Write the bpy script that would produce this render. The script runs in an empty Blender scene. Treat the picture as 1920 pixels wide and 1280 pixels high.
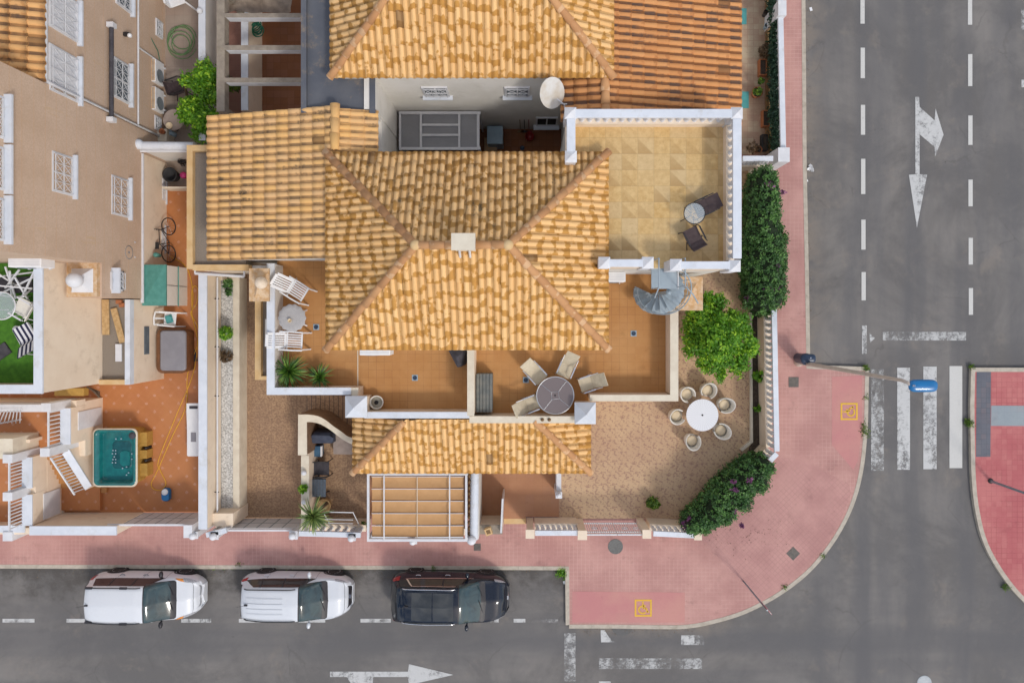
import bpy, bmesh, math, random
import numpy as np
from mathutils import Vector, Matrix
R = random.Random(7)
PI = math.pi
scene = bpy.context.scene
COL = scene.collection
CAMH = 26.5          # camera height in metres
F = 1280.0           # focal length in photo pixels (24 mm on 36 mm wide, 1920 px)
NX, NY = 985.0, 590.0   # the point straight below the camera

def s(z): return (CAMH - z) / F
def X(px, z=0.0): return (px - NX) * s(z)
def Y(py, z=0.0): return -(py - NY) * s(z)
def W(px, py, z=0.0): return Vector((X(px, z), Y(py, z), z))
def zat(xplane, px): return CAMH - abs(xplane) * F / abs(px - NX)

# ------------------------------------------------------------------ node helper
class NT:
    def __init__(self, name):
        m = bpy.data.materials.new(name); m.use_nodes = True
        self.m = m; self.t = m.node_tree; self.t.nodes.clear()
        self.out = self.t.nodes.new('ShaderNodeOutputMaterial')
    def n(self, typ, **kw):
        nd = self.t.nodes.new(typ)
        for k, v in kw.items(): setattr(nd, k, v)
        return nd
    def put(self, sock, v):
        if isinstance(v, bpy.types.NodeSocket): self.t.links.new(v, sock)
        elif v is not None:
            if isinstance(v, (tuple, list)) and len(v) == 3 and sock.type == 'RGBA': v = (*v, 1)
            sock.default_value = v
    def pos(self):
        return self.n('ShaderNodeNewGeometry').outputs['Position']
    def math(self, op, a, b=None, c=None, clamp=False):
        nd = self.n('ShaderNodeMath', operation=op, use_clamp=clamp)
        self.put(nd.inputs[0], a)
        if b is not None: self.put(nd.inputs[1], b)
        if c is not None: self.put(nd.inputs[2], c)
        return nd.outputs[0]
    def vmul(self, v, sc):
        nd = self.n('ShaderNodeMapping'); self.put(nd.inputs['Vector'], v)
        nd.inputs['Scale'].default_value = sc if isinstance(sc, (tuple, list)) else (sc,)*3
        return nd.outputs[0]
    def rot(self, v, a, off=(0,0,0)):
        nd = self.n('ShaderNodeMapping'); self.put(nd.inputs['Vector'], v)
        nd.inputs['Rotation'].default_value = (0, 0, a); nd.inputs['Location'].default_value = off
        return nd.outputs[0]
    def noise(self, v, scale, detail=3, rough=.55, dist=0, color=False):
        nd = self.n('ShaderNodeTexNoise'); self.put(nd.inputs['Vector'], v)
        nd.inputs['Scale'].default_value = scale; nd.inputs['Detail'].default_value = detail
        nd.inputs['Roughness'].default_value = rough; nd.inputs['Distortion'].default_value = dist
        return nd.outputs['Color' if color else 'Fac']
    def vor(self, v, scale, feature='F1', out='Distance', rnd=1):
        nd = self.n('ShaderNodeTexVoronoi', feature=feature); self.put(nd.inputs['Vector'], v)
        nd.inputs['Scale'].default_value = scale; nd.inputs['Randomness'].default_value = rnd
        return nd.outputs[out]
    def ramp(self, f, a, b, smooth=True):
        nd = self.n('ShaderNodeMapRange'); nd.interpolation_type = 'SMOOTHSTEP' if smooth else 'LINEAR'
        self.put(nd.inputs[0], f); nd.inputs[1].default_value = a; nd.inputs[2].default_value = b
        return nd.outputs[0]
    def mix(self, f, a, b, blend='MIX'):
        nd = self.n('ShaderNodeMix', data_type='RGBA', blend_type=blend)
        self.put(nd.inputs[0], f); self.put(nd.inputs[6], a); self.put(nd.inputs[7], b)
        return nd.outputs[2]
    def sep(self, v):
        nd = self.n('ShaderNodeSeparateXYZ'); self.put(nd.inputs[0], v); return nd.outputs
    def comb(self, x, y, z=0.0):
        nd = self.n('ShaderNodeCombineXYZ'); self.put(nd.inputs[0], x); self.put(nd.inputs[1], y); self.put(nd.inputs[2], z)
        return nd.outputs[0]
    def bump(self, h, strength=.4, dist=.01):
        nd = self.n('ShaderNodeBump'); self.put(nd.inputs['Height'], h)
        nd.inputs['Strength'].default_value = strength; nd.inputs['Distance'].default_value = dist
        return nd.outputs[0]
    def bsdf(self, col, rough=.8, normal=None, metal=0, spec=.5, coat=0, alpha=None, trans=0, ior=1.45):
        nd = self.n('ShaderNodeBsdfPrincipled')
        self.put(nd.inputs['Base Color'], col); self.put(nd.inputs['Roughness'], rough)
        self.put(nd.inputs['Metallic'], metal); self.put(nd.inputs['Specular IOR Level'], spec)
        self.put(nd.inputs['Coat Weight'], coat); self.put(nd.inputs['Transmission Weight'], trans)
        nd.inputs['Coat Roughness'].default_value = .05
        nd.inputs['IOR'].default_value = ior
        if alpha is not None: self.put(nd.inputs['Alpha'], alpha)
        if normal is not None: self.put(nd.inputs['Normal'], normal)
        self.t.links.new(nd.outputs[0], self.out.inputs[0]); self.b = nd
        return self.m
    # square-tile mask: 1 on the joints, plus cell coords
    def tiles(self, p, w, h, joint):
        q = self.sep(p)
        u = self.math('DIVIDE', q[0], w); v = self.math('DIVIDE', q[1], h)
        fu = self.math('FRACT', u); fv = self.math('FRACT', v)
        cu = self.math('FLOOR', u); cv = self.math('FLOOR', v)
        du = self.math('SUBTRACT', .5, self.math('ABSOLUTE', self.math('SUBTRACT', fu, .5)))
        dv = self.math('SUBTRACT', .5, self.math('ABSOLUTE', self.math('SUBTRACT', fv, .5)))
        ju = self.ramp(self.math('MULTIPLY', du, w), joint, joint*.35)
        jv = self.ramp(self.math('MULTIPLY', dv, h), joint, joint*.35)
        j = self.math('MAXIMUM', ju, jv)
        wn = self.n('ShaderNodeTexWhiteNoise', noise_dimensions='2D')
        self.t.links.new(self.comb(cu, cv), wn.inputs['Vector'])
        return j, fu, fv, wn.outputs['Value']

MATS = {}
def M(name): return MATS[name]
def simple(name, c, c2=None, scale=6, rough=.75, bump=.15, bscale=60, metal=0, coat=0, spec=.5, dirt=0, dirtc=(.25,.19,.12)):
    n = NT(name); p = n.pos()
    c2 = c2 or tuple(v*.82 for v in c)
    f = n.ramp(n.noise(p, scale, 4, .6), .3, .7)
    col = n.mix(f, c, c2)
    if dirt:
        d = n.ramp(n.noise(p, 2.3, 6, .7), .52, .75)
        col = n.mix(n.math('MULTIPLY', d, dirt), col, dirtc)
    nm = n.bump(n.noise(p, bscale, 2), bump, .005) if bump else None
    MATS[name] = n.bsdf(col, rough, nm, metal, spec, coat)
    return MATS[name]

# ------------------------------------------------------------------ mesh helper
class MB:
    def __init__(self): self.v = []; self.f = []; self.smooth = []; self.cols = None
    def add(self, vs, fs, smooth=False):
        b = len(self.v); self.v += [tuple(x) for x in vs]
        for f in fs: self.f.append([b+i for i in f]); self.smooth.append(smooth)
        return self
    def box(self, x0, y0, z0, x1, y1, z1):
        x0, x1 = sorted((x0, x1)); y0, y1 = sorted((y0, y1)); z0, z1 = sorted((z0, z1))
        return self.add([(x0,y0,z0),(x1,y0,z0),(x1,y1,z0),(x0,y1,z0),(x0,y0,z1),(x1,y0,z1),(x1,y1,z1),(x0,y1,z1)],
            [(0,3,2,1),(4,5,6,7),(0,1,5,4),(1,2,6,5),(2,3,7,6),(3,0,4,7)])
    def pbox(self, px0, py0, px1, py1, z0, z1):       # outline read at the top height z1
        return self.box(X(px0, z1), Y(py0, z1), z0, X(px1, z1), Y(py1, z1), z1)
    def obox(self, c, sx, sy, sz, rz=0, rx=0, ry=0):   # box centred at c
        m = Matrix.Translation(c) @ Matrix.Rotation(rz,4,'Z') @ Matrix.Rotation(ry,4,'Y') @ Matrix.Rotation(rx,4,'X')
        vs = [m @ Vector((a*sx/2, b*sy/2, d*sz/2)) for a,b,d in [(-1,-1,-1),(1,-1,-1),(1,1,-1),(-1,1,-1),(-1,-1,1),(1,-1,1),(1,1,1),(-1,1,1)]]
        return self.add(vs, [(0,3,2,1),(4,5,6,7),(0,1,5,4),(1,2,6,5),(2,3,7,6),(3,0,4,7)])
    def bar(self, p, q, w, h=None):                    # rectangular bar from p to q
        p, q = Vector(p), Vector(q); h = h or w; d = q-p; L = d.length
        if L < 1e-6: return self
        m = Matrix.Translation((p+q)/2) @ d.to_track_quat('X','Z').to_matrix().to_4x4()
        vs = [m @ Vector((a*L/2, b*w/2, c*h/2)) for a,b,c in [(-1,-1,-1),(1,-1,-1),(1,1,-1),(-1,1,-1),(-1,-1,1),(1,-1,1),(1,1,1),(-1,1,1)]]
        return self.add(vs, [(0,3,2,1),(4,5,6,7),(0,1,5,4),(1,2,6,5),(2,3,7,6),(3,0,4,7)])
    def prism(self, poly, z0, z1):
        a = sum(poly[i][0]*poly[(i+1)%len(poly)][1]-poly[(i+1)%len(poly)][0]*poly[i][1] for i in range(len(poly)))
        if a < 0: poly = poly[::-1]
        n = len(poly)
        return self.add([(p[0],p[1],z0) for p in poly]+[(p[0],p[1],z1) for p in poly],
            [list(range(n))[::-1], list(range(n,2*n))]+[(i,(i+1)%n,n+(i+1)%n,n+i) for i in range(n)])
    def lathe(self, prof, c=(0,0,0), n=20, smooth=True, sx=1, sy=1):   # prof [(r,z)]
        vs = []; fs = []
        for r, z in prof:
            for k in range(n):
                a = 2*PI*k/n; vs.append((c[0]+sx*r*math.cos(a), c[1]+sy*r*math.sin(a), c[2]+z))
        for i in range(len(prof)-1):
            for k in range(n): fs.append((i*n+k, i*n+(k+1)%n, (i+1)*n+(k+1)%n, (i+1)*n+k))
        self.add(vs, fs, smooth)
        if prof[-1][0] > 1e-4: self.add([vs[(len(prof)-1)*n+k] for k in range(n)], [list(range(n))])
        if prof[0][0] > 1e-4: self.add([vs[k] for k in range(n)], [list(range(n))[::-1]])
        return self
    def tube(self, pts, r, n=8, closed=False):
        pts = [Vector(p) for p in pts]; N = len(pts); vs = []; fs = []
        for i, p in enumerate(pts):
            if closed: d = pts[(i+1)%N]-pts[i-1]
            else: d = pts[min(i+1,N-1)]-pts[max(i-1,0)]
            q = d.to_track_quat('Z','Y') if d.length > 1e-9 else Matrix.Identity(3).to_quaternion()
            rr = r[i] if isinstance(r, (list, tuple)) else r
            for k in range(n):
                a = 2*PI*k/n; vs.append(p + q @ Vector((rr*math.cos(a), rr*math.sin(a), 0)))
        for i in range(N if closed else N-1):
            j = (i+1)%N
            for k in range(n): fs.append((i*n+k, i*n+(k+1)%n, j*n+(k+1)%n, j*n+k))
        self.add(vs, fs, True)
        if not closed: self.add(vs[:n], [list(range(n))[::-1]]); self.add(vs[-n:], [list(range(n))])
        return self
    def ball(self, c, r, n=16, sz=1):
        m = 8
        return self.lathe([(max(r*math.sin(PI*i/m),1e-5), -r*sz*math.cos(PI*i/m)) for i in range(m+1)], c, n)
    def pyramid(self, x0, y0, x1, y1, z0, z1):
        x0, x1 = sorted((x0,x1)); y0, y1 = sorted((y0,y1))
        return self.add([(x0,y0,z0),(x1,y0,z0),(x1,y1,z0),(x0,y1,z0),((x0+x1)/2,(y0+y1)/2,z1)], [(0,1,4),(1,2,4),(2,3,4),(3,0,4),(3,2,1,0)])
    def make(self, name, mat, off):
        me = bpy.data.meshes.new(name)
        me.from_pydata([(v[0]-off[0], v[1]-off[1], v[2]-off[2]) for v in self.v], [], self.f)
        me.polygons.foreach_set('use_smooth', self.smooth)
        if self.cols is not None:
            a = me.color_attributes.new('tint', 'FLOAT_COLOR', 'POINT')
            a.data.foreach_set('color', [x for c in self.cols for x in c])
        me.materials.append(MATS[mat] if isinstance(mat, str) else mat); me.update()
        return me
    # part of a thing (vertices given in world space unless local)
    def part(self, name, mat, parent, local=False, bevel=0, label=None):
        r = parent
        while r.parent: r = r.parent
        off = (0,0,0) if local else tuple(r.location)
        o = bpy.data.objects.new(name, self.make(name, mat, off)); COL.objects.link(o); o.parent = parent
        if label: o['label'] = label
        if bevel: bev(o, bevel)
        return o
    # a thing that is one mesh
    def thing(self, name, mat, label, cat, group=None, kind=None, loc=None, local=False, bevel=0, rz=0):
        if loc is None:
            xs = [v[0] for v in self.v]; ys = [v[1] for v in self.v]; zs = [v[2] for v in self.v]
            loc = ((min(xs)+max(xs))/2, (min(ys)+max(ys))/2, min(zs))
        o = bpy.data.objects.new(name, self.make(name, mat, (0,0,0) if local else loc)); COL.objects.link(o)
        o.location = loc; o.rotation_euler = (0,0,rz)
        tag(o, label, cat, group, kind)
        if bevel: bev(o, bevel)
        return o
def bev(o, w):
    m = o.modifiers.new('bevel', 'BEVEL'); m.width = w; m.segments = 2; m.limit_method = 'ANGLE'; m.angle_limit = .7
def tag(o, label=None, cat=None, group=None, kind=None):
    if label: o['label'] = label
    if cat: o['category'] = cat
    if group: o['group'] = group
    if kind: o['kind'] = kind
def T(name, label, cat, loc=(0,0,0), rz=0, group=None):
    o = bpy.data.objects.new(name, None); COL.objects.link(o); o.empty_display_size = .1
    o.location = loc; o.rotation_euler = (0,0,rz); tag(o, label, cat, group); return o
def struct(mb, name, mat, label=None, z=0):
    o = bpy.data.objects.new(name, mb.make(name, mat, (0,0,0))); COL.objects.link(o)
    tag(o, label, None, None, 'structure'); return o
def kids(o): return [c for c in bpy.data.objects if c.parent == o]
def dup(root, loc, rz=0, label=None, group=None, sc=None):
    r = root.copy(); COL.objects.link(r); r.location = loc; r.rotation_euler = (0,0,rz)
    if sc: r.scale = sc
    if label: r['label'] = label
    if group: r['group'] = group
    for ch in kids(root):
        c = ch.copy(); COL.objects.link(c); c.parent = r
        for g in kids(ch):
            d = g.copy(); COL.objects.link(d); d.parent = c
    return r
def px_poly(pts, z): return [(X(a, z), Y(b, z)) for a, b in pts]
# ------------------------------------------------------------------ materials
simple('white_paint', (.72,.725,.745), (.64,.645,.67), 3, .6, .1, dirt=.25, dirtc=(.5,.47,.42))
simple('white_cap', (.69,.72,.77), (.61,.645,.70), 2, .6, .1, dirt=.6, dirtc=(.5,.49,.46))
simple('white_metal', (.70,.70,.71), (.62,.62,.64), 3, .4, 0)
simple('white_plastic', (.82,.82,.82), (.76,.76,.77), 3, .35, 0)
simple('cream_render', (.82,.69,.54), (.77,.63,.48), 1.5, .85, .35, 40, dirt=.35, dirtc=(.42,.30,.19))
simple('cream_cap', (.72,.65,.52), (.64,.56,.44), 2.5, .75, .2, dirt=.35, dirtc=(.45,.38,.27))
simple('pale_render', (.74,.71,.66), (.67,.64,.58), 1.2, .85, .3, 40, dirt=.3, dirtc=(.45,.40,.34))
simple('ochre_cap', (.62,.40,.18), (.68,.48,.25), 3, .8, .2, dirt=.2)
simple('concrete', (.34,.29,.23), (.25,.21,.17), 4, .9, .5, 50, dirt=.5, dirtc=(.22,.18,.12))
simple('kerb_stone', (.52,.46,.38), (.42,.37,.30), 5, .85, .4, 50, dirt=.5, dirtc=(.28,.22,.16))
simple('rust_stone', (.66,.50,.34), (.55,.33,.15), 7, .85, .5, 25, dirt=.7, dirtc=(.45,.24,.10))
simple('gravel_roof', (.30,.25,.20), (.20,.17,.14), 40, .95, .9, 60, dirt=.3)
simple('blue_membrane', (.085,.092,.112), (.12,.125,.14), .9, .6, .2, 30, dirt=.9, dirtc=(.26,.20,.14))
simple('soil', (.045,.032,.025), (.09,.065,.045), 12, .95, .9, 30)
simple('white_gravel', (.74,.73,.70), (.30,.29,.27), 16, .9, 1.0, 25, dirt=.3)
simple('dark_metal', (.03,.028,.03), (.05,.045,.045), 5, .4, 0, metal=.3)
simple('grey_metal', (.30,.34,.37), (.24,.28,.31), 3, .45, .05, metal=.4)
simple('stair_metal', (.36,.43,.48), (.30,.36,.40), 2, .5, .1, metal=.2)
simple('alu', (.55,.56,.58), (.45,.46,.48), 4, .35, 0, metal=.8)
simple('glass_dark', (.03,.035,.04), (.05,.055,.06), 2, .08, 0)
simple('glass_grey', (.16,.19,.21), (.10,.12,.14), 4, .12, 0)
simple('interior_dark', (.02,.015,.012), (.03,.025,.02), 4, .9, 0)
simple('grey_panel', (.30,.30,.31), (.25,.25,.26), 1, .5, .1, dirt=.2)
simple('tan_fabric', (.54,.31,.14), (.49,.275,.12), 2.5, .85, .3, 70)
simple('beige_sling', (.62,.54,.40), (.54,.46,.33), 8, .85, .3, 150)
simple('brown_sling', (.06,.04,.042), (.085,.06,.06), 8, .8, .3, 150)
simple('charcoal_cloth', (.045,.042,.05), (.075,.07,.08), 5, .85, .5, 25)
simple('navy_cloth', (.035,.042,.07), (.06,.07,.10), 5, .7, .6, 18)
simple('blue_plastic', (.05,.13,.22), (.04,.10,.17), 4, .4, 0)
simple('slate_slats', (.075,.095,.12), (.10,.125,.155), 6, .6, .2)
simple('box_slats', (.115,.13,.13), (.19,.19,.17), 5, .5, .2)
simple('mesh_cloth', (.52,.50,.49), (.30,.29,.29), 90, .8, .4, 90)
simple('cream_cushion', (.72,.60,.42), (.66,.53,.36), 5, .85, .3, 30)
simple('cane_white', (.82,.79,.73), (.72,.68,.60), 60, .7, .5, 80)
simple('wood_old', (.58,.40,.20), (.42,.26,.11), 9, .85, .4, 30, dirt=.3)
simple('wood_grey', (.36,.29,.25), (.29,.23,.20), 5, .8, .3, 30)
simple('wood_brown', (.20,.085,.035), (.14,.06,.025), 5, .6, .2, 30)
simple('yellow_wood', (.50,.30,.07), (.40,.23,.05), 6, .6, .2, 30)
simple('teal_acrylic', (.006,.12,.125), (.010,.17,.165), 5, .15, 0, coat=.5)
simple('teal_deep', (.004,.06,.07), (.01,.10,.11), 5, .15, 0, coat=.5)
simple('green_plastic', (.07,.24,.20), (.10,.30,.25), 5, .45, .1)
simple('turquoise', (.07,.30,.30), (.09,.34,.33), 5, .6, .1)
simple('grey_lid', (.27,.26,.28), (.23,.22,.24), 2, .5, .1)
simple('black_rubber', (.02,.02,.022), (.035,.035,.035), 5, .8, .1)
simple('brown_cladding', (.24,.145,.085), (.17,.10,.06), 6, .8, .2, 30)
simple('hose_green', (.10,.22,.08), (.15,.28,.11), 5, .5, 0)
simple('hose_dark', (.01,.12,.07), (.02,.16,.09), 5, .5, 0)
simple('cable_yellow', (.75,.42,.04), (.70,.36,.03), 5, .5, 0)
simple('terracotta_pot', (.42,.15,.06), (.33,.12,.05), 6, .8, .2, 30)
simple('bark', (.14,.09,.055), (.09,.06,.04), 12, .9, .6, 30)
simple('pink_plastic', (.65,.06,.25), (.55,.05,.2), 4, .4, 0)
simple('red_plastic', (.25,.015,.012), (.2,.01,.01), 4, .4, 0)
simple('lamp_blue', (.008,.17,.42), (.006,.14,.36), 3, .3, 0, coat=.3)
simple('bin_navy', (.02,.04,.08), (.03,.05,.09), 3, .35, 0)
simple('lamp_pole', (.56,.47,.40), (.50,.41,.34), 3, .5, .1)
simple('cast_iron', (.16,.14,.12), (.11,.10,.09), 8, .7, .8, 60)
simple('cast_iron_grey', (.17,.17,.16), (.12,.12,.115), 18, .7, .8, 60)
simple('light_iron', (.42,.45,.47), (.36,.39,.41), 10, .5, .3)
simple('chimney_grey', (.40,.38,.32), (.30,.28,.22), 6, .8, .3, 40, dirt=.4)
simple('dish', (.66,.65,.62), (.55,.49,.40), 3, .5, .1, dirt=.35, dirtc=(.42,.30,.2))
simple('cardboard', (.50,.33,.19), (.45,.29,.16), 4, .85, .1)
simple('steel_blue', (.32,.43,.50), (.27,.37,.44), 3, .4, .1)
simple('navy_mat', (.03,.03,.05), (.04,.04,.06), 8, .9, .2)
simple('tan_tarp', (.33,.26,.20), (.22,.17,.13), 4, .8, .7, 8)
simple('tyre', (.018,.017,.018), (.03,.028,.028), 12, .85, .2)
simple('rim', (.85,.84,.84), (.6,.59,.6), 9, .35, 0)
simple('car_trim', (.022,.020,.024), (.03,.028,.032), 5, .45, 0)
simple('lens_red', (.42,.008,.015), (.32,.005,.01), 9, .2, 0, coat=.6)
simple('lens_clear', (.45,.45,.47), (.25,.25,.27), 25, .12, 0, coat=.6)
simple('lens_orange', (.72,.26,.03), (.6,.2,.03), 9, .2, 0, coat=.6)
simple('chrome', (.65,.65,.66), (.55,.55,.57), 9, .12, 0, metal=1)
simple('brown_fence', (.25,.15,.07), (.17,.10,.045), 8, .9, .3)

def car_paint(name, c, rough, coat):
    n = NT(name); p = n.pos()
    d = n.ramp(n.noise(p, 9, 5, .7), .45, .8)
    MATS[name] = n.bsdf(n.mix(n.math('MULTIPLY', d, .10 if c[0] > .2 else .012), c, (.45,.41,.36)), rough, None, 0, .5, coat)
car_paint('paint_white', (.68,.70,.73), .3, .6)
car_paint('paint_pearl', (.64,.665,.70), .3, .6)
car_paint('paint_black', (.006,.011,.022), .10, .25)
def car_glass(name, c):
    n = NT(name); p = n.pos()
    f = n.ramp(n.noise(p, 2.2, 5, .6, .8), .4, .7)
    MATS[name] = n.bsdf(n.mix(f, c, tuple(v*.5 for v in c)), .09, None, 0, .9, 0)
car_glass('glass_car', (.03,.06,.065)); car_glass('glass_side', (.022,.018,.018))

def asphalt():
    n = NT('asphalt'); p = n.pos(); q = n.sep(p)
    a = n.ramp(n.noise(p, .26, 8, .70, .4), .38, .64)
    col = n.mix(a, (.112,.105,.100), (.202,.187,.172))
    b = n.ramp(n.noise(n.vmul(p, (1,.12,1)), .9, 4, .6), .35, .7)        # long wheel-worn streaks on the side road
    east = n.ramp(q[0], 9.5, 12.5)
    col = n.mix(n.math('MULTIPLY', n.math('MULTIPLY', b, east), .75), col, (.105,.104,.108))
    c = n.ramp(n.noise(n.vmul(p, (.12,1,1)), .9, 4, .6), .35, .7)
    south = n.ramp(q[1], -9.6, -11)
    col = n.mix(n.math('MULTIPLY', n.math('MULTIPLY', c, south), .75), col, (.108,.105,.106))
    d = n.ramp(n.noise(p, .7, 7, .75, .3), .54, .70)                     # pale sandy dust
    col = n.mix(n.math('MULTIPLY', d, .38), col, (.27,.225,.18))
    o = n.ramp(n.noise(n.rot(p, .4, (5,3,0)), 1.7, 6, .75, .4), .64, .70)  # dark oil
    col = n.mix(n.math('MULTIPLY', o, .42), col, (.07,.062,.057))
    tw = n.math('ADD', q[0], n.math('MULTIPLY', n.noise(p, .25, 2), .8))
    tr = n.ramp(n.math('ABSOLUTE', n.math('SUBTRACT', n.math('FRACT', n.math('DIVIDE', n.math('SUBTRACT', tw, 10.6), 1.95)), .5)), .30, .06)
    trm = n.math('MULTIPLY', n.math('MULTIPLY', tr, east), n.ramp(n.noise(n.vmul(p, (1,.2,1)), .8, 3), .35, .6))
    col = n.mix(n.math('MULTIPLY', trm, .60), col, (.088,.088,.094))
    tr2 = n.ramp(n.math('ABSOLUTE', n.math('SUBTRACT', n.math('ADD', q[1], n.math('MULTIPLY', n.noise(p, .3, 2), .5)), -12.35)), .75, .15)
    col = n.mix(n.math('MULTIPLY', tr2, .55), col, (.088,.088,.094))
    kd = n.math('MULTIPLY', n.math('MULTIPLY', n.ramp(q[0], 12.0, 10.95), n.ramp(q[0], 10.4, 10.7)), n.ramp(q[1], -2.2, -1.7))
    kd2 = n.math('MULTIPLY', n.math('MULTIPLY', n.ramp(q[1], -12.7, -12.1), n.ramp(q[1], -11.4, -11.9)), n.math('MULTIPLY', n.ramp(q[0], 1.6, 2.4), n.ramp(q[0], 8.5, 7)))
    kd = n.math('MULTIPLY', n.math('ADD', kd, kd2), n.ramp(n.noise(p, 1.4, 5, .7), .3, .62))
    col = n.mix(n.math('MULTIPLY', kd, .6), col, (.25,.205,.16))
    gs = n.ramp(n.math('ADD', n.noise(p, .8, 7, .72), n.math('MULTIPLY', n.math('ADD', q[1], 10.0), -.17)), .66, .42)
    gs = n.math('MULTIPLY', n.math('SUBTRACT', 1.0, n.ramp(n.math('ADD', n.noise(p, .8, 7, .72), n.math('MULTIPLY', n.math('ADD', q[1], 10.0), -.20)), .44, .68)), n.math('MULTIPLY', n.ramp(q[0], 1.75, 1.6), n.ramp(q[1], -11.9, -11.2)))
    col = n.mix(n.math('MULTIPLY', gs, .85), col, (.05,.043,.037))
    sp = n.ramp(n.vor(p, 1.3), .055, .03)
    spn = n.ramp(n.noise(p, 9, 3), .5, .56)
    col = n.mix(n.math('MULTIPLY', n.math('MULTIPLY', sp, spn), .65), col, (.045,.04,.036))
    cr = n.ramp(n.vor(n.mix(.22, p, n.noise(p, 2.2, 4, .6, 0, True)), .42, 'DISTANCE_TO_EDGE'), .010, .002)
    crm = n.ramp(n.noise(p, .5, 2), .55, .62)
    col = n.mix(n.math('MULTIPLY', n.math('MULTIPLY', cr, crm), .28), col, (.06,.055,.05))
    g = n.noise(p, 95, 2, .7)
    col = n.mix(n.math('MULTIPLY', n.ramp(g, .42, .66), .38), col, (.32,.30,.285))
    MATS['asphalt'] = n.bsdf(col, .9, n.bump(g, .6, .012))
asphalt()

def gutter_stain():   # the dark leaf-stained strip by the kerb where the cars park
    n = NT('stained_asphalt'); p = n.pos()
    yy = n.sep(p)[1]; f = n.ramp(n.math('ADD', n.noise(p, .8, 7, .72), n.math('MULTIPLY', n.math('ADD', yy, 10.0), -.17)), .42, .66)
    col = n.mix(f, (.05,.043,.037), (.165,.155,.147))
    g = n.noise(p, 95, 2, .7)
    col = n.mix(n.math('MULTIPLY', n.ramp(g, .42, .66), .25), col, (.26,.25,.24))
    MATS['stained_asphalt'] = n.bsdf(col, .9, n.bump(g, .6, .012))
    n = NT('patched_asphalt'); p = n.pos(); g = n.noise(p, 80, 2, .7)
    MATS['patched_asphalt'] = n.bsdf(n.mix(n.ramp(g, .4, .65), (.11,.108,.105), (.17,.165,.16)), .9, n.bump(g, .6, .012))
gutter_stain()

def paint(name, c, wear, streak=False):
    n = NT(name); p = n.pos()
    f = n.noise(n.vmul(p, (1.0,.55,1)) if streak else p, 4.5, 7, .78)
    g = n.noise(p, 60, 2, .7)
    h = n.math('ADD', f, n.math('MULTIPLY', n.math('SUBTRACT', g, .5), .35))
    lo = n.noise(n.vmul(p, (1,.35,1)), 1.3, 3, .6); h = n.math('ADD', n.math('MULTIPLY', h, .62), n.math('MULTIPLY', lo, .42)); al = n.ramp(h, wear-.06, wear+.13)
    col = n.mix(n.ramp(g, .3, .7), c, tuple(v*.85 for v in c))
    MATS[name] = n.bsdf(col, .75, None, alpha=al)
paint('paint_fresh', (.62,.61,.58), .30)
paint('paint_used', (.58,.58,.57), .42)
paint('paint_worn', (.52,.52,.51), .50)
paint('paint_faint', (.52,.51,.50), .54)
paint('paint_yellow', (.78,.47,.05), .30)

def paver(name, c1, c2, w, joint, jc, dark=.5, rot=0, cell=.25, patches=(.42,.24,.20)):
    n = NT(name); p0 = n.pos(); p = n.rot(p0, rot) if rot else p0
    j, fu, fv, r = n.tiles(p, w, w, joint)
    f = n.ramp(n.noise(p0, .55, 5, .65), .35, .68)
    col = n.mix(f, c1, c2)
    col = n.mix(n.math('MULTIPLY', n.math('SUBTRACT', r, .5), cell), col, patches)
    d = n.ramp(n.noise(n.rot(p0, .7, (3,8,0)), 1.3, 6, .7), .56, .74)
    col = n.mix(n.math('MULTIPLY', d, dark), col, tuple(v*.55 for v in c1))
    col = n.mix(n.math('MULTIPLY', n.math('MULTIPLY', j, n.ramp(n.noise(n.rot(p0, .9, (7,1,0)), .7, 5, .7), .34, .62)), .62), col, jc)
    blk = n.ramp(n.noise(n.rot(p0, .2, (1,9,0)), 6, 3, .6), .66, .74); col = n.mix(n.math('MULTIPLY', blk, .28), col, tuple(v*.5 for v in c1))
    g = n.noise(p0, 45, 2, .6)
    col = n.mix(n.math('MULTIPLY', n.ramp(g, .35, .7), .16), col, tuple(v*.6 for v in c1))
    MATS[name] = n.bsdf(col, .85, n.bump(n.math('SUBTRACT', g, j), .3, .006))
paver('pavement_pink', (.44,.225,.20), (.56,.31,.27), .155, .012, (.62,.40,.34), .45)
paver('pavement_diag', (.44,.225,.205), (.55,.30,.265), .155, .012, (.36,.19,.17), .4, rot=PI/4)
paver('ramp_pink', (.52,.22,.215), (.56,.275,.235), .50, .004, (.48,.22,.20), .25)
paver('island_red', (.44,.12,.125), (.52,.18,.17), .20, .012, (.26,.055,.06), .3, cell=.5, patches=(.6,.25,.22))
paver('island_grey', (.115,.12,.145), (.15,.155,.18), .20, .012, (.08,.08,.09), .3)
paver('island_pale', (.27,.31,.34), (.31,.35,.37), .25, .008, (.24,.27,.30), .3)
paver('terrace_orange', (.47,.225,.075), (.54,.285,.11), .27, .010, (.28,.115,.045), .35, cell=.3, patches=(.35,.14,.05))
paver('courtyard_brown', (.22,.085,.035), (.26,.10,.04), .27, .010, (.14,.05,.02), .35)
paver('porch_tile', (.42,.20,.105), (.47,.24,.13), .33, .008, (.36,.17,.09), .2)
paver('yard_pavers', (.33,.265,.22), (.38,.31,.25), .33, .012, (.26,.20,.165), .4)
paver('yard_slabs', (.30,.15,.115), (.34,.18,.13), .20, .010, (.22,.11,.085), .4)
paver('neighbour_tile', (.38,.25,.17), (.52,.42,.29), .22, .012, (.28,.13,.09), .6, cell=.7, patches=(.30,.13,.10))

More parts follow.
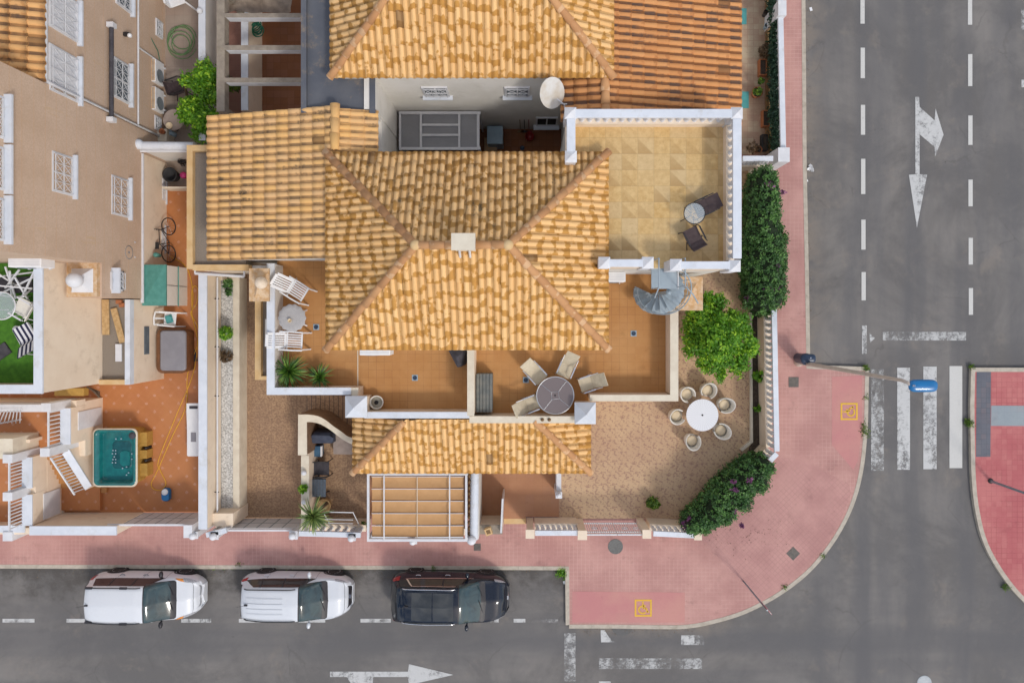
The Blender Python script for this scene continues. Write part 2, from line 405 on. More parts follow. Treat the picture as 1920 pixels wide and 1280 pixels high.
def driveway():   # brown tile, each a little mottled
    n = NT('driveway_tile'); p = n.pos(); j, fu, fv, r = n.tiles(p, .16, .16, .010)
    j2, _, _, _ = n.tiles(p, .98, .98, .014)
    m = n.ramp(n.noise(p, 14, 3, .7), .4, .62)
    col = n.mix(m, (.45,.29,.165), (.28,.17,.10))
    col = n.mix(n.math('MULTIPLY', n.ramp(n.noise(p, .6, 4), .35, .7), .35), col, (.28,.175,.12))
    col = n.mix(n.math('MULTIPLY', r, .3), col, (.20,.115,.075))
    col = n.mix(n.math('MULTIPLY', n.math('MAXIMUM', n.math('MULTIPLY', j, .6), j2), .4), col, (.18,.11,.075))
    MATS['driveway_tile'] = n.bsdf(col, .75, n.bump(m, .15, .004))
driveway()
def garden_tile():   # beige tile carrying the same leafy stain on every piece
    n = NT('garden_tile'); p = n.pos(); w = .445
    j, fu, fv, r = n.tiles(p, w, w, .009)
    v = n.comb(fu, fv, n.math('MULTIPLY', n.math('ROUND', n.math('MULTIPLY', r, 3)), 3.7))
    m = n.ramp(n.noise(v, 4.2, 3, .65, .6), .50, .64)
    base = n.mix(n.ramp(n.noise(p, .5, 4), .35, .7), (.58,.40,.24), (.50,.325,.20))
    col = n.mix(n.math('MULTIPLY', m, .75), base, (.29,.15,.115))
    col = n.mix(n.math('MULTIPLY', j, .35), col, (.58,.42,.29))
    d = n.ramp(n.noise(n.rot(p, .5), 1.1, 6, .7), .56, .75)
    col = n.mix(n.math('MULTIPLY', d, .35), col, (.26,.16,.10))
    MATS['garden_tile'] = n.bsdf(col, .7, n.bump(j, -.2, .004))
garden_tile()
def sand_tile():     # upper terrace: yellow stone tile, many with a darker diagonal half
    n = NT('sand_tile'); p = n.pos(); w = .485
    j, fu, fv, r = n.tiles(p, w, w, .010)
    r2 = n.math('FRACT', n.math('MULTIPLY', r, 17.3))
    diag = n.ramp(n.math('SUBTRACT', n.math('SUBTRACT', 1.0, fu), fv), -.02, .10)   # lower-left half
    fade = n.math('SUBTRACT', 1.0, n.math('MULTIPLY', fv, .55))
    on = n.math('MULTIPLY', n.math('GREATER_THAN', r2, .50), n.math('ADD', .35, r))
    dm = n.math('MULTIPLY', n.math('MULTIPLY', diag, fade), on)
    m = n.noise(p, 7, 5, .7)
    col = n.mix(n.ramp(m, .3, .7), (.68,.47,.205), (.55,.34,.12))
    col = n.mix(n.math('MULTIPLY', r, .55), col, (.60,.47,.28))
    col = n.mix(n.math('MULTIPLY', dm, .58), col, (.40,.24,.085))
    veins = n.ramp(n.noise(n.rot(p, .6), 11, 5, .75, 1.0), .56, .62)
    col = n.mix(n.math('MULTIPLY', veins, .35), col, (.42,.27,.10))
    col = n.mix(n.math('MULTIPLY', j, .55), col, (.40,.27,.12))
    MATS['sand_tile'] = n.bsdf(col, .6, n.bump(n.math('SUBTRACT', m, j), .12, .004))
sand_tile()
def yard_terracotta():   # diagonal terracotta with a small pale star in every corner
    n = NT('yard_terracotta'); p0 = n.pos(); p = n.rot(p0, PI/4); w = .44
    j, fu, fv, r = n.tiles(p, w, w, .008)
    au = n.math('SUBTRACT', .5, n.math('ABSOLUTE', n.math('SUBTRACT', fu, .5)))
    av = n.math('SUBTRACT', .5, n.math('ABSOLUTE', n.math('SUBTRACT', fv, .5)))
    st = n.ramp(n.math('MAXIMUM', au, av), .125, .105)
    col = n.mix(n.ramp(n.noise(p0, .9, 5, .65), .35, .7), (.50,.20,.07), (.44,.165,.055))
    col = n.mix(n.math('MULTIPLY', n.ramp(n.noise(p0, 5, 4), .4, .7), .3), col, (.50,.20,.09))
    col = n.mix(n.math('MULTIPLY', j, .35), col, (.55,.25,.12))
    col = n.mix(n.math('MULTIPLY', n.math('MULTIPLY', st, .55), n.ramp(n.noise(p0, 16, 3), .3, .6)), col, (.60,.36,.27))
    MATS['yard_terracotta'] = n.bsdf(col, .5, n.bump(j, -.2, .004))
yard_terracotta()
def facade():
    n = NT('facade'); p = n.pos(); q = n.sep(p)
    g = n.noise(n.vmul(p, (1,1,1)), 26, 3, .7)
    col = n.mix(n.ramp(g, .3, .7), (.63,.47,.35), (.53,.385,.28))
    col = n.mix(n.math('MULTIPLY', n.ramp(n.noise(p, .8, 5, .65), .4, .7), .4), col, (.48,.33,.22))
    fz = n.math('FRACT', n.math('DIVIDE', n.math('ADD', q[2], .12), .46))
    jz = n.math('MULTIPLY', n.ramp(n.math('ABSOLUTE', n.math('SUBTRACT', fz, .5)), .465, .485), 1.0)
    col = n.mix(n.math('MULTIPLY', jz, .4), col, (.60,.36,.20))
    st = n.ramp(n.noise(n.vmul(p, (1,3,.5)), 1.4, 5, .7), .60, .75)
    col = n.mix(n.math('MULTIPLY', st, .4), col, (.55,.36,.16))
    MATS['facade'] = n.bsdf(col, .9, n.bump(g, .5, .01))
facade()

def roof_mat(name, base, base2, flame, famount, thr, mould, mamount, valley=.5, vw=.28, stain=0):
    n = NT(name); p = n.pos()
    at = n.n('ShaderNodeAttribute', attribute_name='tile'); a = n.sep(at.outputs['Color'])   # r random, g along the tile, b profile height
    col = n.mix(a[0], base, base2)
    g2 = n.noise(n.rot(p, .3, (4,2,0)), 4.6, 2, .5)
    low = n.ramp(a[1], .45, .85); high = n.math('MULTIPLY', n.ramp(a[1], .22, .0), .55)
    ends = n.math('MAXIMUM', low, high)
    rr = n.math('FRACT', n.math('MULTIPLY', a[0], 31.7))
    m = n.math('ADD', n.math('MULTIPLY', g2, .72), n.math('ADD', n.math('MULTIPLY', ends, .17), n.math('MULTIPLY', rr, .16)))
    f = n.math('MULTIPLY', n.ramp(m, thr, thr+.07), famount)
    col = n.mix(f, col, flame)
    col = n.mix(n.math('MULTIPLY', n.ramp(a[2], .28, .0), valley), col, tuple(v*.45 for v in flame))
    if stain:
        sm = n.math('MULTIPLY', n.ramp(a[2], vw, vw*.4), n.ramp(n.math('ADD', n.noise(p, 1.3, 4, .6), n.math('MULTIPLY', n.math('SUBTRACT', rr, .5), .35)), .40, .66))
        sm = n.math('MULTIPLY', sm, n.ramp(n.math('ABSOLUTE', n.math('SUBTRACT', a[1], .45)), .52, .35))
        col = n.mix(n.math('MULTIPLY', sm, stain), col, mould)
    br = n.math('GREATER_THAN', n.math('FRACT', n.math('MULTIPLY', a[0], 77.1)), .994)
    col = n.mix(n.math('MULTIPLY', br, .7), col, (.12,.06,.025))
    md = n.ramp(n.math('ADD', n.noise(p, 1.1, 5, .7), n.math('MULTIPLY', n.noise(p, 14, 3, .7), .30)), .70, .86)
    md = n.math('MULTIPLY', md, n.ramp(a[2], .95, .35))
    col = n.mix(n.math('MULTIPLY', md, mamount), col, mould)
    g = n.noise(p, 60, 3, .6)
    col = n.mix(n.math('MULTIPLY', n.ramp(g, .35, .7), .12), col, tuple(v*.6 for v in base))
    MATS[name] = n.bsdf(col, .85, n.bump(g, .25, .006))
roof_mat('roof_flamed', (.84,.53,.235), (.77,.45,.18), (.50,.235,.04), .90, .520, (.20,.14,.07), .28, .5)
roof_mat('roof_flamed_mossy', (.80,.51,.235), (.72,.44,.19), (.44,.215,.045), .90, .525, (.10,.085,.05), .85, .6)
roof_mat('roof_golden', (.80,.465,.165), (.74,.46,.22), (.62,.32,.13), .4, .66, (.14,.10,.06), 1.0, .55, .55, .7)
roof_mat('roof_orange', (.66,.31,.115), (.58,.25,.085), (.38,.14,.045), .5, .60, (.10,.06,.045), .9, .9, .72, .95)
roof_mat('roof_amber', (.74,.41,.16), (.66,.36,.14), (.50,.22,.07), .5, .60, (.10,.06,.04), .9, .7, .45, .8)
roof_mat('ridge_tile', (.58,.31,.14), (.48,.24,.105), (.72,.47,.27), .75, .60, (.22,.14,.07), .4, 0)

def foliage(name, dark, light, mid, trans=.25, rough=.45):
    n = NT(name)
    at = n.n('ShaderNodeAttribute', attribute_name='tint'); a = n.sep(at.outputs['Color'])
    col = n.mix(a[0], dark, mid); col = n.mix(n.ramp(a[1], .5, 1.0), col, light)
    pr = n.n('ShaderNodeBsdfPrincipled'); n.put(pr.inputs['Base Color'], col); pr.inputs['Roughness'].default_value = rough
    tr = n.n('ShaderNodeBsdfTranslucent'); n.put(tr.inputs['Color'], col)
    mx = n.n('ShaderNodeMixShader'); mx.inputs[0].default_value = trans
    n.t.links.new(pr.outputs[0], mx.inputs[1]); n.t.links.new(tr.outputs[0], mx.inputs[2]); n.t.links.new(mx.outputs[0], n.out.inputs[0])
    MATS[name] = n.m
foliage('leaf_citrus', (.07,.20,.012), (.50,.75,.05), (.18,.46,.025), .35)
foliage('leaf_hedge', (.035,.10,.025), (.19,.38,.09), (.085,.21,.045), .25)
foliage('leaf_bush', (.04,.10,.012), (.30,.42,.04), (.11,.22,.02), .3)
foliage('leaf_spiky', (.03,.09,.015), (.26,.42,.06), (.09,.20,.025), .2, .35)
foliage('leaf_yucca', (.07,.12,.03), (.42,.48,.14), (.17,.25,.06), .2, .35)
foliage('flowers', (.17,.05,.14), (.42,.16,.34), (.26,.08,.22), .3)
foliage('leaf_climber', (.012,.045,.025), (.06,.14,.07), (.03,.08,.04), .15)
foliage('leaf_dry', (.10,.06,.03), (.25,.16,.08), (.16,.10,.05), .15)
foliage('turf', (.03,.11,.008), (.12,.30,.02), (.06,.19,.010), .2, .6)
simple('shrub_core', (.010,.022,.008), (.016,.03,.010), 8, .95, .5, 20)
def striped():
    n = NT('striped_cloth'); q = n.sep(n.n('ShaderNodeTexCoord').outputs['Object'])
    f = n.math('FRACT', n.math('DIVIDE', q[1], .15))
    st = n.math('GREATER_THAN', f, .5)
    MATS['striped_cloth'] = n.bsdf(n.mix(st, (.02,.022,.06), (.72,.72,.74)), .85)
striped()
simple('turf_mat', (.07,.21,.016), (.04,.135,.010), 5, .9, .9, 70)
def slats_white():
    n = NT('slatted_white'); c = n.n('ShaderNodeTexCoord').outputs['Object']; q = n.sep(c)
    ang = n.math('ARCTAN2', q[1], q[0])
    f = n.math('FRACT', n.math('MULTIPLY', ang, 36/(2*PI)))
    l = n.ramp(n.math('ABSOLUTE', n.math('SUBTRACT', f, .5)), .40, .48)
    MATS['slatted_white'] = n.bsdf(n.mix(n.math('MULTIPLY', l, .45), (.76,.77,.80), (.45,.45,.45)), .6)
slats_white()
def extra():
    n = NT('red_white'); q = n.sep(n.pos())
    MATS['red_white'] = n.bsdf(n.mix(n.ramp(n.noise(n.pos(), 3), .45, .55), (.62,.60,.60), (.5,.16,.17)), .5)
    n = NT('clear_glass'); MATS['clear_glass'] = n.bsdf((.62,.70,.74), .06, None, 0, .6, alpha=.28)
    n = NT('table_glass'); MATS['table_glass'] = n.bsdf((.20,.165,.165), .18, None, 0, .6, alpha=.88)
extra()
# ------------------------------------------------------------------ ground, roads, pavements
GZ = .13                      # pavement level
b = MB(); b.add([(-120,-120,0),(140,-120,0),(140,120,0),(-120,120,0)], [(0,1,2,3)]); struct(b, 'road', 'asphalt')
def curve(pts, n=6):          # Catmull-Rom through picture points
    out = []
    for i in range(len(pts)-1):
        p0 = pts[max(i-1,0)]; p1 = pts[i]; p2 = pts[i+1]; p3 = pts[min(i+2,len(pts)-1)]
        for k in range(n):
            t = k/n
            out.append(tuple(.5*((2*p1[j])+(-p0[j]+p2[j])*t+(2*p0[j]-5*p1[j]+4*p2[j]-p3[j])*t*t+(-p0[j]+3*p1[j]-3*p2[j]+p3[j])*t**3) for j in (0,1)))
    out.append(pts[-1]); return out
sw = curve([(1150,1171),(1230,1172),(1290,1171),(1345,1160),(1400,1142),(1460,1110),(1512,1070),(1553,1022),(1583,972),(1602,924),(1614,870),(1621,800)], 5)
edge = [(-700,1057),(500,1060),(1066,1062),(1067,1171)] + sw + [(1623,694),(1513,690),(1511,560),(1506,300),(1500,-500)]
outline = px_poly(edge, GZ)
b = MB(); b.prism(outline + [(X(-700,0), Y(-500,0))], -.05, GZ); struct(b, 'pavement', 'pavement_pink')
# kerb: stones along the outline
def kerb(pts, w, z, name, mat, flip=1, step=1.0):
    b = MB()
    for i in range(len(pts)-1):
        a = Vector((*pts[i], 0)); c = Vector((*pts[i+1], 0)); L = (c-a).length
        d = (c-a)/L; nrm = Vector((d.y, -d.x, 0))*flip
        m = max(1, round(L/step))
        for k in range(m):
            p = a + d*(L*k/m + (.006 if k else 0)); q = a + d*(L*(k+1)/m)
            e = R.uniform(-.002, .002)
            b.prism([tuple((p-nrm*.02).xy), tuple((q-nrm*.02).xy), tuple((q+nrm*w).xy), tuple((p+nrm*w).xy)], -.04, z+.008+e)
    return struct(b, name, mat)
kerb(outline, .13, GZ, 'kerb', 'kerb_stone')
# diagonal paving round the corner and the two pink ramps
b = MB(); b.prism(px_poly([(1312,1006),(1436,868),(1450,858),(1490,858),(1590,905),(1596,924),(1577,972),(1548,1020),(1508,1066),(1458,1106),(1424,1128),(1393,1092)], GZ), GZ-.03, GZ+.004)
struct(b, 'corner_pavement', 'pavement_diag')
b = MB(); b.prism(px_poly([(1073,1108),(1284,1110),(1284,1166),(1073,1166)], GZ), GZ-.03, GZ+.004)
b.prism(px_poly([(1560,706),(1617,704),(1616,800),(1609,862),(1600,880),(1560,834)], GZ), GZ-.03, GZ+.004)
struct(b, 'dropped_kerb_ramp', 'ramp_pink')
# kerb-side gutter strips
b = MB(); b.prism(px_poly(curve([(1145,1174),(1152,1186),(1166,1192),(1180,1186),(1188,1174)],3), 0), -.02, .005); struct(b, 'asphalt_patch', 'patched_asphalt')
# traffic island on the right
isl = [(1822,690)]+curve([(1820,760),(1821,830),(1823,900),(1830,960),(1846,1020),(1880,1080),(1925,1132),(2000,1190),(2150,1240)],4)
io = px_poly(isl+[(2900,1260),(2900,690)], GZ)
b = MB(); b.prism(io, -.05, GZ); struct(b, 'island_pavement', 'island_red')
kerb(px_poly([(2300,691),(1822,690)]+isl[1:], GZ), .14, GZ, 'island_kerb', 'kerb_stone', flip=-1)
b = MB(); b.prism(px_poly([(1831,696),(1858,696),(1857,856),(1830,856)], GZ), GZ-.03, GZ+.004); struct(b, 'grey_paving_band', 'island_grey')
b = MB(); b.prism(px_poly([(1858.5,760),(2300,762),(2300,800),(1858,798)], GZ), GZ-.03, GZ+.005); struct(b, 'pale_paving_band', 'island_pale')

# ------------------------------------------------------------------ painted markings
def mark(pts, mat, z=.009, name='road_marking'):
    b = MB(); v = [(X(a,0), Y(c,0), z) for a,c in pts]; b.add(v, [list(range(len(v)))[::-1]]); return struct(b, name, mat)
def rect(x0,y0,x1,y1): return [(x0,y0),(x1,y0),(x1,y1),(x0,y1)]
for i,(a,c) in enumerate([(-75,-30),(0,45),(90,147),(197,253),(298,364),(412,468),(510,563)]):
    x = 1617+(a+c)/2*.004; mark(rect(x-4,a,x+4,c), 'paint_fresh', name='lane_dash')
mark(rect(1616,610,1625,663), 'paint_used', name='lane_dash')
for a,c in [(-60,-10),(0,47),(102,162),(217,272),(337,387),(446,496),(540,590)]:
    x = 1818.5+(a+c)/2*.003; mark(rect(x-4,a,x+4,c), 'paint_fresh', name='lane_dash')
mark(rect(1914,18,1924,56), 'paint_worn', name='lane_dash'); mark(rect(1915,150,1928,164), 'paint_used', name='lane_dash')
mark(rect(1655,622,1811,638), 'paint_worn', name='stop_line'); mark([(1630,624),(1640,634),(1631,642)], 'paint_used', name='stop_line')
mark([(1716,182),(1723,182),(1724,201),(1752,226),(1754,204),(1769,253),(1753,294),(1752,276),(1724,252),(1724,327),(1738,328),(1719,427),(1704,328),(1716,327)], 'paint_used', name='lane_arrow')
for k,(a,c,m) in enumerate([(1633,1657,'paint_worn'),(1682,1706,'paint_used'),(1731,1756,'paint_used'),(1780,1804,'paint_fresh')]):
    mark(rect(a,[692,689,687,686][k],c,[882,880,879,877][k]), m, name='crossing_stripe')
for a,c in [(-60,-10),(5,65),(125,178),(234,286),(340,396),(448,503),(560,610),(676,733),(790,840),(920,935),(963,985)]:
    mark(rect(a,1159,c,1166), 'paint_used', name='parking_dash')
mark(rect(995,1160,1046,1166), 'paint_faint', name='parking_dash')
mark(rect(1058,1186,1079,1276), 'paint_worn', name='stop_line')
mark(rect(1123,1233,1316,1253), 'paint_worn', name='edge_line')
mark([(1126,1180),(1133,1180),(1142,1194),(1152,1203),(1127,1203)], 'paint_used', name='edge_line')
mark(rect(1277,1190,1302,1208), 'paint_used', name='edge_line'); mark(rect(1303,1190,1320,1208), 'paint_worn', name='edge_line')
mark(rect(1123,1276,1145,1300), 'paint_used', name='edge_line')
mark([(619,1258),(765,1258),(767,1244),(850,1264),(767,1283),(765,1268),(700,1268),(698,1292),(672,1300),(650,1268),(619,1268)], 'paint_used', name='lane_arrow')
# yellow wheelchair sign on the ramps
def chair_sign(cx, cy, size, rz, z, name):
    c = Vector((X(cx,GZ), Y(cy,GZ), z)); h = size/2; w = size*.07; b = MB()
    def P(u, v):
        return (c.x+(u*math.cos(rz)-v*math.sin(rz))*size, c.y+(u*math.sin(rz)+v*math.cos(rz))*size, z)
    def quad(u0,v0,u1,v1): b.add([P(u0,v0),P(u1,v0),P(u1,v1),P(u0,v1)], [(0,1,2,3)])
    def line(p, q, w=.10):
        p = Vector(p); q = Vector(q); d = (q-p).normalized(); nn = Vector((-d.y, d.x))*w/2
        b.add([P(*(p-nn)),P(*(q-nn)),P(*(q+nn)),P(*(p+nn))], [(0,1,2,3)])
    quad(-.5,.40,.5,.5); quad(-.5,-.5,.5,-.40); quad(-.5,-.40,-.40,.40); quad(.40,-.40,.5,.40)
    pts = [P(-.02+.055*math.cos(a*PI/5), .32+.055*math.sin(a*PI/5)) for a in range(10)]; b.add(pts, [list(range(10))])
    line((-.02,.25),(0,-.02)); line((-.01,.12),(.14,.12)); line((-.0,-.02),(.17,-.02)); line((.16,0),(.24,-.24)); line((.22,-.24),(.32,-.2))
    prev = None
    for k in range(13):
        a = PI*.55 + k*PI*1.2/12; q = (-.03+.23*math.cos(a), -.10+.21*math.sin(a))
        if prev: line(prev, q)
        prev = q
    struct(b, name, 'paint_yellow')
chair_sign(1206,1139,.66,0,GZ+.010,'wheelchair_marking'); chair_sign(1592,771,.66,PI/2,GZ+.010,'wheelchair_marking')

# ------------------------------------------------------------------ private floors
def floor(name, mat, poly, z, dz=.1):
    b = MB(); b.prism(px_poly(poly, z), z-dz, z); return struct(b, name, mat)
floor('garden_floor', 'garden_tile', [(1048,700),(1048,972),(1272,972),(1415,838),(1415,300),(1000,300),(1000,700)], .16)
floor('driveway_floor', 'driveway_tile', [(430,500),(430,972),(690,972),(690,700),(600,500)], .156)
floor('porch_floor', 'porch_tile', [(690,800),(690,966),(945,966),(945,972),(985,972),(985,968),(1048,968),(1048,800)], .20)
floor('yard_floor', 'yard_terracotta', [(190,290),(395,290),(395,960),(100,960),(100,700)], .156)
floor('courtyard_floor', 'yard_pavers', [(290,-150),(388,-150),(388,272),(290,272)], .156)
floor('slab_floor', 'yard_slabs', [(400,-150),(455,-150),(455,300),(400,300)], .156)
floor('back_court_floor', 'courtyard_brown', [(455,-150),(600,-150),(600,240),(455,240)], .157)
floor('well_floor', 'courtyard_brown', [(730,180),(1080,180),(1080,400),(730,400)], .157)
floor('neighbour_floor', 'neighbour_tile', [(1330,-150),(1448,-150),(1455,290),(1330,290)], .157) if 'neighbour_tile' in MATS else None
floor('neighbour_porch_floor', 'yard_terracotta', [(-200,700),(100,700),(100,980),(-200,980)], .154)
b = MB(); b.prism(px_poly([(945,968),(986,968),(986,981),(945,981)], GZ), GZ-.02, GZ+.05); struct(b, 'door_step', 'ochre_cap')

# ------------------------------------------------------------------ manhole covers
def manhole(px, py, w, rz, mat, label, rnd=False):
    b = MB(); c = W(px, py, GZ)
    if rnd: b.lathe([(w/2,0),(w/2,.006),(w*.46,.010),(w*.44,.006),(1e-4,.006)], (0,0,0), 32, False)
    else:
        b.obox(Vector((0,0,.0)), w, w, .012, rz)
        for k in range(5): b.obox(Matrix.Rotation(rz,4,'Z') @ Vector((0,(k-2)*w*.17,.007)), w*.84, w*.06, .004, rz)
    b.thing('manhole_cover', mat, label, 'manhole cover', 'manhole covers in the pavement and road', loc=(c.x,c.y,GZ+.004), local=True)
manhole(1154,1024,.58,0,'cast_iron_grey','round grey manhole cover in pink paving below the garden gate',True)
manhole(895,1025,.27,0,'cast_iron','small square brown access cover beside the foot of the white party wall')
manhole(1488,716,.39,0,'cast_iron','square brown cover in pavement near the street lamp bin')
manhole(1487,1037,.38,PI/4,'cast_iron','square brown cover turned diagonally near the rounded kerb corner')
c = W(1733,1279,0); b = MB(); b.lathe([(.28,0),(.28,.006),(.24,.012),(.22,.006),(1e-4,.006)], (0,0,0), 32, False)
b.thing('manhole_cover','light_iron','pale round manhole cover in asphalt at bottom edge of road','manhole cover','manhole covers in the pavement and road',loc=(c.x,c.y,.004),local=True)
# ------------------------------------------------------------------ tiled roofs
def tile_slope(name, mat, parent, E0, E1, ze, up, run, pitch, clips, p=.210, tl=.40, amp=.058, stagger=.15, jitter=.012, seed=1, nu=6, lipdir=1):
    """eave from E0 to E1, `up` = unit vector pointing up the slope (plan), run in metres, pitch = rise/run.
       clips: list of (point, keep-direction) vertical planes in plan."""
    rr = random.Random(seed)
    E0 = Vector(E0); E1 = Vector(E1); up = Vector(up); al = (E1-E0); L = al.length; al /= L
    bm = bmesh.new(); lay = bm.loops.layers.float_color.new('tile')
    nc = max(1, round(L/p)); p = L/nc
    off = parent_off(parent)
    def prof(t):      # t 0..1 over one period; 0.68 cover, 0.32 pan
        if t <= .70: return amp*math.sin(PI*t/.70)**.75 if 0 < t < .70 else 0
        return -amp*.22*math.sin(PI*(t-.70)/.30)
    us = [0,.07,.18,.35,.52,.63,.70,.85,1.0]
    for c in range(nc):
        st = rr.uniform(-stagger, stagger); w = -.02; first = True
        cj = rr.uniform(-jitter, jitter)
        while w < run:
            l = tl + (st if first else 0); w1 = min(w+l, run+.05)
            r = rr.random(); dz = rr.uniform(0, .010); tw = rr.uniform(-jitter, jitter)*.5
            lay_c = []
            rows = [(w, 1.0, .024), (w+(w1-w)*.5, .5, .012), (w1, 0, 0)]
            grid = []
            for (ww, g, lift) in rows:
                row = []
                for t in us:
                    taper = 1.0 + (.04 if g == 1 else 0)
                    u = (c + .5 + (t-.5)*taper)*p + (cj+tw)*(1 if .05 < t < .65 else 0)
                    h = prof(t); pt = E0 + al*u + up*ww
                    z = ze + pitch*ww + h*(1.0+.06*g) + lift + dz
                    row.append((bm.verts.new((pt.x-off[0], pt.y-off[1], z-off[2])), (r, g, max(0, h/amp), 1)))
                grid.append(row)
            # lip at the lower end
            lip = []
            for i, t in enumerate(us):
                v = grid[0][i][0].co; lip.append((bm.verts.new((v.x, v.y, v.z-.030)), (r, 1.0, .0, 1)))
            rows2 = [lip]+grid
            for a in range(3):
                for i in range(len(us)-1):
                    q = [rows2[a][i], rows2[a][i+1], rows2[a+1][i+1], rows2[a+1][i]]
                    f = bm.faces.new([x[0] for x in q]); f.smooth = a > 0
                    for lp, x in zip(f.loops, q): lp[lay] = x[1]
            w = w1; first = False
    # flip so that normals point up
    for pt, kd in clips:
        g = bm.verts[:]+bm.edges[:]+bm.faces[:]
        bmesh.ops.bisect_plane(bm, geom=g, plane_co=(pt[0]-off[0], pt[1]-off[1], 0), plane_no=(-kd[0], -kd[1], 0), clear_outer=True, dist=1e-5)
    bm.normal_update()
    for f in bm.faces:
        if f.normal.z < -.001: f.normal_flip()
    me = bpy.data.meshes.new(name); bm.to_mesh(me); bm.free(); me.materials.append(MATS[mat])
    o = bpy.data.objects.new(name, me); COL.objects.link(o); o.parent = parent
    return o
def parent_off(p):
    while p.parent: p = p.parent
    return tuple(p.location)
def ridge_run(name, parent, a, b_, r=.108, l=.42, mat='ridge_tile', seed=3, label=None):
    rr = random.Random(seed); a = Vector(a); b_ = Vector(b_); d = b_-a; L = d.length; n = max(1, round(L/l)); mb = MB(); attr = []
    x = d.normalized(); side = Vector((x.y, -x.x, 0)).normalized(); upv = side.cross(x).normalized()
    if upv.z < 0: upv = -upv
    me_v = []; me_f = []; cols = []
    K = 8
    for k in range(n):
        r0 = r*1.16; r1 = r*.90; p = a + x*(L*k/n - .03); q = a + x*(L*(k+1)/n); rv = rr.random(); jit = side*rr.uniform(-.012,.012)
        base = len(me_v)
        for (c, rad, g, up_) in ((p, r0*.86, 1, 0), (p, r0, 1, .012), (q, r1, 0, 0)):
            for i in range(K+1):
                t = PI*i/K; v = c + jit + side*(rad*math.cos(t)) + upv*(rad*.9*math.sin(t)-.02+up_)
                me_v.append(v); cols.append((rv, g, .5+.5*math.sin(t), 1))
        for rw in range(2):
            for i in range(K): me_f.append((base+rw*(K+1)+i, base+rw*(K+1)+i+1, base+(rw+1)*(K+1)+i+1, base+(rw+1)*(K+1)+i))
    off = parent_off(parent)
    me = bpy.data.meshes.new(name); me.from_pydata([tuple(v-Vector(off)) for v in me_v], [], me_f)
    ca = me.color_attributes.new('tile', 'FLOAT_COLOR', 'POINT'); ca.data.foreach_set('color', [y for c in cols for y in c])
    for i, pl in enumerate(me.polygons): pl.use_smooth = True
    me.materials.append(MATS[mat]); o = bpy.data.objects.new(name, me); COL.objects.link(o); o.parent = parent
    if label: o['label'] = label
    return o
def hip_roof(parent, x0, x1, y0, y1, ze, pitch, mats, seed=1, skip=(), **kw):
    """full hip with eaves x0..x1, y0..y1; mats = (south, east, north, west)"""
    hw = (y1-y0)/2; zr = ze + pitch*hw; rf = mk_roof(parent)
    A=(x0,y0); B_=(x1,y0); C=(x1,y1); D=(x0,y1); P=(x0+hw,y0+hw); Q=(x1-hw,y0+hw); k=.7071
    if 's' not in skip: tile_slope('tile_slope', mats[0], rf, A, B_, ze, (0,1), hw, pitch, [(A,(k,-k)),(B_,(-k,-k))], seed=seed, **kw)
    if 'e' not in skip: tile_slope('tile_slope', mats[1], rf, B_, C, ze, (-1,0), hw, pitch, [(B_,(k,k)),(C,(k,-k))], seed=seed+1, **kw)
    if 'n' not in skip: tile_slope('tile_slope', mats[2], rf, C, D, ze, (0,-1), hw, pitch, [(C,(-k,k)),(D,(k,k))], seed=seed+2, **kw)
    if 'w' not in skip: tile_slope('tile_slope', mats[3], rf, D, A, ze, (1,0), hw, pitch, [(D,(-k,-k)),(A,(-k,k))], seed=seed+3, **kw)
    zz = .07
    for c, r_ in ((A,P),(B_,Q),(C,Q),(D,P)): ridge_run('hip_ridge', rf, (*c, ze+zz), (*r_, zr+zz), seed=seed+9)
    if Q[0]-P[0] > .2: ridge_run('top_ridge', rf, (*P, zr+zz+.02), (*Q, zr+zz+.02), seed=seed+5)
    # mortar knots
    b = MB(); b.ball((P[0],P[1],zr+.10), .15, 10, .7); b.ball((Q[0],Q[1],zr+.10), .15, 10, .7); b.part('mortar_joint', 'ochre_cap', rf)
    return rf, zr
def mk_roof(parent):
    o = bpy.data.objects.new('roof', bpy.data.meshes.new('roof')); COL.objects.link(o); o.parent = parent; return o
def deck(rf, poly, z0, z1, mat='cream_render', name='roof_deck'):
    return None

def wall_box(parent, name, mat, x0, y0, x1, y1, z0, z1): return MB().box(x0,y0,z0,x1,y1,z1).part(name, mat, parent)

# baluster shapes
BAL_PROF = [(.055,0),(.055,.05),(.032,.07),(.05,.14),(.068,.24),(.05,.34),(.030,.42),(.045,.46),(.055,.47),(.055,.52)]
def baluster_mesh(h, mat):
    key = ('bal', h, mat)
    if key not in MATS:
        k = h/.52; b = MB(); b.lathe([(r*1.25, z*k) for r, z in BAL_PROF], n=10)
        MATS[key] = b.make('baluster', mat, (0,0,0))
    return MATS[key]
def balustrade(parent, p, q, z0, zb, zt, w=.2, cap=.2, mat='white_paint', basemat='cream_render', capmat='white_cap', n=None, base=True, name_base='base_wall'):
    """base wall z0..zb, balusters zb..zt-.1, rail up to zt, from p to q (plan)"""
    p = Vector((*p,0)); q = Vector((*q,0)); d = (q-p); L = d.length; d /= L; off = Vector(parent_off(parent)); ang = math.atan2(d.y, d.x); mid = (p+q)/2
    if base: MB().obox(Vector((mid.x,mid.y,(z0+zb)/2)), L, w, zb-z0, ang).part(name_base, basemat, parent)
    b = MB().obox(Vector((mid.x,mid.y,zt-.05)), L, cap, .10, ang); b.part('rail', capmat, parent, bevel=.012)
    n = n or max(2, int(L/.235)); me = baluster_mesh(round(zt-.1-zb,3), mat)
    for k in range(n):
        c = p + d*(L*(k+.5)/n)
        o = bpy.data.objects.new('baluster', me); COL.objects.link(o); o.parent = parent; o.location = Vector((c.x,c.y,zb))-off
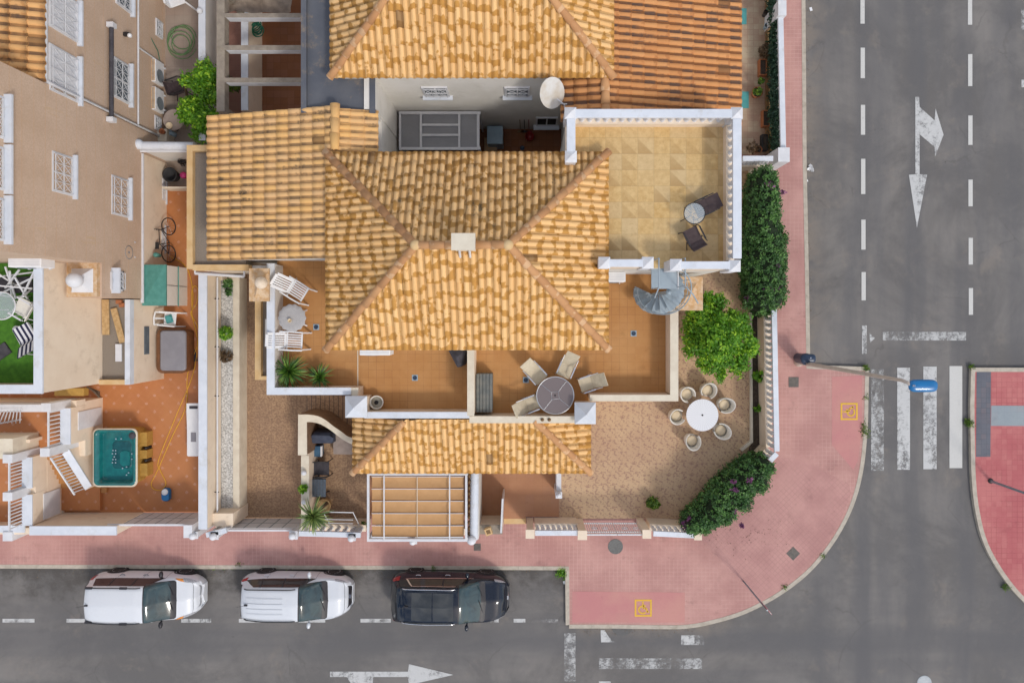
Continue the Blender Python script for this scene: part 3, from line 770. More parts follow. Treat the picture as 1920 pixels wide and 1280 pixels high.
def post(parent, px, py, zt, w, z0, mat='white_paint', pyr=.12, name='post'):
    b = MB(); x, y = X(px,zt), Y(py,zt); b.box(x-w/2, y-w/2, z0, x+w/2, y+w/2, zt-pyr)
    if pyr: b.pyramid(x-w/2-.02, y-w/2-.02, x+w/2+.02, y+w/2+.02, zt-pyr, zt)
    return b.part(name, mat, parent)

# window on a wall facing +x (east) or -y (south): frame, pane, crossed white grille, sill
def window(parent, face, plane, a0, a1, z0, z1, sill=.16, grille=True, pane='glass_grey', panels=2):
    """a0..a1 = y range (east) or x range (south)"""
    def P(a, z, o): return (plane+o, a, z) if face == 'e' else (a, plane-o, z)
    def bx(mb, A0, A1, Z0, Z1, O0, O1):
        p, q = P(A0,Z0,O0), P(A1,Z1,O1); mb.box(p[0],p[1],p[2],q[0],q[1],q[2])
    a0, a1 = sorted((a0,a1)); f = MB(); t = .06
    bx(f,a0-t,a1+t,z1,z1+t,.0,.05); bx(f,a0-t,a0,z0,z1,.0,.05); bx(f,a1,a1+t,z0,z1,.0,.05); bx(f,a0,a1,z0-.02,z0+.04,.0,.05)
    for k in range(1,panels): m = a0+(a1-a0)*k/panels; bx(f,m-.025,m+.025,z0,z1,.0,.035)
    fr = f.part('window', 'white_metal', parent)
    g = MB(); bx(g,a0,a1,z0,z1,.004,.012); g.part('pane', pane, fr)
    if grille:
        g = MB(); o = .07
        for zz in (z0+.05,(z0+z1)/2,z1-.05): g.bar(P(a0,zz,o),P(a1,zz,o),.022)
        m = max(2, round((a1-a0)/.28)); w = (a1-a0)/m
        for k in range(m+1): g.bar(P(a0+k*w,z0,o),P(a0+k*w,z1,o),.018)
        for k in range(m):
            for (za,zb) in ((z0+.05,(z0+z1)/2),((z0+z1)/2,z1-.05)):
                g.bar(P(a0+k*w,za,o),P(a0+(k+1)*w,zb,o),.012); g.bar(P(a0+(k+1)*w,za,o),P(a0+k*w,zb,o),.012)
        g.part('grille', 'white_metal', fr)
    if sill:
        g = MB(); bx(g,a0-.14,a1+.14,z0-.10,z0-.03,0,sill); g.part('sill', 'white_cap', fr)
    return fr

# ================================================================== THE CORNER VILLA
V = T('villa', 'corner villa with flamed hip roof, orange roof terraces and yellow tiled upper terrace', 'house', (X(985,0), 1.0, .15))
ZE = 6.2; PIT = .56
vx0, vx1 = X(612,ZE), X(1140,ZE); vy0, vy1 = Y(655,ZE), Y(286,ZE)
wall_box(V, 'wall', 'pale_render', vx0+.3, vy0+.3, vx1-.3, vy1-.05, 3.0, ZE-.02)
MB().box(vx0+.06, vy0+.06, ZE-.12, vx1-.06, vy1-.03, ZE-.015).part('soffit', 'cream_render', V)
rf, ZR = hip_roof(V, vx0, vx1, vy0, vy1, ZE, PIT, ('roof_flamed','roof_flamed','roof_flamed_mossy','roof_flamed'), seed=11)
# chimney on the ridge
ch = MB().box(X(850,8.6), Y(466,8.6), 7.2, X(888,8.6), Y(440,8.6), 8.45).part('chimney', 'cream_render', rf)
MB().pbox(846,437,891,469,8.45,8.55).part('chimney_cap', 'cream_cap', V)
b = MB(); b.tube([(X(861,8.3),Y(466,8.3),8.3),(X(861,8.0),Y(480,8.0),7.7)], .035); b.tube([(X(880,8.3),Y(466,8.3),8.3),(X(880,8.0),Y(480,8.0),7.7)], .035)
b.part('chimney_brace', 'white_metal', V)
# ground floor and first-floor terraces (floor level 3.0)
ZF = 3.0; ZP = 3.85
tw, te = X(500,ZP), X(1272,ZP); ts1 = Y(740,ZP); ts2 = Y(788,ZP); ts3 = Y(752,ZP)
wall_box(V, 'ground_floor_wall', 'cream_render', tw+.02, ts1+.02, te-.02, Y(500,ZF), .15, ZF-.02)
wall_box(V, 'ground_floor_wall', 'cream_render', X(668,ZP), ts2+.02, X(1105,ZP), ts1+.02, .15, ZF-.02)
b = MB(); b.prism([(tw+.04,ts1+.04),(X(664,ZP),ts1+.04),(X(664,ZP),ts2+.05),(X(1108,ZP),ts2+.05),(X(1108,ZP),ts3+.04),(te-.04,ts3+.04),(te-.04,1.6),(vx1,1.6),(vx1,2.2),(tw+.04,2.2)], ZF-.02, ZF)
b.part('terrace_floor', 'terrace_orange', V)
def parapet(x0,y0,x1,y1,z0,z1,mat='cream_render',cap='white_cap',over=.02,ct=.06,name='parapet'):
    o = MB().box(x0+.02,y0+.02,z0,x1-.02,y1-.02,z1-ct).part(name, mat, V)
    MB().box(x0,y0,z1-ct,x1,y1,z1).part('coping', cap, o); return o
pt = .26
parapet(tw, ts1, tw+pt, Y(494,ZP), ZF, ZP, 'pale_render')
parapet(tw+pt, ts1, X(658,ZP), ts1+.24, ZF, ZP, 'cream_render')
parapet(X(658,ZP), Y(748,ZP), X(671,ZP), Y(727,ZP), ZF, ZP-.05, 'cream_render', 'cream_cap')
parapet(X(683,ZP), Y(784,ZP), X(880,ZP), Y(772,ZP), ZF-1, ZP, 'cream_render')
parapet(X(880,ZP), Y(793,ZP), X(1082,ZP), Y(780,ZP), ZF-1, ZP-.003, 'cream_render', 'cream_cap')
parapet(X(1106,ZP), ts3, te, Y(740,ZP), ZF, ZP, 'cream_render', 'cream_cap')
parapet(te-.27, Y(740,ZP), te, Y(560,ZP), ZF, ZP-.003, 'cream_render', 'cream_cap')
parapet(X(876,4.3), Y(776,3.9), X(889,4.3), Y(650,4.3), ZF, 4.3, 'cream_render', 'cream_cap')
for (a,c,d,e) in ((645,743,686,784),(1078,755,1118,796)):
    b = MB(); x0,x1 = X(a,4.2), X(d,4.2); y0,y1 = Y(e,4.2), Y(c,4.2)
    o = MB().box(x0+.08,y0+.08,2.2,x1-.08,y1-.08,4.0).part('corner_pier', 'cream_render', V)
    MB().box(x0,y0,4.0,x1,y1,4.06).pyramid(x0,y0,x1,y1,4.061,4.45).part('pier_cap', 'white_cap', o)
b = MB(); b.obox(Vector((X(671,ZF),Y(692,ZF),ZF+.006)), .03, 1.35, .008); b.part('floor_joint_strip', 'cream_cap', V)
for (a,c) in ((593,613),(778,708),(1188,625),(986,712)):
    p = W(a,c,ZF); b = MB(); b.obox(p+Vector((0,0,.006)), .20, .20, .012); o = b.part('floor_drain', 'steel_blue', V)
    MB().lathe([(.075,0),(.075,.01),(.05,.014),(.03,.004),(1e-4,.004)], (p.x,p.y,ZF+.0125), 20).part('drain_ring', 'bin_navy', o)
# wall lanterns bases on the cream coping
for a in (1017,1030):
    p = W(a,787,3.9); MB().lathe([(.06,0),(.05,.05),(.03,.08),(1e-4,.1)], (p.x,p.y,ZP), 12).part('coping_fitting', 'brown_fence', V)
# west wing (golden tiles) ------------------------------------------------
wz = 5.0; wx0 = X(390,wz); wtop = vx0+.12; wp = 1.05/(wtop-wx0+.25); wy0 = Y(489,wz); wy1 = Y(212,5.3)
wall_box(V, 'wing_wall', 'pale_render', wx0+.22, wy0+.16, vx0+.3, vy1+.0, .15, wz-.03)
wall_box(V, 'wing_wall', 'pale_render', wx0+.22, vy1+.0, X(706,5.7), wy1-.12, .15, wz-.03)
rw = mk_roof(V)
xr = X(628,6.1)
rk = dict(p=.225, tl=.40, amp=.050, stagger=0, jitter=.004)
tile_slope('tile_slope', 'roof_golden', rw, (wx0,wy1), (wx0,wy0), wz, (1,0), xr-wx0, 1.08/(xr-wx0), [((0,wy0),(0,1))], seed=31, **rk)
ridge_run('top_ridge', rw, (xr, wy1, 6.12), (xr, vy1+.1, 6.12), r=.13, seed=4, mat='roof_golden')
xe = X(709,5.75); ez = 5.78
tile_slope('tile_slope', 'roof_golden', rw, (xe,vy1-.35), (xe,wy1-.08), ez, (-1,0), xe-xr, .30/(xe-xr), [], seed=37, **rk)
MB().add([(xr,wy0+.02,6.0),(wx0+.05,wy0+.02,wz-.02),(wx0+.05,wy0+.02,wz-.10),(xr,wy0+.02,5.3)],[(0,1,2,3)]).part('verge_board','pale_render',V)
MB().add([(wx0+.25,wy1-.13,wz-.06),(xe-.3,wy1-.13,wz-.06),(xe-.3,wy1-.13,5.72),(xr,wy1-.13,6.0),(wx0+.25,wy1-.13,wz+.0)],[(0,4,3,2,1)]).part('gable_wall', 'pale_render', V)
# gravel ledge west of the wing, with ochre kerb
lz = 3.45; b = MB(); b.box(X(352,lz), Y(503,lz), .15, wx0+.4, Y(272,lz), lz-.25); o = b.part('ledge_wall', 'cream_render', V)
MB().box(X(361,lz), Y(495,lz), lz-.24, wx0+.5, Y(284,lz), lz-.18).part('gravel_bed', 'gravel_roof', o)
o = MB().box(X(350,lz), Y(504,lz), lz-.3, X(361,lz), Y(272,lz), lz).part('ledge_coping', 'ochre_cap', V)
MB().box(X(361,lz), Y(283,lz), lz-.3, wx0+.5, Y(272,lz), lz-.002).part('ledge_coping', 'ochre_cap', V)
MB().box(X(361,lz), Y(507,lz), lz-.3, X(466,lz), Y(496,lz), lz-.002).part('ledge_coping', 'ochre_cap', V)
MB().box(X(366,3.3), Y(506,3.3), 2.4, tw, Y(497,3.3), 3.1).part('ledge_wall', 'pale_render', V)
# small flat canopy below the west terrace
cz = 2.75; MB().box(X(479,cz), Y(706,cz), .15, tw+.05, Y(565,cz), cz-.2).part('side_canopy', 'gravel_roof', V)
MB().box(X(478,cz), Y(712,cz), cz-.3, X(489,cz), Y(560,cz), cz).part('canopy_coping', 'ochre_cap', V)
MB().box(X(489,cz), Y(712,cz), cz-.3, tw+.05, Y(705,cz), cz-.002).part('canopy_coping', 'ochre_cap', V)
MB().pbox(497,598,503,643,cz-.1,cz+.3).part('canopy_pipe', 'pale_render', V)
# barbecue chimney west: stone box with a ball on top
o = MB().pbox(470,506,502,560,.15,4.05).part('barbecue_chimney', 'cream_render', V)
MB().pbox(467,503,504,565,4.05,4.15).part('chimney_slab', 'rust_stone', o)
x0,y0,x1,y1 = X(474,4.3),Y(558,4.3),X(499,4.3),Y(510,4.3); MB().pyramid(x0,y0,x1,y1,4.152,4.40).part('chimney_hood', 'rust_stone', o)
MB().ball((X(488,4.6),Y(530,4.6),4.52), .20, 20).part('chimney_ball', 'cream_render', o)
# barbecue chimney east: hollow rusty hood
o = MB().pbox(1270,524,1312,578,.15,3.95).part('barbecue_chimney', 'cream_render', V)
MB().pbox(1268,519,1318,582,3.95,4.10).part('chimney_slab', 'rust_stone', o)
x0,y0,x1,y1 = X(1275,4.2),Y(572,4.2),X(1308,4.2),Y(530,4.2); MB().pyramid(x0,y0,x1,y1,4.102,4.42).part('chimney_hood', 'rust_stone', o)
# lower front hip roof
z5 = 2.75; lx0,lx1 = X(662,z5), X(1107,z5); ly0 = Y(886,z5); ly1 = ts2-.02; run = ly1-ly0; k = .7071; lr = mk_roof(V); lp = .50
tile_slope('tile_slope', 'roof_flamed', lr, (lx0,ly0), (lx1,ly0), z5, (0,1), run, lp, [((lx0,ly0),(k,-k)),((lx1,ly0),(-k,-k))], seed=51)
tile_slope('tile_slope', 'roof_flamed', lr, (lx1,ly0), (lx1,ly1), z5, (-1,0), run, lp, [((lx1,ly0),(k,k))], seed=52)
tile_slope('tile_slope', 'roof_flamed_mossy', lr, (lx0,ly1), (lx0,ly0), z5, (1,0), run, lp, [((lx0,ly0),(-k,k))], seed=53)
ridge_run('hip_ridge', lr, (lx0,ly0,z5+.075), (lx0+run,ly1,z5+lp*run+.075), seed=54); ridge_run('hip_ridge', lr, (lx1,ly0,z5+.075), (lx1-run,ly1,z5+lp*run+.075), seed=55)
MB().box(lx0+.08,ly0+.08,z5-.12,lx1-.08,ly1,z5-.02).part('porch_ceiling', 'cream_render', V)
for a in (705,960,1090): p = (X(a,2.6), ly0+.35); MB().box(p[0]-.13,p[1]-.13,.2,p[0]+.13,p[1]+.13,z5-.12).part('porch_post', 'cream_render', V)
o = MB().box(X(1044,1.5),Y(933,1.5),.2,X(1053,1.5),Y(880,1.5),1.25).part('porch_side_wall', 'white_paint', V)
MB().box(X(1042,1.5),Y(934,1.5),.2,X(1054,1.5),Y(922,1.5),1.5).ball((X(1048,1.6),Y(928,1.6),1.58),.09,14).part('porch_end_post','white_paint',o)
# ------------------------------------------------------------------ upper terrace
ZU = 5.9; ZC = 6.9
ux0,ux1 = X(1063,ZC), X(1391,ZC); uy0,uy1 = Y(503,ZC), Y(204,ZC)
wall_box(V, 'terrace_block_wall', 'pale_render', ux0+.05, uy0+.06, ux1-.05, uy1-.05, .15, ZU-.03)
MB().box(ux0+.06, uy0+.07, ZU-.03, ux1-.06, uy1-.06, ZU).part('upper_terrace_floor', 'sand_tile', V)
def hb(name, p, q, zb, n=None, **kw):
    r_ = bpy.data.objects.new('balustrade', bpy.data.meshes.new('balustrade')); COL.objects.link(r_); r_.parent = V
    balustrade(r_, p, q, ZU, zb, ZC, n=n, **kw); return r_
n_ = hb('n', (ux0+.12, uy1-.13), (ux1-.12, uy1-.13), ZU+.32, cap=.25, w=.24)
e_ = hb('e', (ux1-.13, uy1-.28), (ux1-.13, uy0+.28), ZU+.32, cap=.25, w=.24)
w_ = hb('w', (ux0+.12, uy1-.28), (ux0+.12, Y(290,ZC)), ZU+.32, cap=.25, w=.24)
sA = hb('s', (X(1140,ZC), Y(493,ZC)), (X(1214,ZC), Y(493,ZC)), ZU+.6, cap=.22, w=.2, base=True, n=5)
sB = hb('s', (X(1275,ZC), Y(497,ZC)), (ux1-.28, Y(497,ZC)), ZU+.6, cap=.22, w=.2, base=True, n=8)
for o, a, c in ((n_,1070,210),(n_,1384,210),(w_,1071,292),(sA,1134,492),(sA,1216,492),(sB,1269,496),(sB,1380,498)):
    post(o, a, c, 7.0, .30, ZU)
ax, ay = X(1140,ZC), Y(493,ZC)

# ================================================================== NORTH VILLA (twin behind)
Nn = T('villa', 'villa at top edge with flamed hip roof and a pergola court beside it', 'house', (X(985,0), 9.5, .15))
ny0 = Y(146,ZE); nx0,nx1 = X(620,ZE), X(1150,ZE); ny1 = ny0 + (vy1-vy0)
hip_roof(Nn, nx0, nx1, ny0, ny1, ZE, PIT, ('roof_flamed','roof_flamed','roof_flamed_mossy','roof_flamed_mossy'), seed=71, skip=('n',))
nwy = ny0 + .12; WX = X(748,.15)
wall_box(Nn, 'wall', 'pale_render', WX-.6, nwy, nx1-.3, ny1-.3, .15, ZE-.03)
wall_box(Nn, 'well_wall', 'pale_render', X(704,5.9), wy1-.05, WX, nwy+.5, .15, 5.86)
wall_box(Nn, 'well_wall', 'pale_render', WX-.25, vy1-.3, WX-.002, wy1-.052, .15, 5.6)
window(Nn, 's', nwy, X(797,4.6), X(838,4.6), 4.2, 5.0, .14)
window(Nn, 's', nwy, X(950,4.6), X(990,4.6), 4.2, 5.0, .14)
window(Nn, 's', nwy, X(1008,1.4), X(1043,1.4), .75, 1.7, .18, grille=False, pane='interior_dark')
window(Nn, 'e', WX, Y(237,4), Y(212,4), 2.6, 3.6, .12)
# flat membrane roof
mz = 5.85; o = MB().prism([(X(566,mz),Y(213,mz)+.0),(X(703,mz),Y(213,mz)),(X(703,mz),Y(140,mz)),(nx0+.3,Y(140,mz)),(nx0+.3,ny1),(X(566,mz),ny1)], .15, mz-.1).part('flat_roof_block', 'pale_render', Nn)
MB().prism([(X(568,mz),Y(212,mz)),(X(702,mz),Y(212,mz)),(X(702,mz),Y(141,mz)),(nx0+.3,Y(141,mz)),(nx0+.3,ny1),(X(568,mz),ny1)], mz-.1, mz-.08).part('roof_membrane', 'blue_membrane', o)
MB().box(X(565,mz),Y(212,mz),mz-.3,X(575,mz),ny1,mz+.04).box(X(693,mz),Y(213,mz),mz-.3,X(704,mz),Y(146,mz),mz+.03).part('roof_rim', 'blue_membrane', o)
# right-hand lower tiled roof, runs down east
rz_ = 5.0; rx1 = X(1389,rz_); rxr = X(1135,6.1); rr_ = mk_roof(Nn); ry0 = uy1+.02
tile_slope('tile_slope', 'roof_orange', rr_, (rx1,ry0), (rx1,ny1), rz_, (-1,0), rx1-rxr, 1.08/(rx1-rxr), [], seed=81, p=.235, tl=.40, amp=.050, stagger=0, jitter=.004)
rxw = X(1052,5.8)
tile_slope('tile_slope', 'roof_orange', rr_, (rxw,ny0+.3), (rxw,ry0-.1), 5.80, (1,0), rxr-rxw, .30/(rxr-rxw), [], seed=82, p=.235, tl=.40, amp=.050, stagger=0, jitter=.004)
ridge_run('top_ridge', rr_, (rxr,ry0,6.13), (rxr,ny0+.4,6.13), r=.13, seed=8)
wall_box(Nn, 'wing_wall', 'pale_render', rxw+.3, ry0+.0, rx1-.25, ny1-.3, .15, rz_-.03)
wall_box(Nn, 'wing_wall', 'pale_render', rxw+.15, ry0+.02, rxr+.2, ny0+.3, rz_-.02, 5.74)
# white framed grey roof over the well
o = MB().pbox(750,213,899,278,2.45,2.5).part('well_canopy', 'grey_panel', Nn)
b = MB(); z = 2.5
for (a,c,d,e) in ((748,209,901,214),(748,276,901,281),(748,214,752,276),(894,214,899,276),(787,214,791,276),(859,214,863,276),(791,232,859,236),(791,251,859,255)): b.pbox(a,c,d,e,2.502,2.58)
b.part('canopy_frame', 'white_metal', o)
b = MB(); [b.box(X(a,2.4)-.04,Y(c,2.4)-.04,.15,X(a,2.4)+.04,Y(c,2.4)+.04,2.45) for a,c in ((898,214),(898,276))]; b.part('canopy_leg', 'white_metal', o)
# pergola court to its left: concrete beams
pz = 3.3
MB().box(X(406,pz),Y(209,pz),pz-.35,X(421,pz),ny1,pz).part('edge_beam', 'concrete', Nn)
for c_ in (-20,203): MB().box(X(408,pz),Y(c_,pz)-.1,.15,X(419,pz),Y(c_,pz)+.1,pz-.35).part('court_post','concrete',Nn)
for (a,c) in ((25,33),(85,94),(146,155),(-38,-30)):
    y1_,y0_ = Y(a,pz),Y(c,pz); MB().box(X(421,pz),y0_,pz-.32,X(600,pz),y1_,pz-.002).part('pergola_beam', 'concrete', Nn)
    MB().box(X(424,pz),y0_-.012,pz-.32,X(600,pz),y0_-.001,pz-.02).part('beam_face', 'white_paint', Nn)
MB().pbox(452,-60,465,208,.15,1.5).part('court_partition', 'cream_render', Nn)
MB().pbox(452,-60,465,207,1.502,1.55).part('partition_coping', 'white_cap', Nn)
# ================================================================== WEST BUILDINGS
FX = X(310,.15)
def zf(px): return CAMH + FX*F/(NX-px)*1.0 if False else CAMH - abs(FX)*F/(NX-px)
YB0 = Y(265,.15); YB1 = Y(508,.15)
A = T('apartment_building', 'brown rendered building at top left with tiled roof edge and white gutter', 'building', (FX-4, YB0+4, .15))
wall_box(A, 'facade_wall', 'facade', -32, YB0, FX, 24, .0, 6.75)
ar = mk_roof(A)
tile_slope('tile_slope', 'roof_amber', ar, (FX+.08,24), (FX+.08,YB0+.0), 6.85, (-1,0), 2.4, .30, [], seed=91, p=.25, tl=.42, amp=.05, stagger=0, jitter=.004)
b = MB(); gx = X(81,6.8); b.tube([(gx,YB0+.02,6.75),(gx,20,6.75)], .085, 10); b.part('gutter', 'white_metal', A)
b = MB(); b.tube([(X(88,6.75),YB0+.05,6.7),(FX+.07,YB0+.05,6.55),(FX+.07,YB0+.05,.3)], .05, 8); b.part('downpipe', 'white_metal', A)
b = MB(); b.tube([(FX+.06,YB0+.1,zf(256)),(FX+.06,15,zf(256))], .035, 8); b.tube([(FX+.06,Y(95,1.8),zf(256)),(FX+.06,Y(118,.6),.4)], .03, 8); b.part('wall_pipe', 'white_metal', A)
def win(parent, p0, p1, y0, y1, **kw):
    z1, z0 = zf(p0), zf(p1); zm = (z0+z1)/2; return window(parent, 'e', FX, Y(y0,zm), Y(y1,zm), z0, z1, **kw)
win(A, 93,143,100,178, pane='white_paint'); win(A, 93,143,-8,62, pane='white_paint'); win(A, 212,240,118,186); win(A, 218,243,-30,14)
win(A, 293,303,42,68, sill=0); win(A, 291,300,222,242, sill=0)
B2_ = T('apartment_building', 'tall brown rendered building on left with rows of white window sills', 'building', (FX-4, (YB0+YB1)/2, .15))
wall_box(B2_, 'facade_wall', 'facade', -32, YB1, FX+.03, YB0-.004, .0, 10.5)
wall_box(B2_, 'plinth_wall', 'cream_render', FX, Y(568,1.65), FX+.06, Y(290,1.65), .0, zf(265))
MB().box(FX, Y(568,1.65), zf(265), FX+.10, Y(290,1.65), zf(265)+.05).part('plinth_trim', 'white_paint', B2_)
win(B2_, 98,133,293,360); win(B2_, 209,238,336,402); win(B2_, 300,307,335,375, sill=.1, grille=True); win(B2_, 299,305,428,468, sill=.1)
for (y0,y1) in ((180,252),(276,350),(373,446)): win(B2_, -25,3,y0,y1, sill=.24)
# lower bay with window and ball-topped chimney
wall_box(B2_, 'bay_wall', 'facade', FX-1.15, Y(560,1.9), FX+.03, YB1+.0-.002, .0, 4.15)
window(B2_, 'e', FX+.03, Y(543,3), Y(512,3), zf(206), zf(228), sill=.28)
o = MB().pbox(125,492,182,556,4.15,4.3).part('chimney_slab', 'rust_stone', B2_)
x0,y0,x1,y1 = X(130,4.4),Y(548,4.4),X(171,4.4),Y(503,4.4); MB().pyramid(x0,y0,x1,y1,4.302,4.75).part('chimney_hood', 'white_paint', o)
MB().ball((X(136,4.9),Y(525,4.9),4.8), .25, 20).part('chimney_ball', 'white_paint', o)
# cream wing with a grass terrace
WXp = X(79,5.3)
Cw = T('terrace_wing', 'cream wing on left carrying a green turf terrace inside white parapets', 'building', (WXp-2, Y(610,4.4), .15))
yS = Y(738,5.3); yN = Y(478,5.3)
wall_box(Cw, 'wall', 'cream_render', -32, yS+.02, WXp-.02, YB1-.004, .0, 4.4)
MB().box(-25, yS+.25, 4.4, WXp-.26, YB1-.02, 4.43).part('turf', 'turf_mat', Cw)
o = MB().box(WXp-.24, yS+.02, 4.4, WXp-.02, YB1-.01, 5.24).part('parapet', 'cream_render', Cw)
MB().box(WXp-.27, yS, 5.24, WXp+.01, YB1-.01, 5.3).part('coping', 'white_cap', o)
o = MB().box(-25, yS+.02, 4.4, WXp-.26, yS+.24, 5.238).part('parapet', 'cream_render', Cw)
MB().box(-25, yS, 5.238, WXp-.272, yS+.28, 5.297).part('coping', 'white_cap', o)
# gravel-roofed outhouse
gz = 2.45; gx1 = X(243,gz); gx0 = WXp-.02; gs = Y(721,gz); gn = Y(561,gz)
G = T('outhouse', 'low cream outhouse with gravel roof holding loose planks', 'building', ((gx0+gx1)/2, (gs+gn)/2, .15))
wall_box(G, 'wall', 'cream_render', gx0, gs, gx1, gn-.003, 0, gz-.25)
MB().box(gx0, gs+.2, gz-.25, gx1-.16, gn-.01, gz-.2).part('gravel_bed', 'gravel_roof', G)
MB().box(gx1-.17, gs, gz-.25, gx1+.01, gn-.01, gz).part('coping', 'white_cap', G)
MB().box(gx0, gs, gz-.25, gx1-.171, gs+.17, gz-.002).part('coping', 'ochre_cap', G)
b = MB(); zq = 1.4
b.box(gx1-.01, Y(664,zq), zat(gx1,279), gx1+.02, Y(612,zq), zat(gx1,270)); b.part('glass_block_strip', 'glass_grey', G)
# ------------------------------------------------------------------ entrance block with stairs
px1 = X(193,.15); H1 = 2.05
E = T('entrance_block', 'cream entrance block with orange landing, white rails and steps by the hot tub', 'building', (px1-1, Y(810,1), .15))
yE1, yE0 = Y(756,1.9), Y(852,1.3)
b = MB(); b.box(-30, Y(855,1.25), 0, px1, Y(752,1.25), 1.2); b.part('landing_base', 'cream_render', E)
MB().box(-30, Y(855,1.25)+.02, 1.2, px1-.3, Y(752,1.25)-.02, 1.22).part('landing_floor', 'yard_terracotta', E)
def low_rail(par, xo, ya, yb, zc, n):
    """low wall with white top; iron rail standing on its inner edge"""
    o = MB().box(xo-.36, ya, 1.2, xo, yb, zc-.04).part('low_wall', 'cream_render', par)
    MB().box(xo-.36, ya, zc-.04, xo+.01, yb, zc).part('coping', 'white_cap', o)
    r_ = MB(); zt = zc+.62; xr_ = xo-.34
    for k in range(n): y = ya+(yb-ya)*(k+.5)/n; r_.bar((xr_,y,zc),(xr_,y,zt),.035)
    r_.bar((xr_,ya,zt),(xr_,yb,zt),.05); r_.part('iron_rail', 'white_metal', o); return o
low_rail(E, px1, Y(833,H1), Y(765,H1), H1, 9)
MB().box(px1-.4, Y(765,H1)+.003, 1.2, px1-.004, Y(753,H1), H1-.35).part('pier', 'cream_render', E)
for (a,c) in ((86,764),(84,848)): MB().pbox(a-9,c-8,a+9,c+8,1.2,2.75).part('pier', 'white_paint', E)
MB().box(px1, Y(800,.9), zat(px1,146), px1+.03, Y(767,.9), zat(px1,189)).part('meter_door', 'white_paint', E)
# steps going down to the south-east
ns = 8; xa, xb = X(86,1.2), X(160,.4)
for k in range(ns):
    t = k/(ns-1); z = 1.2-(k+1)*.12; y0 = Y(853,1.2) - (k+1)*.205; 
    MB().box(X(70,1), y0, 0, px1-.95+.165*k, y0+.215, max(z,.26)).part('step', 'terrace_orange', E)
MB().box(X(110,.4), Y(957,.4), 0, X(185,.4), Y(905,.4), .325).part('stair_platform', 'yard_terracotta', E)
# sloping stair rail
P0 = Vector((X(124,1.75),Y(846,1.75),1.75)); P1 = Vector((X(167,.8),Y(914,.8),.8)); d = P1-P0; sd = Vector((.10,.07,0))
o = MB(); o.add([tuple(P0-sd),tuple(P0+sd),tuple(P1+sd),tuple(P1-sd)]+[(v.x,v.y,.1) for v in (P0-sd,P0+sd,P1+sd,P1-sd)], [(0,1,2,3),(1,0,4,5),(2,1,5,6),(3,2,6,7),(0,3,7,4)]); st = o.part('stair_wall', 'cream_render', E)
o = MB(); u_ = Vector((0,0,.04)); o.add([tuple(P0-sd*1.2+u_),tuple(P0+sd*1.2+u_),tuple(P1+sd*1.2+u_),tuple(P1-sd*1.2+u_),tuple(P0-sd*1.2),tuple(P0+sd*1.2),tuple(P1+sd*1.2),tuple(P1-sd*1.2)],[(0,3,2,1),(0,1,5,4),(1,2,6,5),(2,3,7,6),(3,0,4,7)]); o.part('coping', 'white_cap', st)
r_ = MB(); off_ = Vector((-.15,-.10,0))
for k in range(13): p = P0+d*(k+.3)/13+off_; r_.bar(p,p+Vector((0,0,.6)),.03)
r_.bar(P0+off_+Vector((0,0,.6)),P1+off_+Vector((0,0,.6)),.05); r_.part('iron_rail', 'white_metal', st)
# second, nearer-street entrance block
qx = X(121,.15); H2_ = 1.9
E2 = T('entrance_block', 'cream entrance block at left edge with two short railed walls and a white cupboard door', 'building', (qx-1, Y(900,1), .15))
MB().prism([(-30,Y(1000,1.2)),(qx,Y(980,.6)),(qx,Y(862,1.2)),(-19.4,Y(862,1.2)),(-19.4,Y(834,1.2)),(-30,Y(828,1.2))], 0, 1.1).part('landing_base', 'cream_render', E2)
MB().box(qx-.36, Y(985,H2_), 1.1, qx-.008, Y(857,H2_), 1.198).part('low_wall','cream_render',E2)
MB().box(-30, Y(1000,1.2), 1.1, qx-.3, Y(850,1.2), 1.12).part('landing_floor', 'yard_terracotta', E2)
low_rail(E2, qx, Y(915,H2_), Y(857,H2_), H2_, 9); low_rail(E2, qx, Y(985,H2_), Y(927,H2_), H2_, 9)
MB().box(qx-.36, Y(927,H2_)+.002, 1.1, qx-.006, Y(915,H2_), H2_-.2).part('pier', 'cream_render', E2)
MB().box(X(24,1.9)-1.2, Y(830,1.9), 1.0, qx-.1, Y(824,1.9), 1.85).part('pier', 'cream_render', E2)
for (a,c) in ((14,931),(14,860)): MB().pbox(a-9,c-8,a+9,c+8,1.1,2.6).part('pier', 'white_paint', E2)
MB().pbox(-60,822,24,860,1.1,2.5).part('porch_slab', 'cream_cap', E2)
MB().box(qx, Y(968,.9), zat(qx,81), qx+.03, Y(920,.9), zat(qx,111)).part('meter_door', 'white_paint', E2)
MB().box(-30, Y(1002,1.9), 0, qx, Y(990,1.9), 1.85).part('front_wall', 'cream_render', E2)
MB().pbox(-60,985,46,998,1.851,1.9).part('coping', 'white_cap', E2)
MB().pbox(5,997,23,1014,0,1.95).part('pier', 'white_paint', E2)
# strip between wing and entrance: wooden bench board and railing gate
o = MB().pbox(-60,758,95,772,1.2,1.9); o.part('front_wall', 'white_paint', E)
r_ = MB(); zz = 2.3
for k in range(7): r_.bar((X(2+k*6,2.1),Y(772,2.1),2.1),(X(-4+k*7.5,1.4),Y(792,1.4),1.5),.025)
r_.bar((X(-20,2.2),Y(770,2.2),2.2),(X(42,2.2),Y(766,2.2),2.2),.05); r_.bar((X(-20,1.4),Y(797,1.4),1.4),(X(40,1.4),Y(786,1.4),1.4),.05)
r_.thing('railing_gate', 'white_metal', 'small white lattice railing on the orange landing at left edge', 'railing')
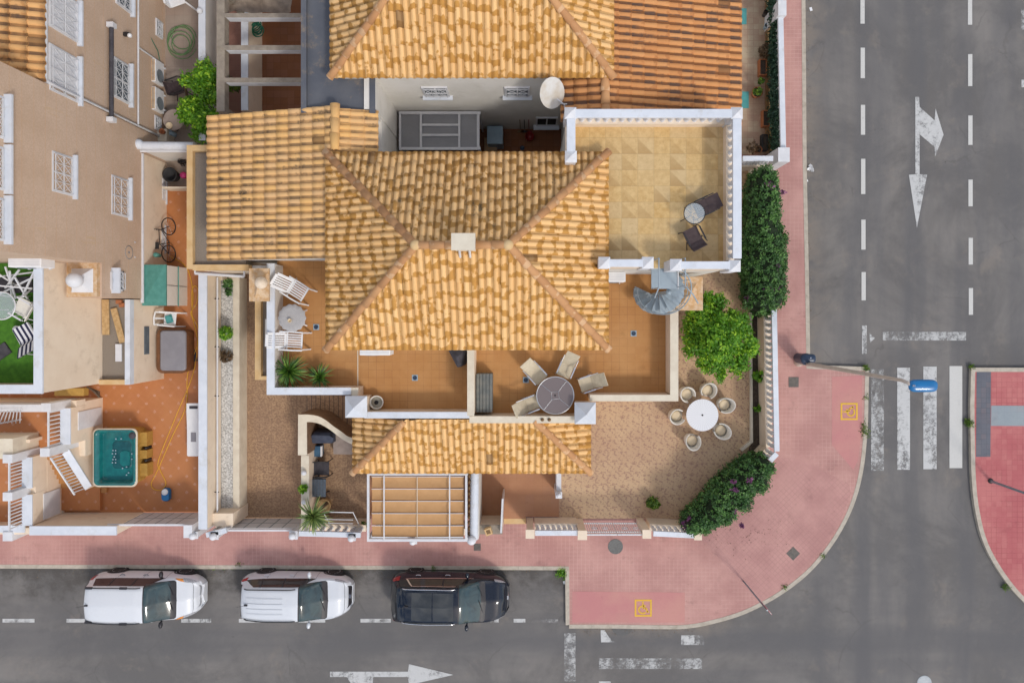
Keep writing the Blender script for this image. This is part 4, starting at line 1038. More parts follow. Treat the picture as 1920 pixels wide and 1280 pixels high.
# ------------------------------------------------------------------ street wall of the yard
Y1w = Y(1003,1.95); Y0w = Y(986,1.95)
w_ = T('garden_wall', 'cream street wall with wide white coping before the hot tub yard', 'wall', (X(137,0), (Y1w+Y0w)/2, GZ))
MB().box(X(55,1.95), Y1w+.02, 0, X(218,1.95), Y0w-.02, 1.89).part('wall', 'cream_render', w_)
MB().box(X(55,1.95), Y1w, 1.89, X(218,1.95), Y0w, 1.95).part('coping', 'white_cap', w_)
gt = T('sliding_gate', 'wide white panelled sliding gate before the terracotta yard', 'gate', (X(300,0), Y(975,0), GZ))
gy = Y(984,1.75); gx_0, gx_1 = X(222,1.75), X(346,1.75)
MB().box(gx_0+.1, gy-.02, .22, gx_1, gy+.01, 1.70).part('gate_panel', 'white_metal', gt)
b = MB()
for t in (0,.165,.33,.5,.665,.83): b.box(gx_0+.1+(gx_1-gx_0-.1)*t-.015, gy+.0101, .22, gx_0+.1+(gx_1-gx_0-.1)*t+.015, gy+.014, 1.70)
b.box(gx_0+.1,gy+.0101,.93,gx_1,gy+.0135,.96); b.part('panel_seam', 'grey_metal', gt)
MB().box(gx_0-.4, gy-.03, 1.70, gx_1, gy+.04, 1.76).part('top_rail', 'white_metal', gt)
MB().pbox(344,984,360,1008,0,1.95).thing('gate_post','white_paint','square white gate pier at right end of the sliding gate','post',group=None)
# ------------------------------------------------------------------ boundary wall and raised gravel bed
bx0, bx1 = X(372,2.0), X(388,2.0)
bw = T('boundary_wall', 'long white-capped boundary wall between terracotta yard and gravel bed', 'wall', ((bx0+bx1)/2, Y(750,1), .15))
MB().box(bx0+.02, Y(992,2), 0, bx1-.02, Y(512,2), 1.95).part('wall', 'cream_render', bw)
MB().box(bx0, Y(992,2), 1.95, bx1, Y(512,2), 2.0).part('coping', 'white_cap', bw)
b = MB(); xx = bx1+.08; b.tube([(xx,Y(520,1.35),1.35),(xx,Y(962,1.35),1.35)], .035, 8); b.part('handrail', 'white_metal', bw)
for y in (560,742,922,650): MB().tube([(bx1-.03,Y(y,1.35),1.35),(xx+.06,Y(y,1.35),1.35)], .02, 6).part('rail_bracket', 'dark_metal', bw)
pb = T('raised_bed', 'narrow raised bed of white gravel edged with beige border beside driveway', 'planter', (X(430,.9), Y(740,.9), .15))
MB().box(bx1-.02, Y(962,.9), 0, X(411,.9), Y(520,.9), .82).part('inner_border', 'cream_render', pb)
MB().box(X(411,.9), Y(955,.9), 0, X(436,.9), Y(525,.9), .80).part('gravel', 'white_gravel', pb)
MB().box(X(436,.9), Y(962,.9), 0, X(448,.9), Y(520,.9), .86).part('outer_border', 'cream_cap', pb)
MB().pbox(395,962,437,986,0,1.5).part('end_block', 'cream_render', pb)
MB().box(X(411,.9)+.0, Y(525,.9)+.0, 0, X(436,.9), Y(518,.9), .85).part('end_border', 'cream_cap', pb)
# rail behind (clothes line at the north end)
b = MB(); b.bar((X(366,3.0),Y(513,3.0),3.0),(X(458,3.0),Y(519,3.0),3.0),.07); b.bar((X(366,2.9),Y(510,2.9),2.9),(X(458,2.9),Y(516,2.9),2.9),.03)
b.bar((X(366,3),Y(513,3),3.0),(X(366,3),Y(507,3),3.0),.05); b.bar((X(458,3),Y(519,3),3.0),(X(458,3),Y(507,3),3.0),.05)
b.thing('awning_rail', 'white_metal', 'white folding awning rail under the ochre coping above the gravel bed', 'rail')
# ------------------------------------------------------------------ walls of the north-west court
cw = T('boundary_wall', 'white-topped court wall between hose court and rough grey strip', 'wall', (X(378,2), Y(130,2), .15))
MB().pbox(373,-80,384,262,0,1.95).part('wall', 'pale_render', cw); MB().pbox(372,-80,385,263,1.951,2.0).part('coping', 'white_cap', cw)
MB().ball((X(374,2.1),Y(20,2.1),2.08), .11, 14).part('lamp_globe', 'white_paint', cw)
MB().pbox(385,-80,399,262,0,1.2).part('rough_strip', 'concrete', cw)
sw_ = T('boundary_wall', 'thick white round-topped wall across the court below the garden table', 'wall', (X(310,2), Y(272,2), .15))
b = MB(); b.box(X(258,2.1),Y(279,2.1),0,X(362,2.1),Y(266,2.1),2.0); b.part('wall', 'pale_render', sw_)
b = MB(); b.tube([(X(262,2.1),Y(272,2.1),2.0),(X(362,2.1),Y(273,2.1),2.0)], .15, 14); b.ball((X(258,2.1),Y(270,2.1),2.05),.19,14); b.part('round_coping', 'white_cap', sw_)
b = MB(); b.tube([(X(262,1.9),Y(283.5,1.9),1.9),(X(352,1.9),Y(283.5,1.9),1.9)], .05, 8); b.part('pipe', 'white_metal', sw_)
# ================================================================== CARS
def cr(xs, ys, x):
    """smooth monotone-ish interpolation"""
    if x <= xs[0]: return ys[0]
    if x >= xs[-1]: return ys[-1]
    for i in range(len(xs)-1):
        if x <= xs[i+1]:
            h = xs[i+1]-xs[i]; t = (x-xs[i])/h
            def slope(j):
                if j <= 0 or j >= len(xs)-1: return 0 if 0 < j else (ys[1]-ys[0])/(xs[1]-xs[0])
                a = (ys[j]-ys[j-1])/(xs[j]-xs[j-1]); c = (ys[j+1]-ys[j])/(xs[j+1]-xs[j])
                return 0 if a*c <= 0 else 2*a*c/(a+c)
            m0, m1 = slope(i), slope(i+1)
            return (2*t**3-3*t*t+1)*ys[i]+(t**3-2*t*t+t)*h*m0+(-2*t**3+3*t*t)*ys[i+1]+(t**3-t*t)*h*m1
class Car:
    def __init__(s, L, Wd, top, hw, belt, roofw, nose=.10):
        s.L = L; s.W = Wd; s.top = top; s.hw = hw; s.belt = belt; s.rw = roofw
    def P(s, x, t):
        """t 0 sill .. 4 shoulder/belt .. 6 roof edge .. 7 centre line; x 0 rear .. L front"""
        u = x/s.L; sg = 1
        hw = cr(*s.hw, u)*s.W/2; zt = cr(*s.top, u); zb = min(cr(*s.belt, u), zt-.06); rw = min(cr(*s.rw, u)*s.W/2, hw*.93)
        ts = [0,1,2,3,4,5,6,7]
        ys = [hw*.90, hw*.965, hw, hw*.985, hw*.95, hw*.95*.45+rw*.55, rw, 0]
        zs = [.20, .34, .58, .58+(zb-.58)*.6, zb, zb+(zt-zb)*.52, zt-.055, zt+.045]
        y = cr(ts, [-v for v in ys], t); z = cr(ts, zs, t)
        # pull the ends in at the bumpers
        e = 0
        if u > .93: e = -(u-.93)/.07*.10*max(0,(z-.45))
        if u < .05: e = (.05-u)/.05*.10*max(0,(z-.6))
        return Vector((x - s.L/2 + e, -y, z))
    def S(s, x, t, side=1, off=0):
        p = s.P(x, t)
        if off:
            dx = (s.P(min(x+.01,s.L), t)-s.P(max(x-.01,0), t)); dt = s.P(x, min(t+.02,7))-s.P(x, max(t-.02,0))
            n = dx.cross(dt)
            if n.length > 1e-9:
                n.normalize()
                if n.z < 0 and t > 2.5: n = -n
                if t <= 2.5 and n.y < 0: n = -n
                p = p + n*off
        p.y *= side; return p
    def body(s, nx=90):
        b = MB(); tt = [i*.25 for i in range(28)]+[7]
        xs = [s.L*(.5-.5*math.cos(PI*i/nx)) for i in range(nx+1)]
        cols = [];
        for x in xs:
            row = [s.S(x,t,1) for t in tt]+[s.S(x,t,-1) for t in tt[-2::-1]]; cols.append(row)
        m = len(cols[0]); vs = [v for r in cols for v in r]; fs = []
        for i in range(nx):
            for j in range(m-1): fs.append((i*m+j, (i+1)*m+j, (i+1)*m+j+1, i*m+j+1))
        b.add(vs, fs, True); b.add(cols[0], [list(range(m))]); b.add(cols[-1], [list(range(m))[::-1]])
        b.add([s.S(xs[0],0,1),s.S(xs[-1],0,1),s.S(xs[-1],0,-1),s.S(xs[0],0,-1)], [(0,1,2,3)])
        return b
    def patch(s, xa, xb, t0, t1, off=.008, side=1, nx=10, nt=10, mb=None, both=False):
        """xa, xb: numbers or functions of v (0..1 from t0 to t1)"""
        b = mb or MB(); fa = xa if callable(xa) else (lambda v: xa); fb = xb if callable(xb) else (lambda v: xb)
        for sd_ in ((1,-1) if both else (side,)):
            vs = []; fs = []
            for j in range(nt+1):
                v = j/nt; t = t0+(t1-t0)*v
                for i in range(nx+1): vs.append(s.S(fa(v)+(fb(v)-fa(v))*i/nx, t, sd_, off))
            for j in range(nt):
                for i in range(nx): fs.append((j*(nx+1)+i, j*(nx+1)+i+1, (j+1)*(nx+1)+i+1, (j+1)*(nx+1)+i))
            b.add(vs, fs, True)
        return b
    def across(s, xa, xb, t0, off=.008, nx=10, nt=10, t1=7):
        """a patch right across the car's top, xa/xb functions of w (0 side edge .. 1 centre)"""
        b = MB(); vs = []; fs = []; seq = [(1, t0+(t1-t0)*j/nt, j/nt) for j in range(nt+1)]+[(-1, t0+(t1-t0)*j/nt, j/nt) for j in range(nt-1,-1,-1)]
        fa = xa if callable(xa) else (lambda v: xa); fb = xb if callable(xb) else (lambda v: xb)
        for sd_, t, v in seq:
            for i in range(nx+1): vs.append(s.S(fa(v)+(fb(v)-fa(v))*i/nx, t, sd_, off))
        for j in range(len(seq)-1):
            for i in range(nx): fs.append((j*(nx+1)+i, j*(nx+1)+i+1, (j+1)*(nx+1)+i+1, (j+1)*(nx+1)+i))
        return b.add(vs, fs, True)

def wheel(root, x, y, r=.33, w=.22, side=1, rim='rim'):
    b = MB(); prof = [(r*.62,-w/2),(r*.93,-w/2),(r,-w*.3),(r,w*.3),(r*.93,w/2),(r*.64,w/2)]
    b.lathe(prof, (0,0,0), 28); m = Matrix.Translation((x,y,r)) @ Matrix.Rotation(-PI/2*side,4,'X'); b.v = [tuple(m @ Vector(v)) for v in b.v]
    wh = b.part('wheel', 'tyre', root, True)
    b = MB(); b.lathe([(1e-4,w*.40),(r*.14,w*.42),(r*.16,w*.34),(r*.18,w*.30)], (0,0,0), 18)
    b.lathe([(r*.60,w*.30),(r*.66,w*.50),(r*.70,w*.50),(r*.70,w*.3)], (0,0,0), 28)
    b.lathe([(r*.62,w*.33),(1e-4,w*.34)], (0,0,0), 28)
    for k in range(5):
        a = 2*PI*k/5; ca, sa = math.cos(a), math.sin(a); q = Matrix.Rotation(a,4,'Z')
        vs = [q @ Vector(v) for v in ((r*.12,-r*.09,w*.44),(r*.66,-r*.13,w*.47),(r*.66,r*.13,w*.47),(r*.12,r*.09,w*.44))]; b.add(vs, [(0,1,2,3)])
    b.v = [tuple(m @ Vector(v)) for v in b.v]; b.part('rim', rim, wh, True)
    return wh

def build_car(name_label, loc, rz, c, paint_m, spec):
    t = T('parked_car', name_label, 'car', loc, rz, 'cars parked along the kerb'); L = c.L; hw = c.W/2
    body = c.body().part('body', paint_m, t, True)
    # seams: bonnet, tailgate, doors
    sm = MB()
    xw0, xw1 = spec['ws']      # windscreen base, top (metres from rear)
    sm = c.across(lambda v: spec['bon'][0]+.10*v, lambda v: spec['bon'][0]+.012+.10*v, 4.7, .004, 1)
    for xd in spec['doors']: c.patch(xd, xd+.010, .6, 4.0, .004, both=True, nx=1, nt=10, mb=sm)
    c.patch(spec['bon'][0]+.02, xw0+.02, 4.62, 4.70, .004, both=True, nx=12, nt=1, mb=sm)
    sm.part('panel_seam', 'car_trim', body, True)
    # glass
    c.across(lambda v: xw1-.10+.06*v, lambda v: xw0+.02+.14*v, 4.95, .003, 14, 12).part('windscreen_surround', 'car_trim', t, True)
    c.across(lambda v: xw1-.06+.06*v, lambda v: xw0-.17+.15*v, 5.12, .009, 14, 12).part('windscreen', 'glass_car', t, True)
    r0, r1 = spec['rw']
    c.across(lambda v: r0-.06*v, lambda v: r1-.0*v, 5.0, .007, 8, 12).part('rear_window', 'glass_dark', t, True)
    a0, a1, b0, b1, sill_t, top_t = spec['side']   # bottom from a0..a1, top from b0..b1
    f0 = lambda v: a0+(b0-a0)*v**.9; f1 = lambda v: a1+(b1-a1)*v**1.0
    for sd_ in (1,-1):
        sw = c.patch(f0, f1, sill_t, top_t, .005, sd_, 30, 8).part('side_window', spec.get('swm','glass_side'), t, True)
        for xm in spec['pillars']: c.patch(lambda v, xm=xm: xm, lambda v, xm=xm: xm+.06, sill_t, top_t, .008, sd_, 2, 6).part('pillar', 'car_trim', sw, True)
        if spec.get('chromeline'):
            cl = MB(); o_ = .012
            c.patch(lambda v: a0-.06, lambda v: a1+.06, sill_t-.13, sill_t-.03, o_, sd_, 30, 1, mb=cl)
            c.patch(lambda v: b0-.03, lambda v: b1+.03, top_t+.03, top_t+.12, o_, sd_, 30, 1, mb=cl)
            c.patch(lambda v: f0(v)-.09, lambda v: f0(v)-.03, sill_t-.1, top_t+.1, o_, sd_, 1, 8, mb=cl)
            cl.part('window_trim', 'chrome', sw, True)
    # roof rails
    if spec.get('rails'):
        x0, x1, tr, rm = spec['rails']
        for sd_ in (1,-1):
            b = MB(); pts = [c.S(x0+(x1-x0)*i/16, tr, sd_, 0)+Vector((0,0,.045 if 0<i<16 else .0)) for i in range(17)]; b.tube(pts, .020, 8)
            if spec.get('railpads'):
                for f in (.10,.72): q = c.S(x0+(x1-x0)*f, tr, sd_, 0); b.obox(q+Vector((0,0,.03)), .26, .07, .06)
            b.part('roof_rail', rm, t, True)
    if spec.get('ribs'):
        b = MB()
        for yy in (-.30,-.11,.08,.27):
            pts = []
            for i in range(9):
                x = spec['ribs'][0]+(spec['ribs'][1]-spec['ribs'][0])*i/8; p = c.P(x,7); pts.append((p.x, yy, c.P(x,7).z-.030*(yy/.6)**2*1.1+.004))
            b.tube(pts, .008, 6)
        b.part('roof_rib', paint_m, body, True)
    if spec.get('sunroof'):
        for (x0,x1) in spec['sunroof']:
            c.across(x0, x1, 6.25, .006, 6, 8).part('roof_glass', 'glass_dark', t, True)
    # aerial
    p = c.P(spec['aerial'],7); b = MB(); b.obox(Vector((p.x,.02,p.z+.02)), .12, .05, .05); b.tube([(p.x-.02,.02,p.z+.04),(p.x-.26,.02,p.z+.20)], .006, 6); b.part('aerial', 'car_trim', t, True)
    # mirrors
    for sd_ in (1,-1):
        mx = spec['mirror']; p = c.S(mx, 4.1, sd_); b = MB()
        b.lathe([(1e-4,-.085),(.05,-.075),(.078,-.03),(.085,.02),(.07,.06),(.03,.08),(1e-4,.083)], (0,0,0), 14, True, .85, 1.5); b.v = [(v[0]+p.x-.02, v[1]+p.y+sd_*.15, v[2]+p.z+.06) for v in b.v]
        b.bar((p.x,p.y-sd_*.03,p.z), (p.x-.02,p.y+sd_*.10,p.z+.04), .06, .04); b.part('wing_mirror', spec['mirm'], t, True)
    # door handles
    for sd_ in (1,-1):
        for hx in spec['handles']:
            p = c.S(hx, 3.35, sd_, .02); b = MB(); b.tube([p+Vector((-.09,0,0)),p+Vector((-.05,sd_*.03,0)),p+Vector((.05,sd_*.03,0)),p+Vector((.09,0,0))], .018, 6); b.part('door_handle', spec['hm'], t, True)
    # lamps
    for sd_ in (1,-1):
        h0, h1, ht0, ht1 = spec['head']
        hl = c.patch(lambda v: h0+(1-v)*.0+v*.05, lambda v: h1-(.30*v), ht0, ht1, .008, sd_, 8, 6).part('headlight', 'lens_clear', t, True)
        if spec.get('indicator'): c.patch(lambda v: h0-.26+.22*v, lambda v: h0+.08*v, ht0+.25, ht1-.1, .010, sd_, 4, 4).part('indicator', 'lens_orange', hl, True)
        l0, l1, lt0, lt1 = spec['tail']
        c.patch(lambda v: l0, lambda v: l1+(spec.get('tailx',.0))*v, lt0, lt1, .008, sd_, 6, 8).part('taillight', 'lens_red', t, True)
    # grille and bumper slot
    g0, g1, gt0 = spec['grille']
    g = c.across(lambda v: g0+.05*v, lambda v: g1+.03*v, gt0, .006, 4, 8).part('grille', spec.get('gm','car_trim'), t, True)
    p = c.P((g0+g1)/2+.03,7); b = MB(); b.obox(Vector((p.x,0,p.z+.012)), .05, .14, .01); b.part('badge', 'chrome', g, True)
    # wipers and cowl
    b = MB(); c1 = c.P(xw0+.06,7)
    for yy in (-.45,.10): q0 = c.S(xw0+.03,6.3,1,.02); b.bar((c1.x-.02,yy+.1,c1.z+.015),(c1.x-.16,yy+.55,c1.z+.09),.02)
    b.part('wiper', 'car_trim', t, True)
    # wheels and sills
    for sd_ in (1,-1):
        for x in spec['wheels']:
            ywh = c.S(x,1.0,1).y; wheel(t, x-L/2, sd_*(abs(ywh)-.060), .33, .22, sd_, spec.get('rimm','rim'))
            b = MB(); N = 18; vs=[]; 
            for rr_, zz in ((.33,0),(.40,0)):
                for k in range(N+1):
                    a = PI*(-.12+1.24*k/N); xx = x+rr_*math.cos(a); z = .33+rr_*math.sin(a)
                    # nearest body t for height z
                    tt = .0+ (z-.20)/.14 if z < .34 else 1+(z-.34)/.24 if z < .58 else 2+(z-.58)/.35
                    vs.append(c.S(min(max(xx,0),L), max(0,min(tt,3.2)), sd_, .006))
            b.add(vs, [(k,k+1,N+2+k,N+1+k) for k in range(N)], True); b.part('wheel_arch', 'car_trim', t, True)
        c.patch(.7, L-.8, 0.02, .45, .006, sd_, 20, 2).part('sill', spec.get('sillm','car_trim'), t, True)
    return t

zc = .0
def carloc(pxr, pxf, py, ang=0):
    x0, x1 = X(pxr,.7), X(pxf,.6); return ((x0+x1)/2, -10.62-(py-1120)*.010), x1-x0
# --- white people carrier with black roof rails
FRT = [.93,.955,.975,.99,1]
(p, L) = carloc(171, 380, 1119); 
c1 = Car(L, 1.69,
   ([0,.015,.035,.07,.14,.30,.50,.60,.69,.79,.90,.965,1],[.60,.90,1.22,1.54,1.63,1.67,1.66,1.60,1.32,1.07,.96,.78,.50]),
   ([0,.02,.06,.15,.35,.60,.78,.88,.95,.985,1],[.66,.83,.93,.98,1,.995,.97,.90,.75,.60,.48]),
   ([0,.5,.8,1],[1.0,.98,.93,.70]),
   ([0,.03,.07,.15,.35,.5,.6,.72,.80,.9,1],[.45,.62,.70,.75,.77,.76,.75,.76,.79,.70,.36]))
sp1 = dict(ws=(L*.785,L*.60), rw=(L*.012,L*.055), bon=(L*.925,), doors=[L*.28,L*.51,L*.71], side=(L*.09,L*.715,L*.13,L*.585,4.15,5.55), pillars=[L*.26,L*.46], rails=(L*.06,L*.56,5.95,'car_trim'), railpads=True, aerial=L*.10,
   mirror=L*.68, mirm='car_trim', handles=[L*.31,L*.52], hm='grey_metal', head=(L*.855,L*.975,3.9,5.9), indicator=True, tail=(L*.01,L*.07,2.5,4.3), grille=(L*.974,L*.982,5.2), wheels=[L*.20,L*.81], gm='alu')
build_car('white people carrier with black roof rails and dark mirrors, leftmost in the kerbside row', (p[0],p[1],0), math.radians(-.6), c1, 'paint_white', sp1)
# --- pearl white compact SUV with ribbed roof
(p, L) = carloc(450, 660, 1120)
c2 = Car(L, 1.69,
   ([0,.02,.05,.09,.16,.32,.50,.61,.69,.785,.90,.965,1],[.60,.88,1.15,1.46,1.57,1.62,1.61,1.54,1.29,1.05,.95,.78,.50]),
   ([0,.02,.06,.14,.35,.60,.78,.88,.95,.985,1],[.56,.74,.87,.955,1,.995,.965,.89,.74,.58,.46]),
   ([0,.1,.5,.8,1],[1.12,1.06,.98,.93,.70]),
   ([0,.03,.07,.15,.35,.5,.6,.72,.80,.9,1],[.40,.54,.62,.66,.69,.69,.69,.74,.79,.72,.36]))
sp2 = dict(ws=(L*.78,L*.60), rw=(L*.025,L*.075), bon=(L*.93,), doors=[L*.27,L*.50,L*.70], side=(L*.09,L*.71,L*.19,L*.575,4.15,5.6), pillars=[L*.24,L*.43], rails=(L*.11,L*.56,6.0,'car_trim'), ribs=(L*.14,L*.46), aerial=L*.14,
   mirror=L*.65, mirm='paint_pearl', handles=[L*.26,L*.48], hm='paint_pearl', head=(L*.86,L*.975,4.0,5.3), tail=(L*.02,L*.10,3.2,4.3), grille=(L*.968,L*.990,5.3), wheels=[L*.21,L*.82], rimm='rim')
build_car('pearl white compact suv with ribbed roof, parked between a white and a black car', (p[0],p[1],0), math.radians(-.8), c2, 'paint_pearl', sp2)
# --- black SUV with chrome window line
(p, L) = carloc(732, 955, 1124)
c3 = Car(L, 1.77,
   ([0,.02,.05,.09,.16,.32,.50,.605,.685,.78,.90,.965,1],[.62,.92,1.18,1.48,1.59,1.64,1.63,1.56,1.31,1.09,1.00,.84,.55]),
   ([0,.02,.06,.14,.35,.60,.78,.88,.95,.985,1],[.64,.80,.91,.97,1,.995,.97,.91,.78,.62,.48]),
   ([0,.1,.5,.8,1],[1.10,1.06,1.0,.97,.75]),
   ([0,.03,.07,.15,.35,.5,.6,.72,.80,.9,1],[.44,.58,.66,.70,.72,.71,.71,.76,.81,.75,.40]))
sp3 = dict(ws=(L*.775,L*.60), rw=(L*.03,L*.075), bon=(L*.95,), doors=[L*.27,L*.50,L*.70], side=(L*.16,L*.69,L*.22,L*.555,4.2,5.4), pillars=[L*.45], rails=(L*.13,L*.56,6.0,'chrome'), sunroof=[(L*.21,L*.375),(L*.385,L*.55)], aerial=L*.17, chromeline=True,
   mirror=L*.655, mirm='paint_black', handles=[L*.24,L*.485], hm='chrome', head=(L*.87,L*.975,3.9,5.2), tail=(L*.02,L*.09,2.9,4.3), grille=(L*.978,L*.990,5.3), wheels=[L*.20,L*.80], gm='chrome', rimm='rim')
build_car('glossy black suv with chrome window line and roof rails, rightmost in the kerbside row', (p[0],p[1],0), math.radians(-.9), c3, 'paint_black', sp3)
# ================================================================== GARDEN WALLS, GATES, PERGOLA
def gwall(label, a, c, zb=1.0, zt=1.8, posts=(), balls=False, n=None, cat='balustrade', w=.24, name='balustrade', capmat='white_cap', basemat='cream_render', group='balustrades round the corner garden', ballz=True):
    """street balustrade; a, c picture points of the rail centre at its top"""
    p = (X(a[0],zt),Y(a[1],zt)); q = (X(c[0],zt),Y(c[1],zt))
    t = T(name, label, cat, ((p[0]+q[0])/2,(p[1]+q[1])/2,GZ), 0, group)
    balustrade(t, p, q, GZ, zb, zt, w=w, cap=.19, n=n, capmat=capmat, basemat=basemat)
    for (px, py, zz, ww) in posts:
        x, y = X(px,zz), Y(py,zz); o = MB().box(x-ww/2,y-ww/2,0,x+ww/2,y+ww/2,zz-.05).box(x-ww/2-.03,y-ww/2-.03,zz-.05,x+ww/2+.03,y+ww/2+.03,zz).part('post', 'cream_render' if not balls else 'white_paint', t)
        if balls: MB().ball((x,y,zz+.10),.13,16).part('post_ball','white_paint',o)
    return t
gwall('white balustrade wall left of the spiky yucca, with two ball-topped posts', (386,1003), (424,994), posts=((364,1003,1.8,.2),(402,1004,1.8,.22)), balls=True, n=3)
gwall('white balustrade wall between yucca and tan pergola, with ball-topped posts', (560,1000), (676,1003), posts=((550,1003,1.8,.24),(660,1007,1.8,.20)), balls=True, n=8)
g = T('driveway_gate', 'white slatted driveway gate left of the spiky yucca', 'gate', (X(490,0),Y(972,0),GZ)); y = Y(993,1.6); x0,x1 = X(428,1.6),X(549,1.6)
MB().box(x0,y-.02,.22,x1,y+.01,1.4).part('gate_panel','white_metal',g)
b = MB(); [b.box(x0+(x1-x0)*t-.02,y+.0101,.22,x0+(x1-x0)*t+.02,y+.015,1.4) for t in (.2,.4,.6,.8)]; b.box(x0,y+.0101,.78,x1,y+.014,.82); b.part('panel_seam','grey_metal',g)
b = MB(); n=38
for k in range(n+1): b.bar((x0+(x1-x0)*k/n,y,1.4),(x0+(x1-x0)*k/n,y,1.62),.025)
b.box(x0,y-.03,1.62,x1,y+.03,1.67); b.part('top_slats','white_metal',g)
f = MB(); z0_,z1_ = .9,2.0
f.tube([(X(606,1.9),Y(998,1.9),1.0),(X(606,1.9),Y(967,1.9)+.15,1.9),(X(662,1.9),Y(968,1.9)+.15,1.9),(X(662,1.9),Y(998,1.9),1.0)], .02, 8)
f.bar((X(606,1.7),Y(973,1.7),1.7),(X(662,1.7),Y(974,1.7),1.7),.02); f.bar((X(606,1.5),Y(980,1.5),1.5),(X(662,1.5),Y(981,1.5),1.5),.02)
f.thing('drying_frame','white_metal','thin white tubular drying frame leaning inside the balustrade beside the yucca','rack')
# curved cream wall ---------------------------------------------------
cwv = T('curved_wall', 'cream S-curved garden wall sweeping from steps to porch roof', 'wall', (X(580,0),Y(860,0),.15))
zt = 1.6; outer = curve([(560,777),(578,777),(596,780),(610,787),(624,798),(640,809),(652,818),(664,821)],5); inner = curve([(664,834),(652,829),(640,822),(626,811),(612,801),(598,794),(584,791),(575,791)],5)
MB().prism(px_poly(outer+inner+[(575,852),(559,852)], zt), 0, zt-.04).part('wall','brown_cladding',cwv)
MB().prism(px_poly([(559,776)]+outer+inner+[(575.5,853),(558.5,853)], zt), zt-.039, zt).part('coping','cream_cap',cwv)
MB().pbox(565,850,579,996,0,1.25).part('wall','cream_render',cwv); MB().pbox(564.5,853.5,579.5,996,1.2501,1.29).part('coping','cream_cap',cwv)
for a,c_ in ((570,886),(570,941)): MB().ball((X(a,1.4),Y(c_,1.4),1.40),.10,16).part('lamp_globe','white_paint',cwv)
# brown brick steps under the corner
st = T('outdoor_steps', 'brown tiled steps with dark edges below the white pyramid-capped pier', 'steps', (X(620,0),Y(755,0),.15))
for k in range(10):
    x0 = X(574+k*8.6,.3); MB().box(x0, Y(840,.3) if k > 6 else Y(800,.3), .10, x0+.155, Y(742,.3), .17+.012*k).part('step','driveway_tile',st)
    MB().box(x0-.020, Y(800,.3) if k<=6 else Y(840,.3), .10, x0-.001, Y(742,.3), .165+.012*k).part('step_edge','car_trim',st)
b = MB().prism(px_poly([(625,806),(668,836),(668,852),(625,851)], .5), .15, .5); b.thing('wooden_deck','wood_grey','grey-brown plank deck tucked under the porch roof corner','deck')
# pergola --------------------------------------------------------------
pg = T('pergola', 'white framed pergola with tan fabric panels in front of porch', 'pergola', (X(783,0),Y(950,0),.15)); z = 2.5
x0,x1 = X(691,z),X(873,z); y0,y1 = Y(1013,z),Y(887,z)
for i in range(5):
    ya = Y(894+i*23,z); yb = Y(894+(i+1)*23-1.6,z); b = MB(); nseg=6; vs=[]; fs=[]
    for k in range(nseg+1):
        t = k/nseg; sag = -.045*math.sin(PI*t)*1.0
        for xx in (X(696,z),X(782,z),X(869,z)): vs.append((xx, ya+(yb-ya)*t, z-.10+sag+(.02 if xx==X(782,z) else 0)))
    for k in range(nseg):
        for j in range(2): fs.append((k*3+j,(k+1)*3+j,(k+1)*3+j+1,k*3+j+1))
    b.add(vs,fs,True); b.part('fabric_panel','tan_fabric',pg)
    b = MB(); b.bar((X(696,z),ya,z-.06),(X(869,z),ya,z-.06),.018,.02); b.part('fabric_batten','white_metal',pg)
b = MB(); b.bar((X(782,z),Y(894,z),z-.03),(X(782,z),Y(1008,z),z-.03),.02,.02); b.part('seam_strip','cream_cap',pg)
for (a,c_,d,e) in ((688,886,876,891),(688,1010,876,1015),(688,891,692,1010),(872,891,876,1010)): MB().pbox(a,c_,d,e,z-.08,z+.03).part('frame_beam','white_metal',pg)
for a in (720,843): MB().pbox(a-1.1,886.5,a+1.1,1014,z+.031,z+.07).part('cross_beam','white_metal',pg)
for (a,c_) in ((690,1011),(874,1011),(690,889),(874,889)): x,y=X(a,z),Y(c_,z); MB().box(x-.05,y-.05,.15,x+.05,y+.05,z-.08).part('leg','white_metal',pg)
gwall('white balustrade along the street edge below the tan pergola', (696,1007), (868,1010), zb=.9, zt=1.7, posts=((775,1013,1.85,.2),), balls=True, n=10)
# white party wall beside the pergola
pw = T('party_wall', 'thick white rounded party wall right of pergola with ball end', 'wall', (X(888,0),Y(950,0),.15))
MB().box(X(881,2.2),Y(1012,2.2),0,X(897,2.2),Y(886,2.2),2.1).part('wall','pale_render',pw)
b = MB(); b.tube([(X(888,2.2),Y(1012,2.2),2.1),(X(890,2.2),Y(886,2.2),2.1)], .15, 14); b.part('round_coping','white_cap',pw)
MB().ball((X(884,2.3),Y(1013,2.3),2.25),.17,18).part('end_ball','white_paint',pw)
b = MB(); [b.lathe([(.075,0),(.085,.04),(.05,.09),(1e-4,.10)],(X(880.5,2.15)-.0,Y(892+k*11,2.15),2.05),10) for k in range(11)]; b.part('tile_edge','brown_fence',pw)
